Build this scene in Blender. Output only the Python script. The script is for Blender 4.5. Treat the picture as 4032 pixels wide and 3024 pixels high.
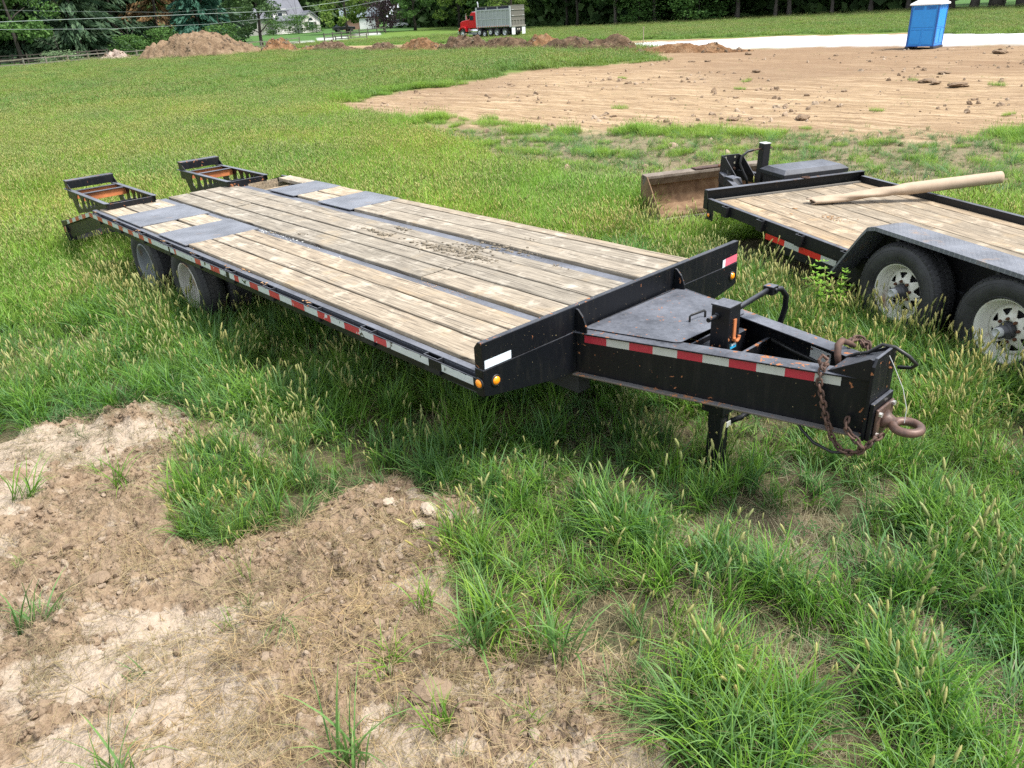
import bpy, math, random
import numpy as np
from mathutils import Matrix, Vector, Euler
for _o in list(bpy.data.objects):
    bpy.data.objects.remove(_o)
SC = bpy.context.scene
COL = SC.collection
RNG = np.random.default_rng(7)
rnd = random.Random(5)
R = math.radians

# ------------------------------------------------------------------ camera
H = 0.84                                             # deck height above the ground
cam_d = bpy.data.cameras.new('camera')
cam = bpy.data.objects.new('camera', cam_d)
COL.objects.link(cam)
YAW, PIT, ROL = -0.842, 0.450, -0.059
CAM = Vector((2.837, -2.332, 1.746 + H))
_f = Vector((math.sin(YAW) * math.cos(PIT), math.cos(YAW) * math.cos(PIT), -math.sin(PIT)))
_r = Vector((math.cos(YAW), -math.sin(YAW), 0))
_u = _r.cross(_f)
_r2 = _r * math.cos(ROL) + _u * math.sin(ROL)
_u2 = -_r * math.sin(ROL) + _u * math.cos(ROL)
_m = Matrix((( _r2.x, _u2.x, -_f.x, CAM.x), (_r2.y, _u2.y, -_f.y, CAM.y), (_r2.z, _u2.z, -_f.z, CAM.z), (0, 0, 0, 1)))
cam.matrix_world = _m
cam_d.sensor_width = 36
cam_d.lens = 36 * 3018.6 / 4032
cam_d.clip_start = 0.05
cam_d.clip_end = 3000
SC.camera = cam

# ------------------------------------------------------------------ light: bright thin overcast
SUN_EL, SUN_AZ = R(58), R(28)                        # azimuth from +X towards +Y
world = bpy.data.worlds.new('World')
SC.world = world
world.use_nodes = True
wn = world.node_tree.nodes
wl = world.node_tree.links
wn.clear()
sky = wn.new('ShaderNodeTexSky')
sky.sky_type = 'NISHITA'
sky.sun_disc = False
sky.sun_elevation = SUN_EL
sky.sun_rotation = math.pi / 2 - SUN_AZ
sky.air_density = 1.0
sky.dust_density = 2.0
cloud = wn.new('ShaderNodeMix')
cloud.data_type = 'RGBA'
cloud.inputs[0].default_value = 0.72
cloud.inputs[7].default_value = (8.2, 8.7, 9.4, 1)   # the even white cloud layer
bg = wn.new('ShaderNodeBackground')
bg.inputs[1].default_value = 0.088
wo = wn.new('ShaderNodeOutputWorld')
wl.new(sky.outputs[0], cloud.inputs[6])
wl.new(cloud.outputs[2], bg.inputs[0])
wl.new(bg.outputs[0], wo.inputs[0])
sun_d = bpy.data.lights.new('sun', 'SUN')
sun_d.energy = 3.4
sun_d.angle = R(16)
sun_d.color = (1.0, 0.96, 0.90)
sun = bpy.data.objects.new('sun', sun_d)
COL.objects.link(sun)
sdir = Vector((math.cos(SUN_EL) * math.cos(SUN_AZ), math.cos(SUN_EL) * math.sin(SUN_AZ), math.sin(SUN_EL)))
sun.rotation_euler = sdir.to_track_quat('Z', 'Y').to_euler()
sun.location = (0, 0, 30)
SC.view_settings.view_transform = 'Standard'
SC.view_settings.look = 'None'
SC.view_settings.gamma = 1
SC.view_settings.exposure = 1.15
SC.view_settings.use_curve_mapping = False
SC.cycles.max_bounces = 6
SC.cycles.diffuse_bounces = 3
SC.cycles.transparent_max_bounces = 6
SC.cycles.use_denoising = False

# ------------------------------------------------------------------ numpy noise
def _hash(ix, iy, iz, seed):
    n = (ix * 374761393 + iy * 668265263 + iz * 2147483647 % 1013904223 + seed * 974634777) & 0xFFFFFFFF
    n = ((n ^ (n >> 13)) * 1274126177) & 0xFFFFFFFF
    n = (n ^ (n >> 16)) & 0xFFFFFF
    return n / float(0xFFFFFF)

def vnoise(x, y, seed=0):
    x = np.asarray(x, float); y = np.asarray(y, float)
    ix = np.floor(x).astype(np.int64); iy = np.floor(y).astype(np.int64)
    fx = x - ix; fy = y - iy
    fx = fx * fx * (3 - 2 * fx); fy = fy * fy * (3 - 2 * fy)
    z = np.zeros_like(ix)
    a = _hash(ix, iy, z, seed); b = _hash(ix + 1, iy, z, seed)
    c = _hash(ix, iy + 1, z, seed); d = _hash(ix + 1, iy + 1, z, seed)
    return (a * (1 - fx) + b * fx) * (1 - fy) + (c * (1 - fx) + d * fx) * fy

def fbm(x, y, octs=4, seed=0):
    v = 0; amp = 0.5; tot = 0
    for o in range(octs):
        c, s = math.cos(0.6 * o), math.sin(0.6 * o)
        f = 2.03 ** o
        v = v + amp * vnoise((x * c - y * s) * f + 13.7 * o, (x * s + y * c) * f + 7.1 * o, seed + o)
        tot += amp; amp *= 0.5
    return v / tot

def smooth(a, b, x):
    t = np.clip((x - a) / (b - a), 0, 1)
    return t * t * (3 - 2 * t)

def sdist(poly, x, y):
    """signed distance to a polygon, positive inside"""
    P = np.asarray(poly, float)
    ins = np.zeros(x.shape, bool); d2 = np.full(x.shape, 1e18)
    n = len(P)
    for i in range(n):
        ax, ay = P[i]; bx, by = P[(i + 1) % n]
        dx, dy = bx - ax, by - ay
        t = np.clip(((x - ax) * dx + (y - ay) * dy) / (dx * dx + dy * dy + 1e-12), 0, 1)
        d2 = np.minimum(d2, (x - ax - t * dx) ** 2 + (y - ay - t * dy) ** 2)
        cond = ((ay > y) != (by > y))
        xi = (bx - ax) * (y - ay) / ((by - ay) if abs(by - ay) > 1e-12 else 1e-12) + ax
        ins ^= cond & (x < xi)
    d = np.sqrt(d2)
    return np.where(ins, d, -d)

# ------------------------------------------------------------------ mesh helpers
class MB:
    """collects shapes; build() links them as ONE mesh object"""
    def __init__(self):
        self.v = []; self.f = []; self.m = []; self.n = 0
    def add(self, vs, fs, mat=0):
        vs = [tuple(q) for q in vs]
        b = self.n
        self.v += vs; self.n += len(vs)
        for q in fs:
            self.f.append(tuple(b + i for i in q)); self.m.append(mat)
        return self
    def box(self, x0, x1, y0, y1, z0, z1, mat=0, M=None):
        vs = [Vector((x, y, z)) for z in (z0, z1) for x, y in ((x0, y0), (x1, y0), (x1, y1), (x0, y1))]
        if M is not None: vs = [M @ q for q in vs]
        return self.add(vs, [(3, 2, 1, 0), (4, 5, 6, 7), (0, 1, 5, 4), (1, 2, 6, 5), (2, 3, 7, 6), (3, 0, 4, 7)], mat)
    def prism(self, pts, vec, mat=0):
        """pts: 3D polygon, vec: extrusion"""
        n = len(pts); P = [Vector(q) for q in pts]; Vc = Vector(vec)
        nor = Vector((0, 0, 0))
        for i in range(n): nor += P[i].cross(P[(i + 1) % n])
        if nor.dot(Vc) > 0: P = P[::-1]
        vs = P + [q + Vc for q in P]
        fs = [tuple(range(n)), tuple(range(2 * n - 1, n - 1, -1))]
        for i in range(n):
            j = (i + 1) % n
            fs.append((j, i, n + i, n + j))
        return self.add(vs, fs, mat)
    def tube(self, path, r, segs=8, mat=0, closed=False, flat=1.0):
        P = [Vector(q) for q in path]; n = len(P)
        rr = r if isinstance(r, (list, tuple)) else [r] * n
        vs = []; up = None
        for i in range(n):
            if closed: t = P[(i + 1) % n] - P[i - 1]
            else: t = P[min(i + 1, n - 1)] - P[max(i - 1, 0)]
            t.normalize()
            if up is None:
                up = Vector((0, 0, 1)) if abs(t.z) < 0.9 else Vector((1, 0, 0))
            a = t.cross(up)
            if a.length < 1e-5: a = t.cross(Vector((0.3, 1, 0.1)))
            a.normalize(); b = a.cross(t).normalized(); up = b
            for k in range(segs):
                th = 2 * math.pi * k / segs
                vs.append(P[i] + (a * math.cos(th) + b * math.sin(th) * flat) * rr[i])
        fs = []
        m = n if closed else n - 1
        for i in range(m):
            j = (i + 1) % n
            for k in range(segs):
                l = (k + 1) % segs
                fs.append((i * segs + k, i * segs + l, j * segs + l, j * segs + k))
        if not closed:
            fs.append(tuple(range(segs - 1, -1, -1)))
            fs.append(tuple((n - 1) * segs + k for k in range(segs)))
        return self.add(vs, fs, mat)
    def lathe(self, prof, M, segs=32, mat=0, mats=None):
        """prof: (radius, height) pairs about local Z of M"""
        vs = []
        for (r, h) in prof:
            for k in range(segs):
                th = 2 * math.pi * k / segs
                vs.append(M @ Vector((r * math.cos(th), r * math.sin(th), h)))
        b = self.n
        self.v += [tuple(q) for q in vs]; self.n += len(vs)
        for i in range(len(prof) - 1):
            for k in range(segs):
                l = (k + 1) % segs
                self.f.append((b + i * segs + k, b + i * segs + l, b + (i + 1) * segs + l, b + (i + 1) * segs + k))
                self.m.append(mats[i] if mats else mat)
        return self
    def mesh(self, name, mats, smoothed=False):
        me = bpy.data.meshes.new(name)
        me.from_pydata(self.v, [], self.f)
        for m in (mats if isinstance(mats, (list, tuple)) else [mats]): me.materials.append(m)
        me.polygons.foreach_set('material_index', self.m)
        if smoothed: me.polygons.foreach_set('use_smooth', [True] * len(self.f))
        me.update()
        return me
    def build(self, name, mats, parent=None, frame=None, smoothed=False, bevel=0, segs=2):
        V = np.array(self.v, float)
        c = (V.min(0) + V.max(0)) / 2
        self.v = (V - c).tolist()
        me = self.mesh(name, mats, smoothed)
        o = bpy.data.objects.new(name, me)
        place(o, (frame or Matrix()) @ Matrix.Translation(c), parent)
        if bevel:
            b = o.modifiers.new('bevel', 'BEVEL'); b.width = bevel; b.segments = segs; b.limit_method = 'ANGLE'
            b.angle_limit = R(35)
        return o

WM = {}
def place(o, M, parent=None):
    """link o with world matrix M under parent"""
    COL.objects.link(o)
    WM[o.name] = M.copy()
    if parent is not None:
        o.parent = parent
        o.matrix_basis = WM[parent.name].inverted() @ M
    else:
        o.matrix_basis = M
    return o

def thing(name, label, cat, loc=(0, 0, 0), frame=None, group=None):
    o = bpy.data.objects.new(name, None)
    o.empty_display_size = 0.2
    place(o, frame if frame is not None else Matrix.Translation(loc))
    return tag(o, label, cat, group)

def tag(o, label=None, cat=None, group=None, kind=None):
    if label: o['label'] = label
    if cat: o['category'] = cat
    if group: o['group'] = group
    if kind: o['kind'] = kind
    return o

def copyobj(src, M, parent=None):
    o = src.copy()
    return place(o, M, parent)

def npmesh(name, V, F, mats, midx=None, smoothed=False):
    """fast mesh from arrays; F is (n,3) or (n,4)"""
    me = bpy.data.meshes.new(name)
    V = np.asarray(V, np.float32); F = np.asarray(F, np.int32)
    k = F.shape[1]
    me.vertices.add(len(V)); me.vertices.foreach_set('co', V.ravel())
    me.loops.add(F.size); me.loops.foreach_set('vertex_index', F.ravel())
    me.polygons.add(len(F))
    me.polygons.foreach_set('loop_start', np.arange(0, F.size, k, dtype=np.int32))
    me.polygons.foreach_set('loop_total', np.full(len(F), k, np.int32))
    for m in (mats if isinstance(mats, (list, tuple)) else [mats]): me.materials.append(m)
    if midx is not None: me.polygons.foreach_set('material_index', np.asarray(midx, np.int32))
    if smoothed: me.polygons.foreach_set('use_smooth', np.ones(len(F), bool))
    me.update(calc_edges=True)
    return me

# ------------------------------------------------------------------ material helpers
class NT:
    def __init__(self, name):
        self.m = bpy.data.materials.new(name); self.m.use_nodes = True
        self.t = self.m.node_tree; self.n = self.t.nodes; self.l = self.t.links
        self.n.clear()
        self.out = self.n.new('ShaderNodeOutputMaterial')
        self.b = self.n.new('ShaderNodeBsdfPrincipled')
        self.l.new(self.b.outputs[0], self.out.inputs[0])
        self._co = None
    def set(self, **k):
        for a, v in k.items():
            a = a.replace('_', ' ')
            self.inp(self.b.inputs[a], v)
        return self
    def inp(self, sock, v):
        if hasattr(v, 'is_linked') or isinstance(v, bpy.types.NodeSocket): self.l.new(v, sock)
        else:
            if isinstance(v, tuple) and len(v) == 3: v = (*v, 1) if sock.type == 'RGBA' else v
            sock.default_value = v
    def coord(self, kind='Object', scale=(1, 1, 1), rand=0.0):
        tc = self.n.new('ShaderNodeTexCoord')
        mp = self.n.new('ShaderNodeMapping')
        self.l.new(tc.outputs[kind], mp.inputs[0])
        mp.inputs['Scale'].default_value = scale
        if rand:
            oi = self.n.new('ShaderNodeObjectInfo')
            mu = self.n.new('ShaderNodeMath'); mu.operation = 'MULTIPLY'; mu.inputs[1].default_value = rand
            self.l.new(oi.outputs['Random'], mu.inputs[0])
            cb = self.n.new('ShaderNodeCombineXYZ')
            for i in range(3): self.l.new(mu.outputs[0], cb.inputs[i])
            self.l.new(cb.outputs[0], mp.inputs['Location'])
        return mp.outputs[0]
    def world(self, scale=1.0):
        g = self.n.new('ShaderNodeNewGeometry')
        mp = self.n.new('ShaderNodeMapping')
        self.l.new(g.outputs['Position'], mp.inputs[0])
        mp.inputs['Scale'].default_value = (scale,) * 3 if not isinstance(scale, tuple) else scale
        return mp.outputs[0]
    def noise(self, co, scale=5, detail=4, rough=0.55, dist=0.0, out='Fac'):
        x = self.n.new('ShaderNodeTexNoise')
        self.l.new(co, x.inputs['Vector'])
        x.inputs['Scale'].default_value = scale; x.inputs['Detail'].default_value = detail
        x.inputs['Roughness'].default_value = rough; x.inputs['Distortion'].default_value = dist
        return x.outputs[out]
    def voro(self, co, scale=5, feat='F1', out='Distance'):
        x = self.n.new('ShaderNodeTexVoronoi'); x.feature = feat
        self.l.new(co, x.inputs['Vector']); x.inputs['Scale'].default_value = scale
        return x.outputs[out]
    def ramp(self, fac, stops):
        x = self.n.new('ShaderNodeValToRGB')
        e = x.color_ramp.elements
        while len(e) < len(stops): e.new(0.5)
        for i, (p, c) in enumerate(stops):
            e[i].position = p
            e[i].color = (c, c, c, 1) if isinstance(c, (int, float)) else (*c, 1)
        self.inp(x.inputs[0], fac)
        return x.outputs[0]
    def mix(self, fac, a, b, mode='MIX'):
        x = self.n.new('ShaderNodeMix'); x.data_type = 'RGBA'; x.blend_type = mode
        self.inp(x.inputs[0], fac); self.inp(x.inputs[6], a); self.inp(x.inputs[7], b)
        return x.outputs[2]
    def math(self, op, a, b=0.0, c=0.0, clamp=False):
        x = self.n.new('ShaderNodeMath'); x.operation = op; x.use_clamp = clamp
        self.inp(x.inputs[0], a); self.inp(x.inputs[1], b)
        if op in ('MULTIPLY_ADD', 'SMOOTH_MIN'): self.inp(x.inputs[2], c)
        return x.outputs[0]
    def attr(self, name, out='Color'):
        x = self.n.new('ShaderNodeAttribute'); x.attribute_name = name
        return x.outputs[out]
    def sep(self, col):
        x = self.n.new('ShaderNodeSeparateColor'); self.l.new(col, x.inputs[0]); return x.outputs
    def rand(self):
        return self.n.new('ShaderNodeObjectInfo').outputs['Random']
    def upness(self, power=1.0):
        g = self.n.new('ShaderNodeNewGeometry')
        s = self.n.new('ShaderNodeSeparateXYZ'); self.l.new(g.outputs['Normal'], s.inputs[0])
        return self.math('MAXIMUM', s.outputs[2], 0.0)
    def bump(self, h, strength=0.3, dist=0.01, normal=None):
        x = self.n.new('ShaderNodeBump')
        x.inputs['Strength'].default_value = strength; x.inputs['Distance'].default_value = dist
        self.inp(x.inputs['Height'], h)
        if normal is not None: self.l.new(normal, x.inputs['Normal'])
        self.l.new(x.outputs[0], self.b.inputs['Normal'])
        return x.outputs[0]

def flat(name, col, rough=0.6, metal=0.0, spec=None, var=0.12, scale=6):
    t = NT(name)
    n = t.noise(t.coord('Object', rand=20), scale, 4)
    c = t.mix(t.ramp(n, [(0.3, 0.0), (0.7, 1.0)]), tuple(x * (1 - var) for x in col), tuple(min(1, x * (1 + var)) for x in col))
    t.set(Base_Color=c, Roughness=rough, Metallic=metal)
    if spec is not None: t.b.inputs['Specular IOR Level'].default_value = spec
    return t.m

def painted_black(name, base=(0.004, 0.0048, 0.007), chips=0.60, chipcol=(0.30, 0.12, 0.05), dust=0.5, rough=0.33):
    """black enamel: dust film lying on upward faces, primer chips, streaks"""
    t = NT(name)
    co = t.coord('Object', rand=30)
    big = t.noise(co, 2.2, 5, 0.6)
    fine = t.noise(co, 34, 5, 0.65)
    chipn = t.noise(co, 24, 6, 0.6, 0.5)
    area = t.noise(co, 3.1, 3)
    up = t.upness()
    thr = t.math('MULTIPLY_ADD', area, 0.40, t.math('MULTIPLY', up, 0.05))
    ch = t.math('ADD', chipn, thr)
    chip = t.ramp(ch, [(chips + 0.31, 0.0), (chips + 0.325, 1.0)])
    fleck = t.ramp(t.noise(co, 75, 2, 0.5), [(0.745, 0.0), (0.76, 1.0)])
    up3 = t.math('POWER', up, 3.0)
    dn = t.ramp(t.math('MULTIPLY_ADD', fine, 0.35, t.math('MULTIPLY', big, 0.75)), [(0.38, 0.15), (0.75, 1.0)])
    df = t.math('MULTIPLY', t.math('MULTIPLY', up3, dn), dust, clamp=True)
    side = t.math('MULTIPLY', t.ramp(t.noise(t.coord('Object', (3, 3, 0.6), rand=9), 9, 4), [(0.52, 0.0), (0.8, 1.0)]), 0.05)
    col = t.mix(side, base, (0.2, 0.17, 0.13))
    col = t.mix(df, col, (0.17, 0.18, 0.21))
    col = t.mix(t.math('MULTIPLY', fleck, 0.6), col, (0.45, 0.36, 0.2))
    col = t.mix(chip, col, chipcol)
    rr = t.math('MULTIPLY_ADD', dn, 0.18, rough)
    t.b.inputs['Specular IOR Level'].default_value = 0.28
    t.set(Base_Color=col, Roughness=t.math('MAXIMUM', rr, t.math('MULTIPLY', chip, 0.8)))
    t.bump(t.math('MULTIPLY_ADD', chip, -0.6, t.math('MULTIPLY', fine, 0.2)), 0.35, 0.002)
    return t.m

def old_wood(name, tint=(1, 1, 1), wet=0.0):
    t = NT(name)
    tint = (tint[0] * 1.10, tint[1] * 1.05, tint[2] * 0.97)
    co = t.coord('Object', (1, 1, 1), rand=50)
    g = t.coord('Object', (1.1, 26, 26), rand=50)
    grain = t.noise(g, 3.0, 7, 0.62, 0.35)
    g2 = t.coord('Object', (4, 110, 60), rand=50)
    fine = t.noise(g2, 2.0, 4, 0.6)
    crack = t.ramp(t.noise(t.coord('Object', (0.9, 34, 10), rand=50), 2.4, 3, 0.5, 0.6), [(0.63, 0.0), (0.665, 1.0)])
    blot = t.noise(co, 3.3, 5, 0.6)
    T = lambda c: tuple(a * b for a, b in zip(c, tint))
    c = t.ramp(grain, [(0.30, T((0.075, 0.062, 0.048))), (0.43, T((0.19, 0.168, 0.138))), (0.58, T((0.30, 0.268, 0.222))), (0.8, T((0.385, 0.35, 0.295)))])
    c = t.mix(t.ramp(fine, [(0.35, 0.0), (0.75, 0.55)]), c, T((0.15, 0.13, 0.105)))
    c = t.mix(t.ramp(blot, [(0.56, 0.0), (0.76, 0.5)]), c, T((0.38, 0.29, 0.175)))
    c = t.mix(t.ramp(t.noise(co, 6.0, 5, 0.65), [(0.52, 0.0), (0.7, 0.7)]), c, T((0.46, 0.425, 0.37)))
    c = t.mix(t.ramp(t.noise(t.coord('Object', (1, 2.2, 1), rand=71), 2.1, 6, 0.65), [(0.6, 0.0), (0.78, 0.75)]), c, T((0.12, 0.105, 0.08)))
    ra = t.rand()
    c = t.mix(1.0, c, t.ramp(ra, [(0.0, (0.82, 0.84, 0.86)), (0.5, (1.0, 1.0, 1.0)), (1.0, (1.0, 0.93, 0.84))]), 'MULTIPLY')
    c = t.mix(t.math('MULTIPLY', crack, 0.85), c, (0.05, 0.04, 0.03))
    t.set(Base_Color=c, Roughness=0.82)
    h = t.math('MULTIPLY_ADD', grain, 0.6, t.math('MULTIPLY', fine, 0.3))
    t.bump(t.math('MULTIPLY_ADD', crack, -1.2, h), 0.7, 0.004)
    return t.m

def checker_plate(name, rust=0.0):
    t = NT(name)
    co = t.coord('Object')
    # diamonds: two crossed families of short raised lozenges
    s = t.n.new('ShaderNodeSeparateXYZ'); t.l.new(co, s.inputs[0])
    def fam(a, off):
        u = t.math('MULTIPLY_ADD', s.outputs[0], 22.0, off)
        v = t.math('MULTIPLY_ADD', s.outputs[1], 22.0, off)
        uu = t.math('ADD', u, t.math('MULTIPLY', v, a)); vv = t.math('SUBTRACT', v, t.math('MULTIPLY', u, a))
        fu = t.math('ABSOLUTE', t.math('SUBTRACT', t.math('FRACT', uu), 0.5))
        fv = t.math('ABSOLUTE', t.math('SUBTRACT', t.math('FRACT', vv), 0.5))
        d = t.math('ADD', t.math('MULTIPLY', fu, 1.1), t.math('MULTIPLY', fv, 3.2))
        return t.ramp(d, [(0.38, 1.0), (0.52, 0.0)])
    h = t.math('MAXIMUM', fam(1.0, 0.0), fam(-1.0, 0.37))
    wear = t.noise(t.coord('Object', rand=9), 4, 5, 0.6)
    c = t.mix(t.ramp(wear, [(0.3, 0.0), (0.75, 1.0)]), (0.085, 0.09, 0.105), (0.21, 0.22, 0.25))
    c = t.mix(t.math('MULTIPLY', h, 0.35), c, (0.33, 0.34, 0.37))
    rn = t.ramp(t.noise(co, 7, 6, 0.7, 0.5), [(0.60 - rust, 0.0), (0.72 - rust, 0.75)])
    c = t.mix(rn, c, (0.30, 0.20, 0.13))
    t.set(Base_Color=c, Roughness=0.42, Metallic=0.25)
    t.bump(h, 0.9, 0.003)
    return t.m
# ------------------------------------------------------------------ ground zones (world metres)
DIRT_FG = [(-9, -7), (-3.25, -2.1), (-3.18, -1.8), (-3.2, -1.54), (-3.06, -1.18), (-2.98, -0.86), (-2.62, -0.75), (-2.1, -0.83), (-1.86, -0.98), (-1.35, -0.98),
           (-1.0, -1.05), (-0.84, -1.04), (-0.73, -0.75), (-0.73, -0.5), (-0.71, -0.2), (-0.27, -0.14), (-0.15, -0.1), (0.09, -0.4), (0.35, -0.46),
           (0.5, -0.73), (0.71, -0.85), (0.87, -0.74), (1.01, -0.53), (1.18, -0.44), (1.29, -0.58), (1.45, -0.62), (1.61, -0.59), (1.9, -0.62), (4.5, -1.2), (9, -3), (9, -9), (-9, -9)]
ISLAND = [(-1.91, -1.07), (-1.43, -1.27), (-1.1, -1.39), (-0.86, -1.28), (-0.80, -1.0), (-0.80, -0.62), (-1.2, -0.66), (-1.7, -0.8)]
THATCH = [(0.15, 0.62), (0.50, 0.88), (1.05, 0.98), (1.66, 1.01), (2.1, 0.75), (2.53, 0.61), (3.4, 0.4), (3.4, 0.1), (2.37, 0.2), (2.04, 0.42), (1.7, 0.45), (1.33, 0.46), (0.86, 0.43), (0.2, 0.55)]
FIELD = [(-22.1, 11.65), (-23.5, 14.0), (-24.5, 17.1), (-24.2, 20.1), (-26.7, 26.6), (-24.6, 29.5), (-24.4, 33.5), (-30.0, 37.2), (-26, 41), (-14, 43), (-8, 43), (30, 44), (60, 30), (30, 14),
         (-1.6, 15.1), (-2.9, 13.8), (-5.5, 13.2), (-7.8, 13.3), (-9.1, 11.5), (-11.4, 10.8), (-15.3, 10.9), (-17.9, 10.8)]
TRAMP = [(-16.5, 10.9), (-14.9, 9.6), (-8.5, 7.6), (-6.1, 6.9), (-4.4, 8.0), (-2.2, 9.2), (1.5, 9.0), (8, 12), (20, 14), (-1.6, 15.1), (-5.5, 13.3), (-9.1, 11.7)]
ROAD = [(-45.5, 46.5), (-41.3, 48.3), (-33.8, 49.7), (-28.9, 53.2), (-19.1, 53.0), (-11.9, 50.8), (20, 49), (80, 46), (80, 34), (20, 40.2), (-9.2, 41.6), (-14.6, 41.6), (-19.6, 41.8), (-27.6, 40.2), (-33.65, 42.0), (-40, 44)]
TAN = [(-93, 46), (-92.2, 49.4), (-86.3, 53.6), (-63.5, 53.2), (-48.7, 52.2), (-36.6, 52.2), (-28.4, 55.4), (-19.9, 55.6), (-18.9, 52.4), (-33, 46.4), (-44, 43.2), (-63.3, 43.2), (-83.4, 42.2)]
LAWN = [(-100, 8), (-101, 20), (-103, 30), (-102, 49), (-107, 58), (-112.5, 65), (-121, 79), (-128, 95), (-300, 250), (-420, 120), (-300, -80), (-110, -60)]
LAWN_R = [(-48, 110.5), (-20, 108), (10, 106), (60, 100), (140, 200), (20, 260), (-60, 220)]
GRAVEL_FAR = [(-100.2, 5), (-101, 20), (-102.8, 30), (-102.0, 40), (-101.4, 49), (-107, 57.8), (-112.4, 65), (-120.5, 78), (-127, 90), (-131, 89), (-124, 76), (-116.6, 63), (-110.3, 55), (-106.5, 48), (-107, 30), (-106.5, 20), (-105, 5)]
PATCH = [(-2.3, -0.72), (-1.95, -0.55), (-1.45, -0.50), (-1.15, -0.62), (-1.35, -0.80), (-1.75, -0.74), (-2.1, -0.88)]
MATS = [(-.86, -2.06, .26), (-.35, -1.0, .30), (.80, -1.02, .16), (-2.75, -1.15, .34), (-1.75, -1.55, .2), (.15, -1.55, .2)]
THATCH2 = [(.55, .58), (.80, .62), (1.21, .49), (1.63, .38), (1.93, .21), (2.27, -.11), (2.16, -.22), (1.85, .02), (1.5, .17), (1.1, .27), (.72, .42)]
DECK1 = [(-7.9, 0.05), (0.1, 0.05), (0.1, 2.4), (-7.9, 2.4)]

CX, CY = CAM.x, CAM.y
def wob(x, y, a=0.22, s=2.2):
    return (fbm(x * s, y * s, 3, 91) - 0.5) * 2 * a

def zones(x, y):
    x = np.asarray(x, float); y = np.asarray(y, float)
    d = np.hypot(x - CX, y - CY)
    z = {}
    near = d < 14
    fg = np.full(x.shape, -9.0); isl = np.full(x.shape, -9.0); th = np.full(x.shape, -9.0)
    if near.any():
        xn, yn = x[near], y[near]
        w = wob(xn, yn, 0.13, 3.1) + wob(xn, yn, 0.05, 9)
        fg[near] = sdist(DIRT_FG, xn, yn) + w
        isl[near] = sdist(ISLAND, xn, yn) + w * 0.6
        th[near] = np.maximum(sdist(THATCH, xn, yn), sdist(THATCH2, xn, yn) - .02) + w * 1.8
    z['fg'] = smooth(-0.06, 0.06, fg) * (1 - smooth(-0.05, 0.05, isl))
    if near.any():
        pt = np.full(x.shape, -9.0); pt[near] = sdist(PATCH, xn, yn) + w * .8
        z['fg'] = np.maximum(z['fg'], smooth(-.04, .05, pt))
    z['thatch'] = smooth(-0.12, 0.12, th)
    w = wob(x, y, 1.1, 0.35) + wob(x, y, 0.4, 1.5)
    fd = sdist(FIELD, x, y) + w
    z['field'] = smooth(-0.9, 0.9, fd + (fbm(x * 2.2, y * 2.2, 3, 93) - .5) * 2.2)
    z['tramp'] = smooth(-0.8, 0.8, sdist(TRAMP, x, y) + w)
    w2 = wob(x, y, 0.5, 0.5)
    z['road'] = smooth(-0.15, 0.15, sdist(ROAD, x, y) + w2 * 0.5)
    z['tan'] = smooth(-0.3, 0.3, sdist(TAN, x, y) + w2)
    z['farroad'] = smooth(-0.2, 0.2, sdist(GRAVEL_FAR, x, y))
    z['lawn'] = np.maximum(smooth(-0.3, 0.3, sdist(LAWN, x, y)), smooth(-0.8, 0.8, sdist(LAWN_R, x, y) + w2))
    z['d'] = d
    return z

RDX, RDY = 0.56, 0.828                                # direction of the track ridges in the near dirt
def pale_mask(x, y):
    u = x * RDX + y * RDY; v = -x * RDY + y * RDX
    a = fbm(u * 3.2, v * 8.5, 4, 31)
    b = fbm(x * 1.1, y * 1.1, 3, 33)
    c = fbm(x * 9, y * 9, 4, 35)
    crumbly = np.exp(-(((x + 0.55) / 0.75) ** 2 + ((y + 0.95) / 0.45) ** 2)) - .75 * np.exp(-(((x + 0.35) / 0.55) ** 2 + ((y + 2.0) / 0.55) ** 2)) - .5 * np.exp(-(((x + 2.2) / 0.6) ** 2 + ((y + 1.9) / 0.5) ** 2))
    return smooth(0.50, 0.60, a * 0.55 + b * 0.42 + (c - .5) * .22 + .01 - .16 * crumbly)

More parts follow.
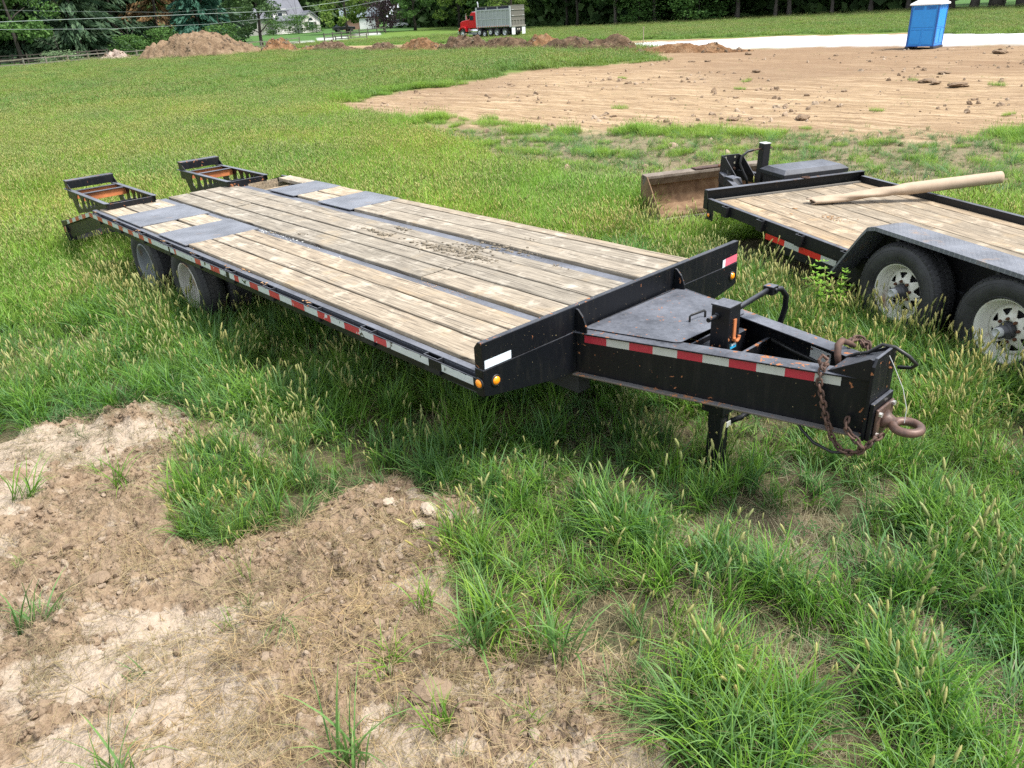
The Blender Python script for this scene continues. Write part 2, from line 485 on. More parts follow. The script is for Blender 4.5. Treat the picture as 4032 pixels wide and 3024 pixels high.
def gheight(x, y, z=None):
    x = np.asarray(x, float); y = np.asarray(y, float)
    if z is None: z = zones(x, y)
    d0 = np.hypot(x, y)
    h = 0.016 * np.clip(d0 - 115, 0, 200)
    h = h + (fbm(x * 0.5, y * 0.5, 3, 5) - 0.5) * 0.07 + (fbm(x * 0.05, y * 0.05, 2, 6) - 0.5) * 0.10 * smooth(15, 40, z['d'])
    h = h + (fbm(x * 5, y * 5, 3, 8) - 0.5) * 0.03 * smooth(60, 20, z['d'])
    pm = pale_mask(x, y)
    u = x * RDX + y * RDY; v = -x * RDY + y * RDX
    rough = fbm(x * 13, y * 13, 6, 12)
    cl = 1 - np.abs(2 * fbm(x * 24, y * 24, 3, 14) - 1)
    fgh = 0.035 + (rough - 0.5) * 0.13 * (1 - 0.70 * pm) + (cl - 0.6) * 0.05 * (1 - 0.85 * pm) + (fbm(u * 2.2, v * 11, 4, 15) - 0.5) * 0.05 * (0.25 + pm) - pm * 0.018 \
        + (fbm(x * 2.1, y * 2.1, 2, 18) - 0.5) * 0.10
    # crawler-track cleat marks crossing the pale crust
    s_ = (x + 2.4) * .986 - (y + 1.75) * .165; t_ = (x + 2.4) * .165 + (y + 1.75) * .986
    cleat = np.clip(np.sin(2 * np.pi * (s_ / .105 + .35 * fbm(x * 3, y * 3, 2, 44))), 0, 1) ** 1.5 * smooth(.36, .26, np.abs(t_)) * smooth(.33, .5, fbm(x * 2.3, y * 2.3, 2, 45))
    fgh = fgh + .024 * cleat
    for mx, my, mr in MATS: fgh = fgh + .045 * np.exp(-((x - mx) ** 2 + (y - my) ** 2) / (mr * .7) ** 2) * (.6 + .8 * rough)
    h = h + z['fg'] * fgh
    # bulldozer tracks in the graded field: ridges sweep along it
    uu = x * 0.93 + y * 0.36; vv = -x * 0.36 + y * 0.93
    tr = (fbm(uu * 0.22, vv * 3.2, 4, 22) - 0.5) * 0.07 + (fbm(uu * 4.5, vv * 7, 3, 23) - 0.5) * 0.05
    h = h + np.maximum(z['field'], z['tan']) * tr * (1 - z['road'])
    h = h + z['road'] * 0.06
    return h

# ------------------------------------------------------------------ ground sheet
def make_ground():
    heading = math.atan2(_f.y, _f.x)
    rr = [0.15]
    while rr[-1] < 11: rr.append(rr[-1] + max(0.012, rr[-1] * 0.0052))
    while rr[-1] < 130: rr.append(rr[-1] * 1.018)
    while rr[-1] < 900: rr.append(rr[-1] * 1.08)
    rr = np.array(rr)
    half = R(41)
    a_f = np.linspace(-half, half, 640)
    a_b = np.linspace(half, 2 * math.pi - half, 90)[1:-1]
    aa = heading + np.concatenate([a_f, a_b])
    na, nr = len(aa), len(rr)
    A, RR = np.meshgrid(aa, rr)
    X = CX + RR * np.cos(A); Y = CY + RR * np.sin(A)
    x = X.ravel(); y = Y.ravel()
    z = zones(x, y)
    hh = gheight(x, y, z)
    V = np.stack([x, y, hh], 1)
    i = np.arange(nr - 1)[:, None] * na; j = np.arange(na)[None, :]; j2 = (j + 1) % na
    F = np.stack([i + j, i + na + j, i + na + j2, i + j2], -1).reshape(-1, 4)
    # centre cap
    V = np.vstack([V, [CX, CY, hh[:na].mean()]])
    me = npmesh('ground', V, F, ground_mat(), smoothed=True)
    n = len(V)
    def pad(q): return np.append(q, 0.0)
    c1 = np.ones((n, 4), np.float32)
    c1[:, 0] = pad(z['fg']); c1[:, 1] = pad(np.maximum(z['field'], z['tan'])); c1[:, 2] = pad(np.maximum(z['road'], z['farroad'])); c1[:, 3] = pad(smooth(22, 31, y + 2 * (fbm(x * .3, y * .3, 3, 96) - .5) * 5) * z['field'])
    c2 = np.ones((n, 4), np.float32)
    c2[:, 0] = pad(pale_mask(x, y) * z['fg']); c2[:, 1] = pad(np.maximum(z['thatch'], z['tramp'] * 0.8)); c2[:, 2] = pad(z['lawn']); c2[:, 3] = pad(smooth(10, 26, z['d']))
    for nm, c in (('zoneA', c1), ('zoneB', c2)):
        at = me.attributes.new(nm, 'FLOAT_COLOR', 'POINT'); at.data.foreach_set('color', c.ravel())
    o = bpy.data.objects.new('ground', me)
    place(o, Matrix())
    return tag(o, kind='structure')

def ground_mat():
    t = NT('ground')
    w = t.world(1.0)
    A = t.sep(t.attr('zoneA')); B = t.sep(t.attr('zoneB'))
    n1 = t.noise(w, 2.5, 7, 0.65); n2 = t.noise(w, 22, 6, 0.7); n3 = t.noise(w, 90, 3, 0.6)
    soil = t.ramp(n2, [(0.25, (0.06, 0.05, 0.03)), (0.6, (0.12, 0.095, 0.06)), (0.8, (0.19, 0.15, 0.10))])
    soil = t.mix(t.ramp(n1, [(0.35, 0.0), (0.65, 0.6)]), soil, (0.07, 0.075, 0.035))
    brown = t.ramp(n2, [(0.28, (0.12, 0.08, 0.05)), (0.5, (0.245, 0.175, 0.115)), (0.72, (0.35, 0.265, 0.185))])
    brown = t.mix(t.ramp(t.noise(w, 5, 5, 0.65), [(0.42, 0.0), (0.62, 0.55)]), brown, (0.30, 0.225, 0.15))
    pale = t.ramp(n2, [(0.3, (0.30, 0.235, 0.17)), (0.65, (0.42, 0.345, 0.27))])
    fg = t.mix(t.ramp(t.math('MULTIPLY_ADD', n3, 0.35, B[0]), [(0.35, 0.0), (0.75, 1.0)]), brown, pale)
    cw = t.n.new('ShaderNodeTexVoronoi'); cw.feature = 'DISTANCE_TO_EDGE'; cw.inputs['Scale'].default_value = 6.5
    dv = t.n.new('ShaderNodeVectorMath'); dv.operation = 'MULTIPLY_ADD'; dv.inputs[1].default_value = (.16, .16, 0)
    t.l.new(t.noise(w, 9, 4, .6, out='Color'), dv.inputs[0]); t.l.new(w, dv.inputs[2]); t.l.new(dv.outputs[0], cw.inputs['Vector'])
    crack = t.math('MULTIPLY', t.ramp(cw.outputs['Distance'], [(0.0, 1.0), (0.022, 0.0)]), t.ramp(t.noise(w, 2.2, 3), [(0.5, 0.0), (0.6, 1.0)]))
    fg = t.mix(t.math('MULTIPLY', crack, .75), fg, (.09, .06, .04))
    # graded field, streaked along the dozer's passes
    st = t.noise(_rotmap(t, R(-21), (0.35, 2.6, 1)), 1.1, 6, 0.62)
    st2 = t.noise(_rotmap(t, R(-21), (1.2, 14, 1)), 1.0, 5, 0.65)
    big = t.noise(w, 0.09, 3, 0.5)
    fld = t.ramp(st, [(0.33, (0.19, 0.125, 0.07)), (0.5, (0.315, 0.222, 0.13)), (0.66, (0.43, 0.32, 0.205))])
    fld = t.mix(t.ramp(st2, [(0.52, 0.0), (0.62, 0.75)]), fld, (0.13, 0.085, 0.052))
    fld = t.mix(t.ramp(st2, [(0.36, 0.6), (0.44, 0.0)]), fld, (0.38, 0.295, 0.205))
    fld = t.mix(t.ramp(big, [(0.45, 0.0), (0.6, 0.6)]), fld, (0.19, 0.125, 0.078))
    fld = t.mix(t.ramp(t.noise(w, 7, 5, .75), [(0.56, 0.0), (0.68, 0.7)]), fld, (0.105, 0.07, 0.042))
    fld = t.mix(t.math('MULTIPLY', t.attr('zoneA', 'Alpha'), t.ramp(st, [(0.35, .85), (0.62, .35)])), fld, (0.20, 0.128, 0.075))
    soil = t.mix(t.attr('zoneB', 'Alpha'), soil, t.mix(n1, (.07, .125, .022), (.13, .20, .04)))
    th = t.ramp(t.noise(w, 60, 5, 0.8), [(0.3, (0.09, 0.068, 0.043)), (0.5, (0.21, 0.165, 0.105)), (0.7, (0.36, 0.295, 0.20))])
    lawnn = t.n.new('ShaderNodeTexWave'); lawnn.inputs['Scale'].default_value = 0.16; lawnn.inputs['Distortion'].default_value = 0.4
    t.l.new(_rotmap(t, R(60), (1, 1, 1)), lawnn.inputs['Vector'])
    lawn = t.mix(lawnn.outputs['Fac'], (0.05, 0.115, 0.03), (0.075, 0.15, 0.04))
    gr = t.ramp(t.noise(w, 3.5, 6, 0.7), [(0.3, (0.38, 0.38, 0.375)), (0.7, (0.54, 0.54, 0.54))])
    c = t.mix(B[1], soil, th)
    c = t.mix(t.math('MULTIPLY', A[1], t.ramp(t.noise(w, 1.2, 5, 0.7), [(0.22, 0.6), (0.4, 1.0)])), c, fld)
    c = t.mix(A[0], c, fg)
    c = t.mix(B[2], c, lawn)
    c = t.mix(A[2], c, gr)
    t.set(Base_Color=c, Roughness=0.95)
    t.b.inputs['Specular IOR Level'].default_value = 0.15
    hb = t.math('MULTIPLY_ADD', n3, 0.35, t.math('ADD', n2, t.math('MULTIPLY', t.voro(w, 60), 0.35)))
    t.bump(hb, 0.9, 0.022)
    return t.m

def _rotmap(t, ang, sc):
    g = t.n.new('ShaderNodeNewGeometry'); mp = t.n.new('ShaderNodeMapping'); mp.vector_type = 'TEXTURE' if False else 'POINT'
    mp.inputs['Rotation'].default_value = (0, 0, ang); mp.inputs['Scale'].default_value = sc
    t.l.new(g.outputs['Position'], mp.inputs[0]); return mp.outputs[0]

def gz(x, y):
    return float(gheight(np.array([x]), np.array([y]))[0])
make_ground()
# ------------------------------------------------------------------ shared materials
M_BLACK = painted_black('black_enamel')
M_BLACK_WORN = painted_black('black_enamel_worn', chips=0.555, dust=0.75)
M_RAIL = painted_black('black_enamel_dusty', base=(0.012, 0.013, 0.016), chips=0.64, dust=1.0, rough=0.38)
M_CHANNEL = painted_black('deck_steel', base=(0.05, 0.053, 0.062), chips=0.66, chipcol=(0.22, 0.12, 0.07), dust=1.0, rough=0.36)
M_LID = painted_black('lid_enamel', base=(0.022, 0.024, 0.030), chips=0.585, dust=1.0, rough=0.36)
M_PRIMER = flat('orange_primer', (0.46, 0.15, 0.05), 0.7, var=0.3)
M_WOOD = old_wood('weathered_oak')
M_WOOD_PALE = old_wood('bleached_oak', (1.22, 1.22, 1.2))
M_WOOD_EDGE = old_wood('aged_plank_trailer_two', (1.0, 0.94, 0.86))
M_CHECK = checker_plate('checker_plate')
M_CHECK_R = checker_plate('fender_checker', 0.03)
M_TONGUE = painted_black('tongue_enamel', chips=0.575, dust=0.9)
M_FLANGE = painted_black('mud_dusted_flange', base=(0.10, 0.085, 0.065), chips=0.53, chipcol=(0.33, 0.15, 0.07), dust=0.6, rough=0.7)
M_DARK = flat('dark_frame_steel', (0.02, 0.02, 0.022), 0.7)  # one even dark tone for frame, axle and spring steel
M_SILVER = flat('bare_aluminium', (0.5, 0.51, 0.5), 0.5, 0.1, var=0.05)
M_BOLT = flat('zinc_bolt', (0.6, 0.6, 0.58), 0.4, 0.8)
M_CABLE = flat('black_rubber_cable', (0.012, 0.012, 0.012), 0.45)
M_AMBER = NT('amber_lens'); M_AMBER.set(Base_Color=(0.95, 0.30, 0.01), Roughness=0.25); M_AMBER.b.inputs['Coat Weight'].default_value = 0.5; M_AMBER = M_AMBER.m
def rusty(name, a, b, rough=0.75):
    t = NT(name); co = t.coord('Object', rand=11)
    n = t.noise(co, 30, 6, 0.7); m = t.noise(co, 7, 4)
    t.set(Base_Color=t.mix(t.ramp(t.math('ADD', t.math('MULTIPLY', n, 0.5), t.math('MULTIPLY', m, 0.5)), [(0.35, 0.0), (0.65, 1.0)]), a, b), Roughness=rough, Metallic=0.2)
    t.bump(n, 0.6, 0.002); return t.m
M_RUST = rusty('rusted_iron', (0.035, 0.022, 0.018), (0.13, 0.07, 0.048))
M_RUST_PALE = rusty('rusted_cast_ring', (0.045, 0.032, 0.028), (0.17, 0.095, 0.07), 0.5)
M_RUST_DARK = rusty('rusty_lug', (0.05, 0.02, 0.01), (0.17, 0.07, 0.03))
def tape_mat(name, col, wear=0.0, worn=(0.03, 0.03, 0.03)):
    t = NT(name); co = t.coord('Object')
    c = t.mix(t.ramp(t.noise(co, 18, 4), [(0.3, 0.0), (0.7, 1.0)]), tuple(x * 0.88 for x in col), col)
    if wear:
        n = t.noise(co, 9, 6, 0.7, 0.5)
        c = t.mix(t.ramp(n, [(0.66 - wear, 0.0), (0.67 - wear, 1.0)]), c, worn)
    t.set(Base_Color=c, Roughness=0.35); t.b.inputs['Coat Weight'].default_value = 0.25
    return t.m
M_TRED = tape_mat('tape_red', (0.40, 0.022, 0.045)); M_TWHITE = tape_mat('tape_white', (0.46, 0.475, 0.44))
M_TRED_W = tape_mat('tape_red_worn', (0.40, 0.022, 0.045), 0.045, (0.5, 0.52, 0.52)); M_TWHITE_W = tape_mat('tape_white_worn', (0.47, 0.52, 0.52), 0.05)
M_TPINK = tape_mat('tape_faded_red', (0.72, 0.14, 0.2)); M_TREF = tape_mat('tape_silver', (0.66, 0.75, 0.82))
def tyre_mat():
    t = NT('tyre_rubber'); co = t.coord('Object', rand=4)
    n = t.noise(co, 6, 5, 0.6)
    c = t.ramp(n, [(0.35, (0.016, 0.016, 0.017)), (0.7, (0.042, 0.042, 0.044))])
    mud = t.ramp(t.noise(co, 3.2, 4, 0.6), [(0.66, 0.0), (0.72, 0.8)])
    t.set(Base_Color=c, Roughness=0.62); t.bump(t.noise(co, 60, 3), 0.2, 0.002); return t.m
M_TYRE = tyre_mat()
def tyre_muddy():
    t = NT('muddy_tyre_rubber'); co = t.coord('Object', rand=4)
    c = t.ramp(t.noise(co, 6, 5, 0.6), [(0.35, (0.018, 0.018, 0.019)), (0.7, (0.05, 0.05, 0.052))])
    mud = t.ramp(t.noise(co, 5.5, 4, 0.65), [(0.62, 0.0), (0.68, 0.85)])
    t.set(Base_Color=t.mix(mud, c, (0.25, 0.16, 0.09)), Roughness=0.7); return t.m
M_TYRE_MUD = tyre_muddy()
def rim_mat(name, base, rust, thr):
    t = NT(name); co = t.coord('Object', rand=4)
    n = t.noise(co, 3.5, 5, 0.6, 0.6)
    c = t.mix(t.ramp(n, [(thr - 0.06, 0.0), (thr, 0.6), (thr + 0.07, 1.0)]), base, rust)
    t.set(Base_Color=c, Roughness=0.42); return t.m
M_RIM = rim_mat('white_rim_rust_spots', (0.66, 0.65, 0.57), (0.24, 0.11, 0.035), 0.68)
M_RIM_RUSTY = rim_mat('white_rim_orange_rust', (0.52, 0.50, 0.45), (0.22, 0.11, 0.04), 0.60)
M_RIM_GREY = rim_mat('grey_rim', (0.22, 0.235, 0.245), (0.2, 0.15, 0.11), 0.66)
M_MUD = rusty('dried_mud', (0.13, 0.11, 0.08), (0.26, 0.22, 0.165), 0.95)
M_CLAY = rusty('orange_clay', (0.30, 0.16, 0.07), (0.50, 0.31, 0.16), 0.95)
M_STONE = flat('pale_stone', (0.6, 0.6, 0.58), 0.85, var=0.2)

# ------------------------------------------------------------------ trailer one
F1 = Matrix.Translation((0, 0, H))
WD = 2.43
T1 = thing('flatbed_trailer', 'long black flatbed trailer with weathered plank deck and chained A-frame tongue, nearest the camera', 'trailer', (-3.2, WD / 2, 0))
def P1(name, mb, mat, bevel=0.0, parent=None, smoothed=False, label=None):
    o = mb.build(name, mat, parent or T1, F1, smoothed, bevel)
    if label: o['label'] = label
    return o

def plank(x0, x1, y0, y1, z1, th, mat, parent, frame, r, wander=0.004, sag=0.0):
    """one board: wandering edges, a slightly cupped top, checked ends"""
    n = max(3, min(16, int((x1 - x0) / 0.35)))
    cols = []
    g = 0.0048
    for i in range(n + 1):
        s = i / n; x = x0 + (x1 - x0) * s
        e = r.uniform(-wander, wander)
        z = z1 + r.uniform(-0.0015, 0.0015) - sag * math.sin(math.pi * s)
        a = y0 + g + r.uniform(0, wander); b = y1 - g - r.uniform(0, wander)
        c = 0.004
        cols.append([(x, a, z - c), (x, a + c, z), (x, (a + b) / 2, z - 0.002), (x, b - c, z), (x, b, z - c), (x, b, z - th), (x, a, z - th)])
    mb = MB(); vs = [p for q in cols for p in q]; k = 7
    # ragged ends
    for j in range(k):
        q = vs[j]; vs[j] = (q[0] + r.uniform(0, 0.012), q[1], q[2])
        q = vs[n * k + j]; vs[n * k + j] = (q[0] - r.uniform(0, 0.012), q[1], q[2])
    fs = [(i * k + j, i * k + (j + 1) % k, (i + 1) * k + (j + 1) % k, (i + 1) * k + j) for i in range(n) for j in range(k)]
    fs = [q[::-1] for q in fs]
    fs.append(tuple(range(k))); fs.append(tuple(n * k + j for j in range(k - 1, -1, -1)))
    mb.add(vs, fs)
    return mb.build('plank', mat, parent, frame)
r1 = random.Random(11)
ZW = 0.030; TH = 0.038
def pl(x0, x1, y0, y1, mat=M_WOOD, dz=0.0):
    return plank(x0, x1, y0, y1, ZW + dz + r1.uniform(-0.003, 0.003), TH, mat, T1, F1, r1)
# near row
for a, b in ((0.10, 0.322), (0.326, 0.536), (0.54, 0.738)):
    pl(-4.15, -0.075, a, b)
for a, b in ((0.088, 0.316), (0.322, 0.518), (0.522, 0.742)):
    pl(-6.59, -5.99, a, b, M_WOOD_PALE, -0.006)
pl(-5.28, -4.80, 0.09, 0.43, M_WOOD_PALE, -0.008); pl(-5.28, -4.80, 0.45, 0.742, M_WOOD_PALE, -0.004)
# centre row
pl(-1.655, -0.075, 0.842, 1.082); pl(-6.56, -1.665, 0.842, 1.082)
pl(-5.285, -1.665, 1.088, 1.286); pl(-6.56, -5.295, 1.088, 1.286); pl(-1.655, -0.075, 1.088, 1.286)
pl(-6.56, -0.075, 1.291, 1.498); pl(-6.56, -0.075, 1.503, 1.656)
# far row
for a, b in ((1.795, 2.012), (2.018, 2.25), (2.256, 2.375)):
    pl(-4.07, -0.075, a, b)
pl(-6.44, -5.83, 2.19, 2.375, M_WOOD_PALE)
pl(-5.25, -4.73, 1.80, 2.06, M_WOOD_PALE, -0.006); pl(-5.25, -4.73, 2.07, 2.375, M_WOOD_PALE, -0.003)
# checker plates over the wheels
for x0, x1, y0, y1 in ((-5.985, -5.285, 0.078, 0.80), (-4.81, -4.15, 0.078, 0.80), (-5.83, -5.255, 1.76, 2.385), (-4.725, -4.075, 1.76, 2.385)):
    m = MB(); m.box(x0, x1, y0, y1, ZW - 0.012, ZW - 0.001); P1('checker_plate', m, M_CHECK, 0.002)
# steel strips between the plank rows, rails at the edges
m = MB(); m.box(-6.62, -0.075, 0.744, 0.838, -0.012, 0.004); P1('deck_strip', m, M_CHANNEL, 0.002)
m = MB(); m.box(-6.58, -0.075, 1.66, 1.79, -0.012, 0.004); P1('deck_strip', m, M_CHANNEL, 0.002)
for y0, y1, w0, w1 in ((0.05, 0.098, 0.05, 0.06), (2.378, 2.41, 2.40, 2.41)):
    m = MB()
    m.box(-6.72, -0.068, y0, y1 - 0.001, -0.006, 0.006)
    m.box(-6.72, -0.068, w0 - 0.001, w1, -0.13, -0.006)
    P1('side_channel', m, M_CHANNEL, 0.002)
# rub rails with lower web and the sloping tail
for side, y0 in ((0, 0.0), (1, WD - 0.008)):
    s = 1 if side == 0 else -1
    pts = [(-0.066, y0, -0.002), (-6.70, y0, -0.002), (-8.0, y0, -0.292), (-8.0, y0, -0.345), (-6.70, y0, -0.056), (-0.066, y0, -0.056)]
    m = MB(); m.prism(pts, (0, 0.008, 0)); P1('rub_rail', m, M_BLACK, 0.0015)
    yw = y0 + 0.028 * s
    pts = [(-0.066, yw, -0.03), (-6.70, yw, -0.03), (-8.0, yw, -0.32), (-7.93, yw, -0.50), (-6.55, yw, -0.165), (-6.2, yw, -0.115), (-0.55, yw, -0.115), (-0.066, yw, -0.105)]
    m = MB(); m.prism(pts, (0, 0.012, 0)); P1('side_web', m, M_BLACK, 0.002)
# tail: sloping deck, end bar, light plates
for yy in (0.09, 0.68, 0.78, 1.62, 1.72, 2.32):
    m = MB(); m.prism([(-6.66, yy, -0.02), (-8.0, yy, -0.31), (-7.95, yy, -0.45), (-6.6, yy, -0.15)], (0, 0.03, 0)); P1('tail_beam', m, M_BLACK, 0.002)
m = MB(); m.prism([(-8.01, 0, -0.285), (-8.09, 0, -0.30), (-8.0, 0, -0.545), (-7.92, 0, -0.53)], (0, WD, 0)); P1('rear_bumper', m, M_BLACK_WORN, 0.004)
m = MB(); m.box(-8.02, -7.98, 0.79, 1.61, -0.33, -0.29); m.prism([(-6.66, 0.79, -0.022), (-8.0, 0.79, -0.31), (-8.0, 0.79, -0.32), (-6.66, 0.79, -0.032)], (0, 0.82, 0)); P1('tail_plate', m, M_CHECK)
m = MB(); m.box(-7.99, -7.94, -0.006, 0.0, -0.42, -0.36); P1('side_reflector', m, M_TRED)
# stake pockets, one mesh shared
pk = MB()
for a in ((0, 0.135, 0, 0.006), (0, 0.135, 0.040, 0.046), (0, 0.006, 0.006, 0.040), (0.129, 0.135, 0.006, 0.040)):
    pk.box(a[0], a[1], a[2], a[3], -0.10, 0.0)
base = None
for row in (0, 1):
    for i in range(10):
        x = -0.56 - 0.665 * (9 - i) + 0.02
        y = 0.009 if row == 0 else WD - 0.055
        if base is None: base = P1('stake_pocket', pk, M_RAIL, 0.0012); off = WM[base.name].translation - Vector((x, y, H)); 
        M = Matrix.Translation(Vector((x + 0.0675, y + 0.023, H - 0.05 + 0.004)))
        if i == 0 and row == 0:
            base.matrix_basis = WM[T1.name].inverted() @ M; WM[base.name] = M
        else: copyobj(base, M, T1)
# frame below
m = MB()
for yy in (0.80, 1.60): m.box(-6.6, -0.01, yy - 0.05, yy + 0.05, -0.36, -0.115)
P1('main_beam', m, M_DARK)
m = MB(); m.box(-6.5, -6.43, 1.79, 2.38, -0.09, -0.02); m.box(-6.2, -6.13, 1.79, 2.38, -0.10, -0.03); m.box(-5.86, -5.835, 1.79, 2.18, -0.06, 0.02); m.box(-6.46, -6.44, 1.79, 2.185, -0.02, 0.022)
P1('cross_member', m, M_WOOD_EDGE)
m = MB()
for i in range(16): m.box(-0.5 - i * 0.4, -0.46 - i * 0.4, 0.07, 2.36, -0.10, -0.02)
P1('deck_support', m, M_DARK)
# headboard: upper plate and tapering channel below the seam
m = MB()
ZT, ZS, ZB = 0.213, 0.060, -0.101
m.prism([(-0.066, 0.003, ZS), (-0.066, 0.003, 0.175), (-0.035, 0.003, ZT), (0.0, 0.003, ZT), (0.0, 0.003, ZS)], (0, WD - 0.006, 0))
hb1 = P1('headboard', m, M_BLACK, 0.004)
m = MB()
m.prism([(-0.006, 0.0, ZS - 0.002), (-0.006, 0.0, ZB + 0.012), (-0.006, 0.03, ZB), (-0.006, 0.58, -0.195), (-0.006, 1.85, -0.195), (-0.006, WD - 0.03, ZB - 0.01), (-0.006, WD, ZB + 0.005), (-0.006, WD, ZS - 0.002)], (0.009, 0, 0))
m.box(-0.066, -0.006, 0.0, 0.008, ZB, ZS - 0.002); m.box(-0.066, -0.006, WD - 0.008, WD, ZB, ZS - 0.002)
P1('front_channel', m, M_BLACK, 0.003)
for yy in (0.722, 1.672):
    m = MB(); m.prism([(0.003, yy, 0.045), (0.003, yy, 0.198), (0.02, yy, 0.196), (0.055, yy, 0.16), (0.082, yy, 0.10), (0.082, yy, 0.055)], (0, 0.012, 0)); P1('gusset', m, M_BLACK_WORN, 0.002)
# marker lamps (lens as sub-part)
def lamp(parent, frame, pos, nrm, r=0.034):
    q = Vector(nrm).to_track_quat('Z', 'Y').to_matrix().to_4x4(); M = Matrix.Translation(pos) @ q
    m = MB(); m.lathe([(0.0, 0.0), (r, 0.0), (r * 1.0, 0.006), (r * 0.80, 0.010), (r * 0.72, 0.004)], M, 28)
    o = m.build('marker_lamp', M_CABLE, parent, frame, True)
    m = MB(); m.lathe([(r * 0.74, 0.004), (r * 0.66, 0.012), (r * 0.35, 0.017), (0.0, 0.018)], M, 28)
    m.build('lens', M_AMBER, o, frame, True)
lamp(T1, F1, (0.003, 0.082, -0.022), (1, 0, 0)); lamp(T1, F1, (0.003, 2.364, -0.029), (1, 0, 0)); lamp(T1, F1, (-0.033, 0.0, -0.022), (0, -1, 0))
# tape on the headboard
def tape(parent, frame, segs, mats=(M_TRED, M_TWHITE), name='reflective_tape', seed=0):
    """segs: (quad corners 4, mat)"""
    m = MB()
    for q, mi in segs: m.add(q, [(0, 1, 2, 3)], mi)
    return m.build(name, list(mats), parent, frame)
tape(T1, F1, [([(0.0015, 0.014, 0.064), (0.0015, 0.205, 0.064), (0.0015, 0.207, 0.112), (0.0015, 0.016, 0.112)], 0)], (M_TREF,)).location.x += 0.0
tape(T1, F1, [([(0.0045, 2.235, 0.058), (0.0045, 2.268, 0.062), (0.0045, 2.27, 0.118), (0.0045, 2.237, 0.114)], 1), ([(0.0045, 2.268, 0.062), (0.0045, 2.415, 0.067), (0.0045, 2.417, 0.122), (0.0045, 2.27, 0.118)], 0)], (M_TPINK, M_TREF))
# worn tape along the near rub rail: pieces with ragged breaks
segs = []
rt = random.Random(3)
def rail_z(x): return (-0.004 if x > -6.70 else -0.004 + (x + 6.70) * 0.2231)
def seg(xa, xb, mi):
    n = max(1, int(abs(xb - xa) / 0.05)); 
    for i in range(n):
        u0 = xa + (xb - xa) * i / n; u1 = xa + (xb - xa) * (i + 1) / n
        t0, t1 = rt.uniform(0, .006) * (rt.random() < .3), rt.uniform(0, .006) * (rt.random() < .3)
        b0, b1 = rail_z(u0) - 0.047, rail_z(u1) - 0.047
        segs.append(([(u0, -0.0015, b0), (u1, -0.0015, b1), (u1, -0.0015, rail_z(u1) - t1), (u0, -0.0015, rail_z(u0) - t0)], mi))
x = -7.72; red = False
seg(-7.78, -7.66, 1)
x = -7.66
while x < -6.70 - 0.05:
    seg(x, min(x + 0.16, -6.70), 0 if not red else 1); red = not red; x += 0.16
pat = [(-6.70, -6.56, 0), (-6.56, -6.40, 1), (-6.40, -6.24, 0), (-6.24, -6.06, 1), (-6.06, -5.92, 0), (-5.92, -5.72, 1), (-5.72, -5.60, 0), (-5.60, -5.44, 1), (-5.44, -5.30, 0), (-5.30, -5.14, 1),
       (-5.14, -5.00, 0), (-5.00, -4.88, 1), (-4.88, -4.80, 0), (-4.80, -4.38, 1), (-4.34, -4.24, 1), (-4.24, -4.20, 0), (-4.20, -3.78, 1), (-3.78, -3.66, 0), (-3.66, -3.46, 1), (-3.46, -3.28, 0), (-3.28, -3.16, 1),
       (-3.10, -3.01, 1), (-3.01, -2.93, 0), (-2.93, -2.74, 1), (-2.74, -2.60, 0), (-2.60, -2.42, 1), (-2.42, -2.26, 0), (-2.26, -2.08, 1), (-2.08, -1.90, 0), (-1.90, -1.72, 1), (-1.72, -1.55, 0), (-1.55, -1.38, 1), (-1.38, -1.20, 0), (-1.20, -1.04, 1),
       (-1.04, -0.90, 0), (-0.90, -0.48, 1), (-0.36, -0.25, 1), (-0.25, -0.085, 1)]
prev = -6.70
for a, b, c in pat:
    if a - prev > 0.01:
        tape(T1, F1, segs, (M_TRED_W, M_TWHITE_W)); segs = []
    seg(a, b, c); prev = b
tape(T1, F1, segs, (M_TRED_W, M_TWHITE_W))

# tongue: two channel beams, lid, front plate
def zt(x): return 0.05 + 0.034 * x
def zb(x): return -0.20 + 0.012 * x
def yn(x): return 0.70 + 0.218 * x
def yf(x): return 1.74 - 0.285 * x
XE = 1.57
for side in (0, 1):
    Y = yn if side == 0 else yf; s = 1 if side == 0 else -1
    m = MB()
    # web
    a, b = 0.004, XE
    o1 = 0.02 * s; o2 = 0.034 * s
    for (za, zb_) in ((zb, zt),):
        vs = [(a, Y(a) + o1, zb(a)), (b, Y(b) + o1, zb(b)), (b, Y(b) + o1, zt(b)), (a, Y(a) + o1, zt(a)), (a, Y(a) + o2, zb(a)), (b, Y(b) + o2, zb(b)), (b, Y(b) + o2, zt(b)), (a, Y(a) + o2, zt(a))]
        fs = [(0, 1, 2, 3), (7, 6, 5, 4), (3, 2, 6, 7), (1, 0, 4, 5), (2, 1, 5, 6), (0, 3, 7, 4)]
        m.add(vs, fs if s == 1 else [q[::-1] for q in fs])
    w = 0.105 * s
    def flange(z, th, w0, w1, mi=0):
        vs = [(a, Y(a) + w0, z(a)), (b, Y(b) + w0, z(b)), (b, Y(b) + w1, z(b)), (a, Y(a) + w1, z(a))]
        vs += [(p[0], p[1], p[2] + th) for p in vs]
        fs = [(3, 2, 1, 0), (4, 5, 6, 7), (0, 1, 5, 4), (1, 2, 6, 5), (2, 3, 7, 6), (3, 0, 4, 7)]
        m.add(vs, fs if s == 1 else [q[::-1] for q in fs], mi)
    flange(zt, 0.010, 0.0, w); flange(lambda x: zb(x) - 0.010, 0.010, -0.02 * s, w, 1)
    P1('tongue_beam', m, [M_TONGUE, M_FLANGE], 0.003)
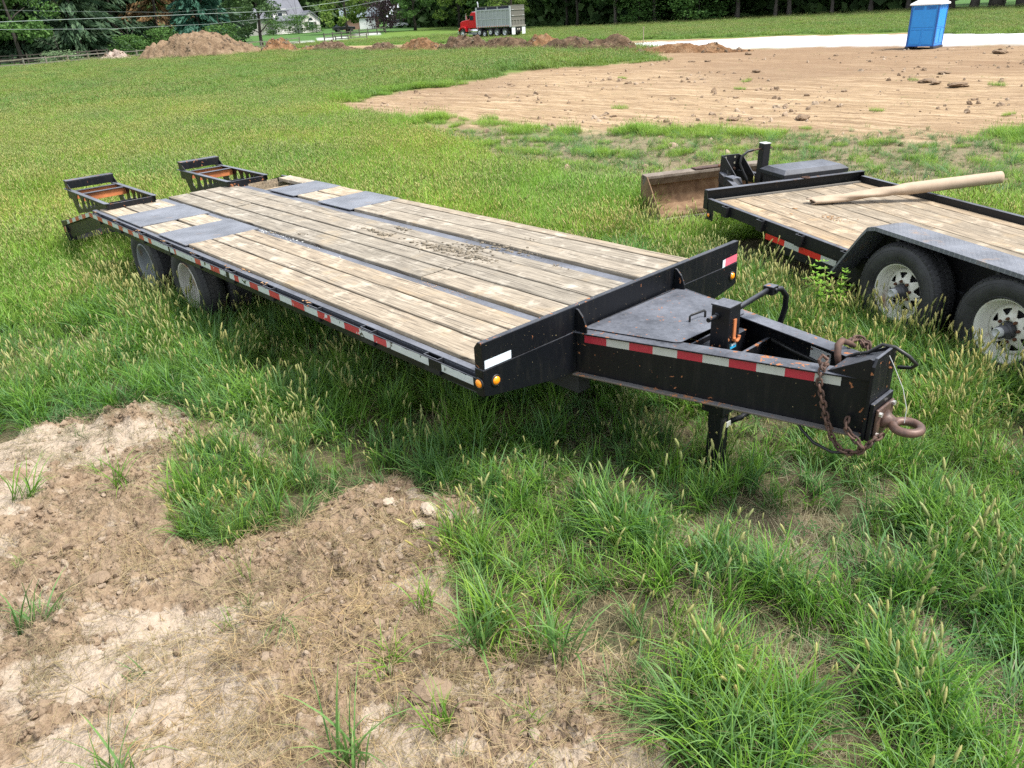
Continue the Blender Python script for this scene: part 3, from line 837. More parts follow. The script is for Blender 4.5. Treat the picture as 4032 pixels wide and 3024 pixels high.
# tape on the near tongue beam: alternating blocks, near-new
segs = []
xs = np.linspace(0.06, 1.46, 11)
for i in range(10):
    a, b = float(xs[i]), float(xs[i + 1]) if i < 9 else 1.44
    segs.append(([(a, yn(a) + 0.018, zt(a) - 0.052), (b, yn(b) + 0.018, zt(b) - 0.052), (b, yn(b) + 0.018, zt(b) - 0.003), (a, yn(a) + 0.018, zt(a) - 0.003)], i % 2))
tape(T1, F1, segs)
# tool box lid between the beams
m = MB()
lid = [(0.02, 0.775), (0.575, 0.895), (0.60, 0.915), (0.625, 1.50), (0.60, 1.535), (0.03, 1.70)]
m.prism([(x, y, zt(x) + 0.013) for x, y in lid], (0, 0, 0.005))
lid_o = P1('toolbox_lid', m, M_LID, 0.0015)
m = MB(); m.tube([(0.455, 1.20, zt(.45) + 0.017), (0.455, 1.20, zt(.45) + 0.052), (0.462, 1.207, zt(.45) + 0.060), (0.475, 1.31, zt(.45) + 0.060), (0.48, 1.318, zt(.45) + 0.052), (0.48, 1.318, zt(.45) + 0.017)], 0.0085, 8, flat=0.6)
P1('handle', m, M_CABLE, parent=lid_o, smoothed=True)
m = MB(); m.tube([(0.60, 1.36, 0.08), (0.60, 1.36, 0.115), (0.604, 1.375, 0.122), (0.608, 1.39, 0.115), (0.608, 1.39, 0.08)], 0.004, 6); P1('lock_staple', m, M_RUST, parent=lid_o)
m = MB(); m.box(0.615, 0.627, 0.93, 1.50, -0.17, 0.062); m.box(0.05, 0.62, 0.92, 1.50, -0.18, -0.17); P1('toolbox_front', m, M_BLACK_WORN, 0.002)
# front plate with side gussets
m = MB()
m.prism([(1.575, 1.02, -0.20), (1.575, 1.02, 0.19), (1.575, 1.045, 0.228), (1.575, 1.235, 0.232), (1.575, 1.25, 0.21), (1.575, 1.25, -0.20)], (0.016, 0, 0)); P1('coupler_plate', m, M_BLACK_WORN, 0.003)
for yy in (1.025, 1.222):
    m = MB(); m.prism([(1.575, yy, zt(1.57) + 0.01), (1.575, yy, 0.222), (1.56, yy, 0.224), (1.37, yy, zt(1.37) + 0.014), (1.37, yy, zt(1.37) + 0.010)], (0, 0.012, 0)); P1('gusset', m, M_BLACK_WORN, 0.002)
m = MB(); m.prism([(1.38, 1.03, 0.11), (1.57, 1.03, 0.20), (1.57, 1.03, 0.21), (1.38, 1.03, 0.12)], (0, 0.19, 0)); P1('gusset_cap', m, M_BLACK_WORN, 0.002)
m = MB(); m.box(1.592, 1.612, 1.03, 1.245, -0.20, 0.0); P1('ring_mount', m, M_BLACK_WORN, 0.004)
m = MB(); m.box(1.613, 1.628, 1.055, 1.235, -0.19, -0.035)
for yy, zz in ((1.07, -0.055), (1.22, -0.045), (1.07, -0.17), (1.22, -0.165)):
    pass
P1('ring_flange', m, M_RUST_PALE, 0.006)
for yy, zz in ((1.072, -0.06), (1.215, -0.05), (1.072, -0.172), (1.215, -0.168)):
    m = MB(); Mx = Matrix.Translation((1.628, yy, zz)) @ Matrix.Rotation(math.pi / 2, 4, 'Y')
    m.lathe([(0.0, 0.012), (0.013, 0.012), (0.013, 0.0)], Mx, 6); P1('bolt', m, M_BOLT)
# lunette ring
m = MB()
cx, cy, cz = 1.735, 1.14, -0.118
rp = []
for k in range(28):
    th = 2 * math.pi * k / 28; rp.append((cx + 0.060 * math.cos(th), cy + 0.060 * math.sin(th), cz))
m.tube(rp, 0.021, 12, closed=True)
m.tube([(1.625, cy, cz + 0.008), (1.65, cy, cz + 0.004), (1.685, cy, cz)], [0.050, 0.036, 0.024], 12)
P1('lunette_ring', m, M_RUST_PALE, smoothed=True)
# jack
JX, JY = 0.755, 1.09
jk = MB(); jk.box(JX - 0.055, JX + 0.055, JY - 0.055, JY + 0.055, -0.30, 0.292)
jack = P1('jack_post', jk, M_BLACK, 0.004)
m = MB(); m.box(JX - 0.059, JX + 0.059, JY - 0.059, JY + 0.059, 0.292, 0.30); P1('jack_cap', m, M_RAIL, 0.003, jack)
m = MB(); m.box(JX - 0.042, JX + 0.042, JY - 0.042, JY + 0.042, -0.80, -0.30); m.box(JX - 0.07, JX + 0.07, JY - 0.07, JY + 0.07, -0.34, -0.28); P1('jack_leg', m, M_BLACK_WORN, 0.003, jack)
m = MB(); m.box(JX - 0.08, JX + 0.08, JY - 0.08, JY + 0.08, -0.805, -0.793); P1('jack_foot', m, M_RUST, 0.002, jack)
m = MB(); m.tube([(JX - 0.02, JY - 0.05, 0.235), (JX - 0.02, JY - 0.135, 0.235)], 0.013, 14); m.tube([(JX - 0.02, JY - 0.056, 0.235), (JX - 0.02, JY - 0.07, 0.235)], 0.019, 14); P1('drive_stub', m, M_BLACK, 0, jack)
# crank
m = MB(); m.tube([(JX, JY + 0.05, 0.235), (JX + 0.005, JY + 0.13, 0.24), (JX + 0.01, JY + 0.42, 0.262)], 0.0155, 12); P1('crank_shaft', m, M_BLACK_WORN, 0, jack, True)
m = MB(); m.box(JX - 0.02, JX + 0.045, JY + 0.40, JY + 0.46, 0.235, 0.285); m.tube([(JX - .03, JY + .43, .262), (JX + .055, JY + .43, .262)], .012, 8); P1('crank_knuckle', m, M_BLACK_WORN, 0.004, jack)
m = MB(); m.tube([(JX + 0.015, JY + 0.43, 0.262), (JX + 0.04, JY + 0.50, 0.25), (JX + 0.05, JY + 0.545, 0.20), (JX + 0.045, JY + 0.56, 0.12), (JX + 0.03, JY + 0.55, 0.03), (JX + .02, JY + .54, -.03)], 0.0165, 12); P1('crank_arm', m, M_BLACK, 0, jack, True)
m = MB(); m.tube([(JX + 0.06, JY - .005 + .01 * math.cos(a), 0.0) if False else (JX + 0.064, JY + 0.02 + 0.024 * math.sin(a), 0.115 - 0.024 * math.cos(a)) for a in np.linspace(-1.6, 1.6, 9)], 0.009, 8)
m.box(JX + 0.055, JX + 0.062, JY - 0.012, JY + 0.012, 0.10, 0.22)
P1('crank_hook', m, M_PRIMER, 0, jack)
m = MB(); m.box(JX + 0.055, JX + 0.0565, JY - 0.035, JY + 0.035, 0.048, 0.085); dec = P1('maker_decal', m, flat('decal_dark', (0.02, 0.05, 0.06), 0.4), 0, jack)
m = MB(); m.box(JX + 0.0565, JX + 0.0575, JY - 0.026, JY + 0.03, 0.053, 0.066, 0); m.box(JX + 0.0565, JX + 0.0575, JY - 0.014, JY + 0.026, 0.068, 0.079, 1); P1('decal_stripe', m, [flat('decal_blue', (0.03, 0.35, 0.62), 0.4), flat('decal_white', (0.8, 0.85, 0.85), 0.4)], 0, jack)
m = MB(); m.tube([(JX + .05, JY + .05, -.42), (JX + .09, JY + .10, -.40), (JX + .10, JY + .14, -.385)], .016, 8); P1('leg_pin', m, M_BLACK, 0, jack, True)
m = MB(); m.box(JX + .05, JX + .058, JY + .0, JY + .05, -.44, -.41); P1('pin_label', m, M_TWHITE, 0, jack)
m = MB(); m.box(JX - 0.16, JX - 0.056, 0.95, 1.42, -0.19, 0.03); m.box(JX + .056, JX + .075, 0.90, 1.46, -0.19, 0.0); P1('jack_bracket', m, M_BLACK_WORN, 0.002)
# junction box
m = MB(); m.prism([(1.10, 1.392, -0.055), (1.235, 1.35, -0.055), (1.235, 1.35, 0.048), (1.10, 1.392, 0.048)], (0.012, 0.045, 0)); jb = P1('junction_box', m, M_SILVER, 0.004)
for x, y, z in ((1.113, 1.385, -.04), (1.222, 1.351, -.04), (1.113, 1.385, .034), (1.222, 1.351, .034)):
    m = MB(); m.box(x - .004, x + .004, y - .005, y + .002, z - .004, z + .004); P1('screw', m, M_RUST_DARK, 0, jb)
# electric cable over the top and below
m = MB(); m.tube([(1.30, 1.33, -0.06), (1.33, 1.27, 0.02), (1.376, 1.22, 0.115), (1.426, 1.2, 0.155), (1.481, 1.2, 0.178), (1.541, 1.2, 0.235), (1.597, 1.21, 0.232), (1.66, 1.22, 0.20), (1.69, 1.25, 0.155), (1.66, 1.28, 0.12), (1.60, 1.27, 0.11)], 0.009, 8)
P1('electric_cable', m, M_CABLE, smoothed=True)
m = MB(); m.tube([(1.25, 1.00, -0.18), (1.29, 1.00, -0.235), (1.36, 1.00, -0.285), (1.46, 1.00, -0.302), (1.56, 1.02, -0.275), (1.62, 1.08, -0.22)], 0.008, 8); P1('electric_cable', m, M_CABLE, smoothed=True)
m = MB(); m.tube([(0.85, 1.44, 0.0), (1.0, 1.41, -0.02), (1.15, 1.38, -.03), (1.3, 1.33, -.06)], 0.012, 8); P1('wiring_conduit', m, M_CABLE, smoothed=True)
m = MB(); m.tube([(1.585, 1.17, 0.21), (1.62, 1.165, 0.16), (1.68, 1.16, 0.06), (1.715, 1.15, -0.03), (1.72, 1.14, -0.10)], 0.0018, 5); P1('breakaway_wire', m, M_SILVER)
# hook lying on the far beam and its shackle
m = MB(); m.tube([(1.335, 1.245, 0.03), (1.315, 1.245, 0.10), (1.30, 1.27, 0.145), (1.30, 1.31, 0.155), (1.32, 1.35, 0.135), (1.34, 1.375, 0.115)], [0.016, 0.017, 0.018, 0.018, 0.015, 0.012], 10); P1('chain_hook', m, M_RUST, smoothed=True)

# safety chains: links as sub-parts sharing one mesh
lk = MB()
Lh, Lw, Lr = 0.0195, 0.0125, 0.0058
ring = []
for k in range(16):
    th = 2 * math.pi * k / 16
    ring.append(((Lh - Lw if math.cos(th) > 0 else -(Lh - Lw)) + Lw * math.cos(th), Lw * math.sin(th), 0))
lk.tube(ring, Lr, 8, closed=True)
link_me = lk.mesh('chain_link', M_RUST, True)
def chain(path, parent, frame, first_roll=0.4, name='safety_chain'):
    P = [Vector(q) for q in path]
    # first link is the part's own mesh; the rest are its children
    seg = 0.0285; pts = []; 
    L = [0.0]
    for i in range(1, len(P)): L.append(L[-1] + (P[i] - P[i - 1]).length)
    n = int(L[-1] / seg)
    def at(s):
        for i in range(1, len(P)):
            if s <= L[i]: return P[i - 1].lerp(P[i], (s - L[i - 1]) / max(1e-9, L[i] - L[i - 1]))
        return P[-1]
    root = None
    for i in range(n):
        a, b = at(i * seg), at((i + 1) * seg)
        t = (b - a).normalized(); side = t.cross(Vector((0.25, 1, 0.15))).normalized(); up = side.cross(t)
        roll = first_roll + (math.pi / 2 if i % 2 else 0) + rnd.uniform(-.25, .25)
        s2 = side * math.cos(roll) + up * math.sin(roll); u2 = t.cross(s2)
        c = (a + b) / 2
        M = frame @ Matrix(((t.x, s2.x, u2.x, c.x), (t.y, s2.y, u2.y, c.y), (t.z, s2.z, u2.z, c.z), (0, 0, 0, 1)))
        if root is None:
            root = bpy.data.objects.new(name, link_me); place(root, M, parent)
        else:
            o = bpy.data.objects.new('chain_link', link_me); place(o, M, root)
    return root
chain([(1.345, 1.06, 0.135), (1.352, 1.01, 0.128), (1.353, 0.985, 0.062), (1.369, 0.985, 0.012), (1.387, 0.985, -0.037), (1.40, 0.985, -0.084), (1.414, 0.985, -0.119), (1.434, 0.985, -0.164), (1.449, 0.985, -0.205), (1.471, 0.985, -0.233),
       (1.503, 0.985, -0.262), (1.536, 0.99, -0.269), (1.572, 1.0, -0.263), (1.604, 1.0, -0.237), (1.628, 1.01, -0.192), (1.65, 1.04, -0.160), (1.66, 1.10, -0.17)], T1, F1)
chain([(1.503, 1.02, -0.10), (1.512, 0.99, -0.125), (1.520, 0.985, -0.150), (1.548, 0.985, -0.168), (1.578, 0.985, -0.188), (1.603, 0.99, -0.215), (1.59, 1.0, -0.25)], T1, F1)
chain([(1.32, 1.36, 0.12), (1.30, 1.42, 0.125), (1.315, 1.47, 0.125), (1.35, 1.475, 0.115), (1.38, 1.44, 0.11), (1.36, 1.41, 0.115), (1.33, 1.44, 0.14)], T1, F1)
chain([(1.375, 1.45, 0.12), (1.40, 1.42, 0.09), (1.42, 1.39, 0.03)], T1, F1)
m = MB(); m.lathe([(0.0, 0.03), (0.013, 0.03), (0.013, -0.02)], Matrix.Translation((1.345, 1.05, 0.125)) @ Matrix.Rotation(1.2, 4, 'X'), 6)
m.tube([(1.335, 1.03, 0.12), (1.32, 1.03, 0.15), (1.325, 1.05, 0.17), (1.35, 1.06, 0.15)], 0.009, 8); P1('shackle', m, M_RUST)

# ramps folded over the tail
def ramp_part(y0, y1):
    rp = bpy.data.objects.new('loading_ramp', None); place(rp, F1 @ Matrix.Translation((-7.1, (y0 + y1) / 2, 0)), T1)
    import_b = bpy.data
    for s, yy in ((1, y0), (-1, y1)):
        # side plate with oval holes: strips between holes
        xs0, xs1 = -7.93, -6.42
        top = lambda x: 0.085 + (x + 6.42) * -0.006
        def bot(x):
            if x < -7.80: return -0.02
            if x < -7.70: return -0.02 - (x + 7.80) * 1.6
            return -0.18 + (x + 7.70) * 0.172
        holes = [(-7.50, 0.078, 0.088), (-7.26, 0.058, 0.066), (-7.07, 0.042, 0.050), (-6.92, 0.028, 0.034), (-6.80, 0.013, 0.018)]
        mb = MB()
        xs = sorted(set([xs0, -7.80, -7.70, xs1] + [h[0] + h[1] * math.cos(a) for h in holes for a in np.linspace(0, math.pi, 9)]))
        th = 0.008
        def quad(x0, x1, a0, a1, b0, b1):
            mb.prism([(x0, yy, a0), (x1, yy, a1), (x1, yy, b1), (x0, yy, b0)], (0, th * s, 0))
        for i in range(len(xs) - 1):
            x0, x1 = xs[i], xs[i + 1]; xm = (x0 + x1) / 2
            h = next((h for h in holes if abs(xm - h[0]) < h[1]), None)
            if h is None: quad(x0, x1, bot(x0), bot(x1), top(x0), top(x1))
            else:
                cz = lambda x: (top(x) + bot(x)) / 2
                e = lambda x: h[2] * math.sqrt(max(0, 1 - ((x - h[0]) / h[1]) ** 2))
                c = cz(h[0]) + 0.01
                quad(x0, x1, bot(x0), bot(x1), c - e(x0), c - e(x1)); quad(x0, x1, c + e(x0), c + e(x1), top(x0), top(x1))
        mb.build('side_plate', M_BLACK, rp, F1)
        mb = MB(); mb.box(-7.98, -6.45, min(yy - 0.02 * s, yy + 0.03 * s), max(yy - 0.02 * s, yy + 0.03 * s), 0.087, 0.096)
        mb.add([(-6.45, yy - 0.02 * s, .087), (-6.36, yy + .02 * s, .100), (-6.45, yy + 0.03 * s, .087), (-6.45, yy - 0.02 * s, .096), (-6.36, yy + .02 * s, .104), (-6.45, yy + .03 * s, .096)], [(0, 1, 2), (3, 5, 4), (0, 3, 4, 1), (1, 4, 5, 2)])
        mb.build('top_flange', M_CHANNEL, rp, F1, bevel=0.001)
    mb = MB(); mb.box(-6.47, -6.45, y0, y1, -0.02, 0.085); mb.build('tip_bar', M_BLACK_WORN, rp, F1, bevel=0.002)
    mb = MB(); mb.box(-7.812, -7.80, y0, y1, 0.105, 0.19); mb.box(-7.93, -7.80, y0 - .006, y0, 0.097, 0.19); mb.box(-7.93, -7.80, y1, y1 + .006, 0.097, 0.19)
    mb.prism([(-7.70, y0 - .007, 0.099), (-7.86, y0 - .007, 0.20), (-7.93, y0 - .007, 0.20), (-7.93, y0 - .007, 0.099)], (0, 0.006, 0)); mb.prism([(-7.70, y1 + .001, 0.099), (-7.86, y1 + .001, 0.20), (-7.93, y1 + .001, 0.20), (-7.93, y1 + .001, 0.099)], (0, 0.006, 0))
    mb.box(-7.935, -7.80, y0 - 0.012, y1 + 0.012, 0.19, 0.20)
    mb.build('lip', M_BLACK_WORN, rp, F1, bevel=0.002)
    for xx in (-7.72, -7.42):
        mb = MB(); mb.box(xx, xx + 0.008, y0 + 0.009, y1 - 0.009, 0.0 if xx > -7.6 else -.01, 0.084)
        mb.build('cross_bar', M_PRIMER, rp, F1)
        mb = MB(); mb.box(xx - 0.02, xx + 0.035, y0 + 0.009, y1 - 0.009, 0.0845, 0.0905); mb.build('tread_bar', M_CHANNEL, rp, F1, bevel=0.001)
    for xx in (-7.12, -6.82):
        mb = MB(); mb.box(xx, xx + 0.02, y0 + 0.009, y1 - 0.009, -0.03, -0.015); mb.build('cross_bar', M_BLACK, rp, F1)
ramp_part(0.135, 0.665); ramp_part(1.545, 2.05)

# wheels
def tyre_profile(r, w, rr):
    return [(rr, -w * 0.40), (rr + 0.03, -w * 0.46), (r - 0.10, -w * 0.52), (r - 0.035, -w * 0.49), (r - 0.008, -w * 0.40), (r, -w * 0.3), (r, w * 0.3), (r - 0.008, w * 0.40), (r - 0.035, w * 0.49), (r - 0.10, w * 0.52), (rr + 0.03, w * 0.46), (rr, w * 0.40)]
def tread(mb, M, r, w, n=60):
    for i in range(n):
        a = 2 * math.pi * i / n
        for row, (h0, h1, sh) in enumerate(((-w * .47, -w * .27, 0), (-w * .22, -w * .05, .5), (w * .05, w * .22, 0), (w * .27, w * .47, .5))):
            a0 = a + sh * 2 * math.pi / n; a1 = a0 + 2 * math.pi / n * 0.72
            rin = r - 0.004
            vs = []
            for rad, drop in ((rin, 0), (r + 0.006, 0)):
                for aa, hh in ((a0, h0), (a1, h0), (a1, h1), (a0, h1)):
                    q = rad - (0.022 if (row in (0, 3) and abs(hh) > w * .4) else 0)
                    vs.append(M @ Vector((q * math.cos(aa), q * math.sin(aa), hh)))
            mb.add(vs, [(4, 5, 6, 7), (0, 1, 5, 4), (1, 2, 6, 5), (2, 3, 7, 6), (3, 0, 4, 7)])
def wheel1(x, y, rim, mud):
    M = Matrix.Translation((x, y, -0.45)) @ Matrix.Rotation(math.pi / 2, 4, 'X')       # +Z of M points to -Y (outwards, near side)
    w = bpy.data.objects.new('wheel', None); place(w, F1 @ M, T1)
    mb = MB(); mb.lathe(tyre_profile(0.382, 0.22, 0.225), M, 48); mb.build('tyre', mud, w, F1, True)
    mb = MB(); tread(mb, M, 0.382, 0.22, 54); mb.build('tread', mud, w, F1)
    mb = MB(); mb.lathe([(0.226, 0.085), (0.232, 0.098), (0.222, 0.102), (0.212, 0.09), (0.203, 0.06), (0.196, -0.02), (0.16, -0.055), (0.11, -0.05), (0.10, 0.0), (0.06, 0.03), (0.0, 0.03)], M, 40); mb.build('rim', rim, w, F1, True)
for x, rim in ((-5.62, M_RIM_GREY), (-4.50, M_RIM_RUSTY)):
    wheel1(x, 0.235, rim, M_TYRE_MUD); wheel1(x, 0.49, M_RIM_GREY, M_TYRE_MUD)
    wheel1(x, 1.94, M_RIM_GREY, M_TYRE_MUD); wheel1(x, 2.195, M_RIM_GREY, M_TYRE_MUD)
    m = MB(); m.tube([(x, 0.3, -0.45), (x, 2.15, -0.45)], 0.05, 12); P1('axle', m, M_DARK)
m = MB(); m.box(-6.1, -4.0, 0.78, 0.84, -0.44, -0.36); m.box(-6.1, -4.0, 1.58, 1.64, -0.44, -0.36); P1('leaf_spring', m, M_DARK)
# ------------------------------------------------------------------ trailer two
_X = Vector((0.925, -0.380, -0.029)).normalized(); _Y = Vector((0.379, 0.925, -0.018)); _Y = (_Y - _X * _Y.dot(_X)).normalized(); _Z = _X.cross(_Y)
F2 = Matrix(((_X.x, _Y.x, _Z.x, -2.129), (_X.y, _Y.y, _Z.y, 5.267), (_X.z, _Y.z, _Z.z, 0.558), (0, 0, 0, 1)))
_b2 = F2 @ Vector((2.8, 1.12, 0)); 
T2 = thing('equipment_trailer', 'low black plank-deck trailer with checker-plate fender and white spoked wheels, at the right edge', 'trailer', (_b2.x, _b2.y, 0))
def P2(name, mb, mat, bevel=0.0, parent=None, smoothed=False):
    return mb.build(name, mat, parent or T2, F2, smoothed, bevel)
M_BLACK2 = painted_black('worn_black_frame', base=(0.009, 0.009, 0.010), chips=0.60, chipcol=(0.16, 0.09, 0.055), dust=0.9, rough=0.42)
r2 = random.Random(5)
ys = [0.125, 0.345, 0.612, 0.862, 1.115, 1.365, 1.60, 1.82, 2.045, 2.195]
ZW2 = -0.032
for i in range(9):
    plank(0.035, 6.0, ys[i], ys[i + 1], ZW2 + r2.uniform(-.003, .003), 0.04, M_WOOD_EDGE, T2, F2, r2)
W2 = 2.255
m = MB(); m.box(0.0, 6.05, 0.0, 0.008, -0.112, 0.0); m.box(0.0, 6.05, 0.008, 0.05, -0.008, 0.0); m.box(0, 6.05, 0.075, 0.12, -0.10, -0.036); P2('side_rail', m, M_BLACK2, 0.002)
m = MB(); m.box(0.0, 6.05, W2 - 0.055, W2, -0.112, 0.040); P2('side_rail', m, M_BLACK2, 0.003)
m = MB(); m.prism([(1.02, 0.012, -0.113), (6.0, 0.012, -0.113), (6.0, 0.012, -0.275), (1.35, 0.012, -0.275)], (0, 0.10, 0)); m.box(1.3, 6.0, 2.1, 2.2, -0.28, -0.113); P2('lower_beam', m, M_BLACK2, 0.003)
m = MB(); m.box(0.2, 5.9, 0.6, 0.7, -0.2, -0.075); m.box(0.2, 5.9, 1.5, 1.6, -0.2, -0.075); P2('under_frame', m, M_DARK)
# bulkhead
m = MB()
m.box(-0.062, 0.0, -0.002, W2 + 0.002, 0.082, 0.092); m.box(-0.070, -0.062, -0.002, W2 + 0.002, -0.112, 0.092)
P2('bulkhead', m, M_BLACK2, 0.002)
for yy in (-0.006, W2 + 0.001):
    m = MB(); m.prism([(-0.07, yy, 0.085), (-0.07, yy, -0.125), (0.01, yy, -0.125), (0.01, yy, 0.0), (-0.02, yy, 0.085)], (0, 0.006, 0)); P2('corner_plate', m, M_BLACK2, 0.001)
m = MB(); m.box(0.0, 0.03, 0.06, W2 - 0.06, -0.055, -0.018); P2('stop_bar', m, flat('dusty_bar', (0.13, 0.12, 0.105), 0.8))
# stake pockets
sp = MB()
for a in ((0, 0.09, -0.045, -0.039), (0, 0.006, -0.039, 0.0), (0.084, 0.09, -0.039, 0.0)): sp.box(a[0], a[1], a[2], a[3], -0.118, -0.006)
first = None
for i in range(10):
    x = 0.386 + 0.61 * i - 0.045
    if 2.3 < x < 5.2: continue
    M = F2 @ Matrix.Translation((x + 0.045, -0.0225, -0.062))
    if first is None: first = P2('stake_pocket', sp, M_BLACK2); first.matrix_basis = WM[T2.name].inverted() @ M; WM[first.name] = M
    else: copyobj(first, M, T2)
tape(T2, F2, [([(a, 0.010, -0.192), (b, 0.010, -0.192), (b, 0.010, -0.134), (a, 0.010, -0.134)], c) for a, b, c in ((1.06, 1.36, 0), (1.36, 1.575, 1), (1.575, 1.885, 0), (1.885, 2.09, 1))], (tape_mat('tape_bright_red', (0.62, 0.02, 0.02)), M_TWHITE))
m = MB(); m.box(0.0, 0.12, 0.002, 0.008, -0.235, -0.112); P2('lamp_tab', m, M_BLACK2)
lamp(T2, F2, (0.052, 0.0, -0.178), (0, -1, 0), 0.030)
m = MB(); m.tube([(-0.03 + 0.05 * math.cos(a) * 1.0, 1.38 + 0.045 * math.sin(a), 0.098) for a in np.linspace(-1.9, 1.9, 12)], 0.008, 8); m.box(-0.05, -0.035, 1.34, 1.42, 0.09, 0.106); P2('tie_ring', m, M_RUST)
# fender
XF0, XF1, ZF, YO = 2.688, 4.95, 0.385, -0.275
prof = [(2.33, -0.118), (2.60, 0.285), (2.66, 0.362), (2.74, ZF), (4.90, ZF), (4.98, 0.362), (5.04, 0.285), (5.31, -0.118)]
m = MB()
vs = []; th = 0.006
for (x, z) in prof: vs += [(x, YO, z), (x, 0.03, z), (x, 0.03, z - th), (x, YO, z - th)]
fs = []
for i in range(len(prof) - 1):
    a = i * 4; b = a + 4
    for k in range(4): fs.append((a + k, b + k, b + (k + 1) % 4, a + (k + 1) % 4))
m.add(vs, [q[::-1] for q in fs] + [(0, 1, 2, 3), (31, 30, 29, 28)])
# rolled outer lip
for i in range(len(prof) - 1):
    (x0, z0), (x1, z1) = prof[i], prof[i + 1]
    m.add([(x0, YO, z0), (x1, YO, z1), (x1 - 0.0, YO, z1 - 0.032), (x0 + 0.0, YO, z0 - 0.032), (x0, YO - .004, z0), (x1, YO - .004, z1), (x1, YO - .004, z1 - 0.032), (x0, YO - .004, z0 - 0.032)], [(0, 1, 2, 3), (7, 6, 5, 4), (0, 4, 5, 1), (3, 2, 6, 7)])
P2('fender', m, M_CHECK_R)
m = MB(); m.prism([(x, 0.031, z - 0.004) for x, z in prof] , (0, 0.006, 0)); P2('fender_wall', m, M_BLACK2)
for xx in (2.9, 3.80, 4.7):
    m = MB(); m.box(xx, xx + 0.03, -0.20, 0.02, 0.30, 0.372); m.box(xx, xx + 0.03, -0.02, 0.02, -0.1, 0.30); P2('fender_brace', m, M_DARK)
# wheels with spoked rims
def rim_spoked(M, r0, mats, parent):
    """dish with eight windows"""
    mb = MB()
    mb.lathe([(r0 - 0.012, -0.09), (r0 - 0.004, 0.072), (r0 + 0.006, 0.088), (r0 + 0.004, 0.094), (r0 - 0.012, 0.088), (r0 - 0.022, 0.060), (r0 - 0.030, 0.045), (r0 - 0.036, 0.012), (r0 - 0.050, -0.002)], M, 64)
    rim = mb.build('rim', mats, parent, F2, True)
    ra = [0.066, 0.082, 0.095, 0.106, 0.116, 0.128, 0.140, 0.152, 0.162, r0 - 0.050]
    ha = [0.032, 0.034, 0.030, 0.024, 0.020, 0.016, 0.012, 0.008, 0.002, -0.002]
    N = 128; mb = MB(); vs = []
    for r, h in zip(ra, ha):
        for k in range(N):
            th = 2 * math.pi * k / N; vs.append(M @ Vector((r * math.cos(th), r * math.sin(th), h)))
    fs = []
    for i in range(len(ra) - 1):
        rm = (ra[i] + ra[i + 1]) / 2
        for k in range(N):
            ph = ((k + 0.5) / N * 8) % 1.0
            hw = 0.09 + (rm - 0.108) / 0.045 * 0.24
            if 0.106 < rm < 0.153 and abs(ph - 0.5) < hw: continue
            l = (k + 1) % N
            fs.append((i * N + k, i * N + l, (i + 1) * N + l, (i + 1) * N + k))
    mb.add(vs, fs); d = mb.build('rim_disc', mats, parent, F2, True)
    so = d.modifiers.new('solid', 'SOLIDIFY'); so.thickness = 0.006
    return rim
def wheel2(x, near=True):
    yy = -0.135 if near else W2 + 0.135
    Pw = F2 @ Vector((x, yy, 0)); zl = (0.385 - Pw.z) / _Z.z
    c = Vector((x, yy, zl)); 
    M = Matrix.Translation(c) @ Matrix.Rotation(math.pi / 2 if near else -math.pi / 2, 4, 'X')
    w = bpy.data.objects.new('wheel', None); place(w, F2 @ M, T2)
    mb = MB(); mb.lathe(tyre_profile(0.395, 0.235, 0.232), M, 56); mb.build('tyre', M_TYRE, w, F2, True)
    mb = MB(); mb.lathe([(0.300, 0.118), (0.302, 0.1215), (0.305, 0.118)], M, 56); mb.lathe([(0.245, 0.1125), (0.247, 0.116), (0.25, 0.1135)], M, 56); mb.lathe([(0.34, 0.116), (0.342, 0.119), (0.345, 0.115)], M, 56); mb.build('sidewall_ring', M_TYRE, w, F2, True)
    mb = MB(); tread(mb, M, 0.395, 0.235, 52); mb.build('tread', M_TYRE, w, F2)
    rim_spoked(M @ Matrix.Rotation(x, 4, 'Z'), 0.234, M_RIM, w)
    mb = MB(); mb.lathe([(0.0, -0.05), (0.15, -0.05), (0.15, -0.02), (0.0, -0.02)], M, 24); mb.build('brake_drum', M_DARK, w, F2)
    mb = MB(); mb.lathe([(0.062, 0.02), (0.060, 0.06), (0.054, 0.075), (0.046, 0.082), (0.044, 0.12), (0.0, 0.12)], M, 28); mb.build('hub', flat('dark_hub_%d' % int(x * 10), (0.045, 0.045, 0.05), 0.35), w, F2, True)
    mb = MB(); mb.lathe([(0.036, 0.118), (0.035, 0.150), (0.030, 0.155), (0.027, 0.150), (0.0, 0.149)], M, 24); mb.build('hub_cap', M_SILVER, w, F2, True)
    lug = MB(); lug.lathe([(0.0, 0.026), (0.009, 0.026), (0.0125, 0.018), (0.0125, 0.0), (0.015, -0.002)], Matrix(), 6); lug_me = lug.mesh('lug_nut', M_RUST_DARK)
    for k in range(8):
        a = 2 * math.pi * (k + 0.3) / 8
        o = bpy.data.objects.new('lug_nut', lug_me); place(o, F2 @ M @ Matrix.Translation((0.0825 * math.cos(a), 0.0825 * math.sin(a), 0.034)), w)
    mb = MB(); mb.tube([M @ Vector((0.168, 0.0, 0.03)), M @ Vector((0.172, 0.0, 0.06)), M @ Vector((0.160, 0.0, 0.075))], 0.004, 6); mb.build('valve_stem', M_CABLE, w, F2)
for x in (3.033, 3.985): wheel2(x, True); wheel2(x, False)
for x in (3.033, 3.985):
    m = MB(); m.tube([(x, 0.0, -0.2), (x, W2, -0.2)], 0.045, 10); P2('axle', m, M_DARK)
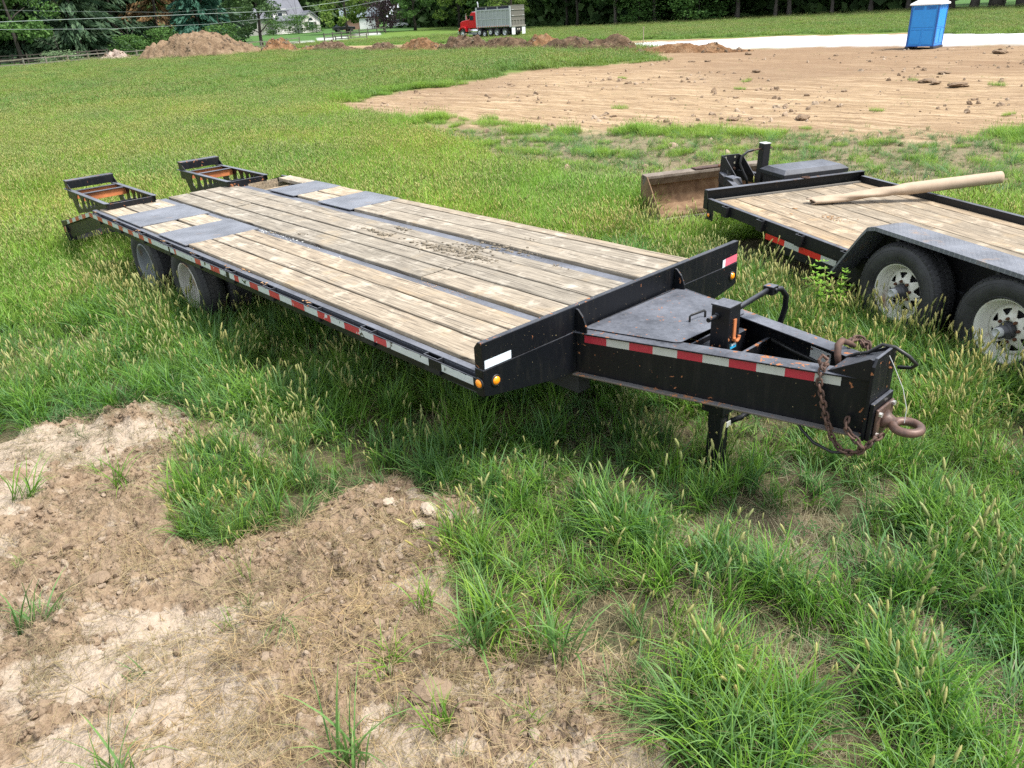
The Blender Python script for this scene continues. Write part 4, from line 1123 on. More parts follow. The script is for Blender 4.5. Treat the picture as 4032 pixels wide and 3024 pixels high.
# front of trailer two: tool box, jack, coupler
m = MB(); m.box(-0.50, -0.085, 1.13, 2.0, -0.12, 0.112); P2('toolbox', m, M_BLACK2, 0.004)
m = MB()
a = [(-0.53, 1.09), (-0.06, 1.09), (-0.06, 2.05), (-0.53, 2.05)]; b = [(-0.47, 1.15), (-0.12, 1.15), (-0.12, 1.99), (-0.47, 1.99)]
vs = [(x, y, 0.095) for x, y in a] + [(x, y, 0.14) for x, y in a] + [(x, y, 0.182) for x, y in b]
m.add(vs, [(3, 2, 1, 0)] + [(i, (i + 1) % 4, 4 + (i + 1) % 4, 4 + i) for i in range(4)] + [(4 + i, 4 + (i + 1) % 4, 8 + (i + 1) % 4, 8 + i) for i in range(4)] + [(8, 9, 10, 11)])
P2('toolbox_lid', m, M_RAIL, 0.004)
J2 = Vector((-0.62, 1.20, 0))
m = MB(); m.box(J2.x - 0.05, J2.x + 0.05, J2.y - 0.05, J2.y + 0.05, -0.35, 0.42); j2 = P2('jack_post', m, M_BLACK2, 0.004)
m = MB(); m.box(J2.x - .052, J2.x + .052, J2.y - .052, J2.y + .052, 0.42, 0.428); P2('jack_cap', m, M_SILVER, 0.001, j2)
m = MB(); m.tube([(J2.x, J2.y - .05, .36), (J2.x - .01, J2.y - .10, .355), (J2.x - .02, J2.y - .17, .34)], .011, 8); m.tube([(J2.x, J2.y + .05, .36), (J2.x, J2.y + .11, .36)], .012, 8); P2('crank_shaft', m, M_RUST, 0, j2)
m = MB(); m.tube([(J2.x - .02, J2.y - .15, .345), (J2.x - .03, J2.y - .22, .335), (J2.x - .035, J2.y - .30, .28), (J2.x - .03, J2.y - .32, .20), (J2.x - .0, J2.y - .28, .10), (J2.x + .04, J2.y - .25, .02), (J2.x + .05, J2.y - .24, -.05)], .015, 10); P2('crank_arm', m, M_BLACK2, 0, j2, True)
m = MB(); m.box(J2.x - .035, J2.x + .035, J2.y - .035, J2.y + .035, -.50, -.35); m.box(J2.x - .09, J2.x + .09, J2.y - .09, J2.y + .09, -.56, -.545); P2('jack_leg', m, M_RUST, 0, j2)
for s in (1, -1):
    m = MB(); y0 = 1.12 + s * 0.55; y1 = 1.12 + s * 0.14
    m.add([(-0.07, y0 - .04, -.16), (-1.15, y1 - .04, -.12), (-1.15, y1 + .04, -.12), (-0.07, y0 + .04, -.16), (-0.07, y0 - .04, -.03), (-1.15, y1 - .04, .0), (-1.15, y1 + .04, .0), (-0.07, y0 + .04, -.03)], [(3, 2, 1, 0), (4, 5, 6, 7), (0, 1, 5, 4), (1, 2, 6, 5), (2, 3, 7, 6), (3, 0, 4, 7)])
    P2('tongue_beam', m, M_BLACK2, 0.003)
cpx = -1.18
m = MB(); m.box(cpx - .012, cpx, 0.98, 1.26, -0.22, 0.20); cp = P2('coupler_plate', m, M_BLACK2, 0.002)
for yy in (0.98, 1.252):
    m = MB(); m.prism([(cpx, yy, 0.19), (cpx, yy, -0.02), (cpx + .36, yy, -0.02), (cpx + .34, yy, 0.0), (cpx + .08, yy, 0.19)], (0, 0.008, 0)); P2('gusset', m, M_BLACK2, 0.001)
for k, zz in enumerate((0.165, 0.09, 0.02, -0.05, -0.12)):
    for yy in (1.05, 1.19):
        m = MB(); Mx = Matrix.Translation((cpx, yy, zz)) @ Matrix.Rotation(math.pi / 2, 4, 'Y')
        if k in (2, 4): m.lathe([(0.0, 0.022), (0.017, 0.022), (0.017, 0.0)], Mx, 6); P2('bolt', m, M_RUST)
        else: m.lathe([(0.0, 0.0015), (0.013, 0.0015), (0.014, 0.0)], Mx, 12); P2('bolt_hole', m, flat('hole_daylight_paint_%d_%d' % (k, int(yy * 100)), (0.25, 0.24, 0.18), 0.9) if k < 2 else M_CABLE)  # solid discs; daylight through the top holes is put into their colour
m = MB(); m.tube([(cpx - .15 + .05 * math.cos(a), 1.12 + .05 * math.sin(a), 0.03) for a in np.linspace(0, 2 * math.pi, 17)[:-1]], .018, 8, closed=True); m.box(cpx - .11, cpx - .012, 1.08, 1.16, -.0, .06); P2('lunette_ring', m, M_RUST_DARK)
m = MB()
for k in range(5): m.tube([(-1.0 + .06 * k, 0.95 + .03 * math.sin(k * 2.1), 0.02 - .02 * k), (-.96 + .06 * k, 0.90 + .03 * math.cos(k), 0.05 - .02 * k), (-.93 + .05 * k, 0.93, -.04), (-.86 + .03 * k, .95, -.10)], .011, 6)
P2('hitch_cables', m, M_CABLE)
m = MB(); m.prism([(-0.83, 0.80, 0.02), (-0.66, 0.80, 0.02), (-0.58, 0.80, -0.10), (-0.86, 0.80, -0.10)], (0, 0.13, 0)); P2('coupler_latch', m, M_RAIL, 0.006)

# ------------------------------------------------------------------ cardboard tube lying across trailer two
def cardboard():
    t = NT('kraft_cardboard'); co = t.coord('Object')
    n = t.noise(co, 9, 5, 0.6)
    c = t.mix(t.ramp(n, [(0.3, 0.0), (0.7, 1.0)]), (0.33, 0.245, 0.17), (0.40, 0.305, 0.22))
    c = t.mix(t.ramp(t.noise(t.coord('Object', (1, 60, 1)), 2, 3), [(0.5, 0.0), (0.8, 0.25)]), c, (0.27, 0.20, 0.135))
    t.set(Base_Color=c, Roughness=0.75); return t.m
Pa, Pb = Vector((0.60, 0.93, 0.0)), Vector((1.33, 2.874, 0.205))
dirv = (Pb - Pa).normalized(); N = 46; sg = 24
sd = dirv.cross(Vector((0, 0, 1))).normalized(); upv = sd.cross(dirv)
vs = []; rt3 = random.Random(9)
for i in range(N + 1):
    s = i / N; L = (Pb - Pa).length * s
    crush = smooth(0.48, 0.30, np.array(s)); kink = math.exp(-((s - 0.44) / 0.035) ** 2)
    c = Pa + dirv * L
    if s < 0.45: c = c - upv * 0.012 * (1 - s / 0.45)
    for k in range(sg):
        a = 2 * math.pi * k / sg
        r = 0.060
        x = r * math.cos(a) * (1 + 0.10 * crush); z = r * math.sin(a) * (1 - 0.42 * crush)
        fold = 0.010 * crush * math.sin(3 * a + s * 25) + 0.018 * kink * math.sin(2 * a + 1.0)
        if s > .9: fold = 0
        rr = 1 + fold / r
        vs.append(c + sd * x * rr + upv * z * rr + dirv * ((0.03 * math.sin(2 * a + 1) + 0.012 * math.sin(7 * a)) if i == 0 else 0))
fs = [(i * sg + k, i * sg + (k + 1) % sg, (i + 1) * sg + (k + 1) % sg, (i + 1) * sg + k) for i in range(N) for k in range(sg)]
mb = MB(); mb.add(vs, fs)
tube_o = mb.build('cardboard_tube', cardboard(), None, F2, True)
so = tube_o.modifiers.new('solid', 'SOLIDIFY'); so.thickness = 0.006; so.offset = -1
tag(tube_o, 'long tan cardboard tube with one crushed end lying across the low trailer deck', 'cardboard tube')

# ------------------------------------------------------------------ muddy bucket behind trailer two
B0 = Vector((-3.80, 6.18, 0)); bu = Vector((0.42, 0.907, 0)).normalized(); bv = Vector((0.907, -0.42, 0)).normalized()
FB = Matrix(((bu.x, bv.x, 0, B0.x), (bu.y, bv.y, 0, B0.y), (0, 0, 1.22, 0), (0, 0, 0, 1)))
BK = thing('loader_bucket', 'muddy rust-brown loader bucket standing in the grass behind the low trailer hitch', 'bucket', frame=FB)
def bucket_mat():
    t = NT('muddy_steel'); co = t.coord('Object'); n = t.noise(co, 5, 7, 0.7, 0.4)
    c = t.ramp(n, [(0.3, (0.08, 0.042, 0.02)), (0.5, (0.17, 0.10, 0.052)), (0.7, (0.28, 0.19, 0.11))])
    t.set(Base_Color=c, Roughness=0.85); t.bump(n, 0.5, 0.01); return t.m
MBK = bucket_mat(); MBK2 = rusty('scraped_bucket_steel', (0.10, 0.075, 0.055), (0.25, 0.21, 0.17))
prof = [(0.55, 0.02), (0.15, 0.015), (0.04, 0.06), (0.0, 0.16), (0.0, 0.28), (0.03, 0.36), (0.07, 0.40)]
m = MB()
for i in range(len(prof) - 1):
    (v0, z0), (v1, z1) = prof[i], prof[i + 1]
    d = Vector((v1 - v0, z1 - z0)).normalized() * 0.012; nx, nz = -d.y, d.x
    m.prism([(0, v0, z0), (0, v1, z1), (0, v1 - nx, z1 - nz), (0, v0 - nx, z0 - nz)], (1.85, 0, 0))
m.build('bucket_shell', MBK, BK, FB)
m = MB(); m.prism([(0, 0.06, 0.30), (0, 0.075, 0.30), (0, 0.16, 0.385), (0, 0.16, 0.415), (0, 0.02, 0.425), (0, 0.02, 0.41)], (1.85, 0, 0)); m.build('top_beam', MBK2, BK, FB, bevel=0.004)
for u in (0.0, 1.838):
    m = MB(); m.prism([(u, 0.0, 0.01), (u, 0.60, 0.01), (u, 0.56, 0.06), (u, 0.17, 0.41), (u, 0.0, 0.41)], (0.012, 0, 0)); m.build('side_plate', MBK, BK, FB)
m = MB(); m.box(0, 1.85, 0.5, 0.62, 0.0, 0.014); m.build('cutting_edge', MBK2, BK, FB)
m = MB(); m.box(0.75, 1.25, 0.03, 0.16, 0.425, 0.437); m.build('step_plate', M_RUST, BK, FB)
# ------------------------------------------------------------------ portable toilet
def potty():
    c0 = Vector((-13.9, 39.7, 0)); c1 = c0 + Vector((math.cos(R(3)), math.sin(R(3)), 0))
    u = (c1 - c0).normalized(); v = Vector((-u.y, u.x, 0))
    z0 = gz(-13.2, 40.4)
    F = Matrix(((u.x, v.x, 0, c0.x), (u.y, v.y, 0, c0.y), (0, 0, 0.9, z0 + 0.0), (0, 0, 0, 1)))
    T = thing('portable_toilet', 'blue portable toilet with white roof beside the white gravel road', 'portable toilet', frame=F @ Matrix.Translation((0.63, 0.63, 0)))
    blue = flat('blue_plastic', (0.018, 0.25, 0.66), 0.4, var=0.06); blue2 = flat('blue_plastic_side', (0.02, 0.25, 0.68), 0.4, var=0.06); dk = flat('toilet_skid', (0.03, 0.03, 0.035), 0.7); wh = flat('white_roof_plastic', (0.82, 0.83, 0.83), 0.4, var=0.03)
    nb = flat('blue_trim', (0.008, 0.09, 0.34), 0.45, var=0.05)
    W, D, Ht = 1.26, 1.26, 2.12
    m = MB(); m.box(0.02, W - .02, 0.02, D - .02, 0.14, Ht); m.build('cabin_wall', blue, T, F)
    m = MB()
    for x, y in ((0, 0), (W - .07, 0), (0, D - .07), (W - .07, D - .07)): m.box(x, x + .07, y, y + .07, .12, Ht + .01)
    m.build('corner_post', nb, T, F)
    m = MB(); m.box(-.03, .14, -.03, D + .03, 0, .12); m.box(W - .14, W + .03, -.03, D + .03, 0, .12); m.build('skid', dk, T, F)
    m = MB(); m.box(-.01, W + .01, -.01, D + .01, .12, .17); m.build('floor_pan', nb, T, F)
    # front (facing y-) back wall with pressed panels
    def panel(x0, x1, z0, z1, y, d, mat=blue, nm='pressed_panel'):
        m = MB(); m.box(x0, x1, y - d, y, z0, z1); return m.build(nm, mat, T, F, bevel=0.01)
    panel(.14, .60, .93, 1.0, .018, .02); panel(.66, 1.12, .93, 1.0, .018, .02)
    panel(.12, 1.14, 1.06, 1.88, .018, .018); panel(.12, .59, .22, .90, .018, .018); panel(.67, 1.14, .22, .90, .018, .018)
    panel(.20, .56, 1.84, 1.86, .03, .02); panel(.66, 1.06, 1.84, 1.86, .03, .02)
    for a in (.13, .68):
        for k in range(3): panel(a, a + .44, 1.93 + k * .055, 1.955 + k * .055, .012, .012, nb, 'vent_louver')
    # side wall (x+)
    def side(y0, y1, z0, z1, d=.018, mat=blue2, nm='side_panel'):
        m = MB(); m.box(W - .02, W - .02 + d, y0, y1, z0, z1); return m.build(nm, mat, T, F, bevel=0.01)
    side(.12, 1.14, 1.06, 1.88); side(.12, .58, .25, .95); side(.68, 1.14, .25, .95); side(.1, 1.16, .99, 1.04); side(.08, 1.18, 1.89, 1.91)
    for a in (.13, .68):
        for k in range(3): side(a, a + .44, 1.93 + k * .055, 1.955 + k * .055, .012, nb, 'vent_louver')
    m = MB(); a = [(-.07, -.07), (W + .07, -.07), (W + .07, D + .07), (-.07, D + .07)]; b = [(.2, .2), (W - .2, .2), (W - .2, D - .2), (.2, D - .2)]
    vs = [(x, y, Ht + .0) for x, y in a] + [(x, y, Ht + .08) for x, y in a] + [(x, y, Ht + .26) for x, y in b]
    m.add(vs, [(3, 2, 1, 0)] + [(i, (i + 1) % 4, 4 + (i + 1) % 4, 4 + i) for i in range(4)] + [(4 + i, 4 + (i + 1) % 4, 8 + (i + 1) % 4, 8 + i) for i in range(4)] + [(8, 9, 10, 11)])
    m.build('roof', wh, T, F, bevel=0.03)
    m = MB(); m.tube([(.25, D - .2, Ht), (.25, D - .2, Ht + .5)], .05, 10); m.build('vent_pipe', nb, T, F)
potty()

# ------------------------------------------------------------------ dump truck
def truck():
    ang = R(183.5)
    P0 = Vector((-73.9, 68.4, 0))                       # under the near rearmost wheel
    F = Matrix.Translation((P0.x, P0.y, gz(P0.x, P0.y))) @ Matrix.Rotation(ang, 4, 'Z')     # +x forward, near side is y=0, far side y<0 -> use -y
    F = F @ Matrix.Translation((0, 0, 0.0))
    T = thing('dump_truck', 'red conventional-cab dump truck with aluminium box parked along the tree line', 'truck', frame=F @ Matrix.Translation((3.5, -1.2, 0)))
    red = flat('truck_red', (0.52, 0.008, 0.015), 0.28, var=0.08); alu = flat('box_aluminium', (0.30, 0.32, 0.33), 0.6, 0.0, var=0.1, scale=.6); alu2 = flat('box_post_aluminium', (0.40, 0.42, 0.43), 0.55, 0.0, var=0.06, scale=.6)
    gate = flat('dusty_tailgate', (0.115, 0.11, 0.095), 0.7); chrome = flat('chrome', (0.7, 0.7, 0.7), 0.2, 0.9); gl = flat('truck_glass', (0.02, 0.03, 0.035), 0.1); blk = flat('chassis_black', (0.02, 0.02, 0.02), 0.6)
    rub = flat('truck_tyre', (0.03, 0.03, 0.03), 0.8); hub = flat('truck_rim', (0.5, 0.51, 0.52), 0.4, 0.4); wht = flat('white_flap', (0.6, 0.62, 0.63), 0.6); orange = flat('truck_tape_red', (0.5, 0.12, 0.06), 0.5)
    def B(nm, mat, *boxes, bev=0.0, parent=None):
        m = MB()
        for b in boxes: m.box(*b)
        return m.build(nm, mat, parent or T, F, bevel=bev)
    W = 2.45
    yn_, yf_ = 0.05, -W - 0.05          # near face y, far face y (near side is +y here)
    B('chassis', blk, (-1.0, 7.6, -1.7, -0.75, 0.75, 1.05))
    # box
    X0, X1, Z0, Z1 = -1.15, 4.75, 1.32, 3.05
    B('dump_box', alu, (X0, X1, yf_ + .1, yn_ - .06, Z0, Z1 - .02), bev=0.02)
    n = 8
    for i in range(n + 1):
        x = X0 + .05 + (X1 - X0 - .2) * i / n
        B('side_post', alu2, (x, x + .09, yn_ - .06, yn_ + .01, Z0 + .02, Z1))
    B('top_rail', alu2, (X0, X1, yn_ - .08, yn_ + .03, Z1 - .02, Z1 + .12), (X0, X1, yf_ + .05, yf_ + .15, Z1 - .02, Z1 + .12))
    B('mid_rail', alu2, (X0 + .2, X1 - .3, yn_ - .065, yn_ - .02, 2.05, 2.11))
    B('side_board', flat('side_board_navy', (0.02, 0.02, 0.05), 0.7), (X0, X1, yn_ - .06, yn_ - .02, Z1 + .12, Z1 + .38), (X0, X1, yf_ + .08, yf_ + .12, Z1 + .12, Z1 + .38))
    for x in (X0, 0.95, 2.9, X1 - .15): B('board_post', alu2, (x, x + .14, yn_ - .05, yn_ + .01, Z1 + .12, Z1 + .40))
    B('tarp_rail', gate, (X0, X1 + .1, yn_ - .1, yn_ + .04, Z1 + .38, Z1 + .46), (X0, X1 + .1, yf_ + .05, yf_ + .2, Z1 + .38, Z1 + .46), (X0 - .05, X0 + .1, yf_ + .05, yn_, Z1 + .38, Z1 + .46))
    B('corner_post', alu2, (X0 - .02, X0 + .18, yn_ - .1, yn_ + .05, 1.1, Z1 + .40), (X1 - .12, X1 + .12, yn_ - .1, yn_ + .04, 1.3, Z1 + .40))
    B('bottom_rail', alu2, (X0, X1 + .1, yn_ - .06, yn_ + .03, Z0 - .14, Z0 + .02))
    for i in range(14): B('red_marking', orange, (X0 + .35 + i * .4, X0 + .53 + i * .4, yn_ + .031, yn_ + .035, Z0 - .12, Z0 - .03))
    B('tailgate', gate, (X0 - .08, X0 - .02, yf_ + .1, yn_ - .1, 1.2, Z1 + .35))
    B('gate_bar', flat('gate_bar', (0.2, 0.19, 0.165), 0.6), (X0 - .14, X0 - .08, yf_ + .1, yn_ - .1, 2.95, 3.03), (X0 - .14, X0 - .08, yf_ + .1, yn_ - .1, 2.3, 2.38), (X0 - .14, X0 - .08, yf_ + .1, yn_ - .1, 1.85, 1.9), (X0 - .16, X0 - .08, yf_, yn_ - .05, 1.1, 1.28))
    for y in (-.3, -.85, -1.4, -1.95): B('gate_rib', flat('gate_rib_%d' % int(-y * 100), (0.19, 0.18, 0.16), 0.6), (X0 - .13, X0 - .08, y - .04, y + .04, 1.28, 1.85))
    for y in (-.25, -2.1):
        for z in (2.32, 2.97): B('gate_reflector', alu2, (X0 - .15, X0 - .14, y - .15, y + .15, z, z + .06))
    B('mud_flap', wht, (X0 - .1, X0 - .06, -.62, -.02, .25, 1.1), (X0 - .1, X0 - .06, -2.45, -1.85, .25, 1.1))
    B('tail_panel', blk, (X0 - .1, X0 + .3, -1.8, -.7, .55, 1.08))
    for y in (-1.05, -1.35): B('tail_lamp', flat('tail_lamp_%d' % int(-y * 100), (0.6, 0.55, 0.5), 0.4), (X0 - .12, X0 - .1, y - .07, y + .07, .75, .9))
    # cab and hood
    m = MB(); m.prism([(4.95, yn_ - .12, 1.15), (6.35, yn_ - .12, 1.15), (6.35, yn_ - .12, 2.0), (6.05, yn_ - .12, 2.72), (5.8, yn_ - .12, 2.95), (5.1, yn_ - .12, 2.97), (4.95, yn_ - .12, 2.85)], (0, -W + .25, 0)); m.build('cab', red, T, F, bevel=0.04)
    m = MB(); m.prism([(6.3, yn_ - .35, 1.15), (8.2, yn_ - .35, 1.05), (8.28, yn_ - .35, 1.25), (8.22, yn_ - .35, 1.88), (7.9, yn_ - .35, 2.0), (6.3, yn_ - .35, 2.18)], (0, -1.75, 0)); m.build('hood', red, T, F, bevel=0.06)
    for yy in (yn_ - .02, yf_ + .42):
        m = MB(); m.prism([(6.75, yy, 0.75), (6.95, yy, 1.2), (7.15, yy, 1.36), (7.7, yy, 1.38), (8.05, yy, 1.25), (8.3, yy, 0.95), (8.3, yy, 0.80), (8.12, yy, .95), (7.9, yy, 1.14), (7.5, yy, 1.22), (7.1, yy, 1.1), (6.95, yy, 0.72)], (0, -.40, 0)); m.build('front_fender', red, T, F, bevel=0.03)
    B('grille', chrome, (8.27, 8.33, -1.75, -.7, 1.0, 1.85)); B('bumper', chrome, (8.3, 8.5, yf_ + .1, yn_ - .02, .5, .85), bev=.03)
    B('headlight', flat('headlight_glass', (0.75, 0.62, 0.45), 0.2), (8.25, 8.36, -.40, -.1, 1.02, 1.22), bev=.02)
    B('side_window', gl, (5.45, 6.15, yn_ - .125, yn_ - .105, 2.05, 2.6)); B('windshield', gl, (6.16, 6.18, -2.1, -.35, 2.1, 2.6)).rotation_euler.y += 0
    B('door_seam', flat('dark_red_seam', (0.2, 0.003, 0.006), 0.4), (5.38, 5.40, yn_ - .124, yn_ - .112, 1.25, 2.7), (6.28, 6.30, yn_ - .124, yn_ - .112, 1.25, 2.1))
    B('roof_lamps', alu2, (5.4, 5.9, -1.8, -.3, 2.97, 3.06)); 
    m = MB(); m.tube([(6.55, yn_ - .1, 2.2), (6.62, yn_ + .1, 2.6), (6.55, yn_ + .05, 2.9)], .03, 6); m.box(6.5, 6.56, yn_ + .02, yn_ + .26, 2.15, 2.6); m.build('mirror', chrome, T, F)
    m = MB(); m.tube([(6.45, -2.05, 1.2), (6.45, -2.05, 3.1), (6.5, -2.05, 3.9), (6.6, -2.05, 4.15)], .075, 10); m.build('exhaust_stack', chrome, T, F)
    m = MB(); m.tube([(4.75, yn_ - .35, .80), (6.55, yn_ - .35, .80)], .30, 20); m.build('fuel_tank', chrome, T, F, True)
    B('step', alu2, (4.9, 6.5, yn_ - .25, yn_ - .02, .42, .5)); B('hydraulic_box', blk, (4.2, 4.75, -.7, -.1, .55, 1.15))
    def wheel(x, r, lift, dual):
        wy = yn_ - .05
        for side in (0, 1):
            yy = wy if side == 0 else yf_ + .05
            M = Matrix.Translation((x, yy - (.14 if side == 0 else -.14), r + lift)) @ Matrix.Rotation(-math.pi / 2 if side == 0 else math.pi / 2, 4, 'X')
            w = bpy.data.objects.new('wheel', None); place(w, F @ M, T)
            mb = MB(); mb.lathe([(r * .58, -.14), (r * .9, -.14), (r, -.1), (r, .1), (r * .9, .14), (r * .58, .13)], M, 28); mb.build('tyre', rub, w, F, True)
            mb = MB()
            if dual: mb.lathe([(r * .60, .13), (r * .55, .12), (r * .50, .0), (r * .3, -.02), (r * .25, .05), (0, .05)], M, 24)
            else: mb.lathe([(r * .60, .13), (r * .50, .11), (r * .45, .08), (r * .25, .12), (r * .2, .16), (0, .16)], M, 24)
            mb.build('rim', hub, w, F, True)
    wheel(7.6, .52, 0, False)
    wheel(-0.0, .52, 0, True); wheel(1.38, .52, 0, True)
    wheel(2.5, .42, .18, False); wheel(3.55, .38, .05, False); wheel(4.45, .42, .2, False)
truck()

# ------------------------------------------------------------------ dirt heaps
def dirt_mat(name, a, b, c):
    t = NT(name); w = t.world(1.0)
    n = t.noise(w, 1.4, 7, 0.7); k = t.noise(w, 6, 5, 0.7)
    t.set(Base_Color=t.mix(t.ramp(k, [(0.45, 0.0), (0.7, 0.5)]), t.ramp(n, [(0.3, a), (0.5, b), (0.7, c)]), a), Roughness=0.97)
    t.bump(k, 1.0, 0.2); t.b.inputs['Specular IOR Level'].default_value = 0.1
    return t.m
MD1 = dirt_mat('topsoil_heap', (0.105, 0.068, 0.043), (0.23, 0.16, 0.10), (0.33, 0.24, 0.16))
MD2 = dirt_mat('orange_soil_heap', (0.10, 0.055, 0.028), (0.22, 0.12, 0.06), (0.38, 0.25, 0.15))
MD3 = dirt_mat('windrow_soil', (0.06, 0.038, 0.024), (0.135, 0.088, 0.055), (0.25, 0.18, 0.12))
MD4 = dirt_mat('grey_gravel_heap', (0.26, 0.20, 0.165), (0.38, 0.30, 0.25), (0.46, 0.38, 0.32))
HEAPV = []
def heap(cx, cy, lx, ly, hgt, ang, mat, label, seed, lump=0.35, group=None, n=64, flat_top=1.0):
    r = np.linspace(-1, 1, n); U, V = np.meshgrid(r, r); u = U.ravel(); v = V.ravel()
    q = np.sqrt(u * u + v * v)
    ca, sa = math.cos(ang), math.sin(ang)
    X = cx + u * lx * ca - v * ly * sa; Y = cy + u * lx * sa + v * ly * ca
    base = np.clip(1 - q + (fbm(u * 2.2 + seed, v * 2.2, 3, seed) - .5) * .5, 0, 1)
    prof = np.clip(base * 1.5, 0, 1) ** 0.9 * (0.75 + 0.5 * fbm(u * 3 + seed, v * 3, 3, seed + 5))
    rid = 1 - np.abs(2 * fbm(X * 1.1, Y * 1.1, 5, seed + 9) - 1)
    blk = np.floor(fbm(X * 1.6, Y * 1.6, 3, seed + 11) * 9) / 9
    Z = prof * hgt * (1 - lump * .5 + lump * rid) + ((fbm(X * 2.6, Y * 2.6, 4, seed + 3) - .5) * .62 + (blk - .5) * .35) * np.clip(base * 4, 0, 1) * min(1, .45 + .5 * hgt)
    g = gheight(X, Y)
    Zw = g + Z - 0.12 * (base <= 0.001)
    i = np.arange(n - 1)[:, None] * n; j = np.arange(n - 1)[None, :]
    F = np.stack([i + j, i + j + 1, i + n + j + 1, i + n + j], -1).reshape(-1, 4)
    keep = (base[F] > 0).any(1); F = F[keep]
    g0 = gz(cx, cy)
    sel = RNG.choice(len(X), min(len(X), int(len(X) * .9)), replace=False); sel = sel[base[sel] > .03]; HEAPV.append(np.stack([X[sel], Y[sel], Zw[sel], np.full(len(sel), min(1.0, hgt))], 1))
    me = npmesh('dirt_heap', np.stack([X - cx, Y - cy, Zw - g0], 1), F, mat, smoothed=False)
    o = bpy.data.objects.new('dirt_heap', me); place(o, Matrix.Translation((cx, cy, g0)))
    return tag(o, label, 'dirt heap', group)
heap(-86.8, 35.2, 6.4, 4.2, 2.15, R(53), MD1, 'largest tan soil mound, at the left behind the tall grass', 3, 0.25, n=90)
heap(-89.3, 32.3, 3.2, 3.0, 1.5, R(53), MD1, 'steep soil shoulder at the left end of the largest mound', 8, 0.25, n=50)
heap(-99.5, 30.4, 2.0, 1.6, 1.05, R(50), MD4, 'small grey gravel mound in front of the fence, left of the largest mound', 14, 0.1, n=40)
heap(-88.6, 45.5, 2.3, 1.6, 1.15, R(80), MD2, 'orange clod heap below the white house', 21, 0.45, n=44)
GW = 'heaps of a broken soil windrow along the dirt track'
for k, (a, b, h, lab) in enumerate((((-84, 46.2), (-80.5, 45.6), .35, 'flattest soil heap, first to the right of the orange clod heap'), ((-79.4, 45.2), (-72.4, 45.0), .8, 'soil heap with a pointed top, left of the dump truck'), ((-67.5, 43.8), (-60.5, 42.4), .7, 'soil heap of middle height left of the dump truck front wheel'),
        ((-58.8, 41.9), (-53.5, 41.9), .95, 'soil heap just under the dump truck cab'), ((-53.8, 42.3), (-47.5, 41.8), 1.0, 'broad soil heap under the dump truck box'), ((-47.8, 41.8), (-41.8, 41.4), .85, 'soil heap right of the dump truck tailgate'),
        ((-42.7, 42.0), (-40.2, 42.4), .9, 'short pale and dark soil heap in the middle of the windrow'), ((-40.0, 41.2), (-34.0, 39.6), .75, 'soil heap at the left tip of the white gravel road'), ((-33.8, 38.9), (-30.3, 38.9), .8, 'rounded soil heap with a clod on top at the white gravel road'), ((-30.4, 38.7), (-23.0, 38.6), .38, 'lowest long soil heap ending the windrow beside the white gravel road'))):
    cx, cy = (a[0] + b[0]) / 2, (a[1] + b[1]) / 2
    heap(cx, cy, math.hypot(b[0] - a[0], b[1] - a[1]) * .60 + .4, 1.25, h * .78, math.atan2(b[1] - a[1], b[0] - a[0]), MD3 if k % 3 else MD2, lab, 30 + 3 * k, 0.75, GW, n=48)

# ------------------------------------------------------------------ fences
M_FW = old_wood('grey_rail_wood', (0.6, 0.66, 0.70)); M_FD = flat('dark_rail_wood', (0.07, 0.065, 0.055), 0.8); M_FS = flat('brown_backyard_rail', (0.05, 0.04, 0.032), 0.85)
def rail_fence(pts, label, mat, hgt=1.05, step=3.0, rails=(0.42, 0.9), lean=0.03, pr=0.07, seed=1):
    rr = random.Random(seed)
    P = [Vector((x, y, 0)) for x, y in pts]
    T = thing('rail_fence', label, 'fence', (P[0].x, P[0].y, gz(P[0].x, P[0].y)))
    pos = []
    for i in range(len(P) - 1):
        L = (P[i + 1] - P[i]).length; n = max(1, int(round(L / step)))
        for k in range(n): pos.append(P[i].lerp(P[i + 1], k / n))
    pos.append(P[-1])
    for p in pos: p.z = gz(p.x, p.y)
    post = MB(); post.box(-pr, pr, -pr, pr, -.1, hgt); pm = post.mesh('fence_post', mat)
    rail = MB(); rail.box(-.5, .5, -.03, .03, -.055, .055); rm = rail.mesh('fence_rail', mat)
    for p in pos:
        o = bpy.data.objects.new('post', pm)
        place(o, Matrix.Translation(p) @ Euler((rr.uniform(-lean, lean), rr.uniform(-lean, lean), rr.uniform(0, 1))).to_matrix().to_4x4(), T)
    for a, b in zip(pos[:-1], pos[1:]):
        for z in rails:
            A = a + Vector((0, 0, z + rr.uniform(-.03, .03))); B = b + Vector((0, 0, z + rr.uniform(-.03, .03))); d = B - A
            q = d.to_track_quat('X', 'Z').to_matrix().to_4x4()
            o = bpy.data.objects.new('rail', rm); place(o, Matrix.Translation((A + B) / 2) @ q @ Matrix.Diagonal((d.length + .1, 1, 1, 1)), T)
    return T
rail_fence([(-97, 6), (-98.2, 14), (-99.2, 20.6), (-100.4, 25.4), (-101.3, 30), (-101.0, 40), (-100.2, 49), (-105.5, 57.6)], 'silvery two-rail fence along the road behind the soil mounds', M_FW, seed=2)
rail_fence([(-111.1, 65.0), (-113.4, 69.5), (-118.6, 78), (-122, 84)], 'dark two-rail fence along the road right of the white house lawn', M_FD, hgt=1.15, seed=3)
rail_fence([(-109.5, 66.0), (-106.8, 66.6), (-106.2, 69.5)], 'short weathered fence corner standing before the dark road fence', M_FW, step=2.2, rails=(.3, .6), hgt=.8, seed=4)
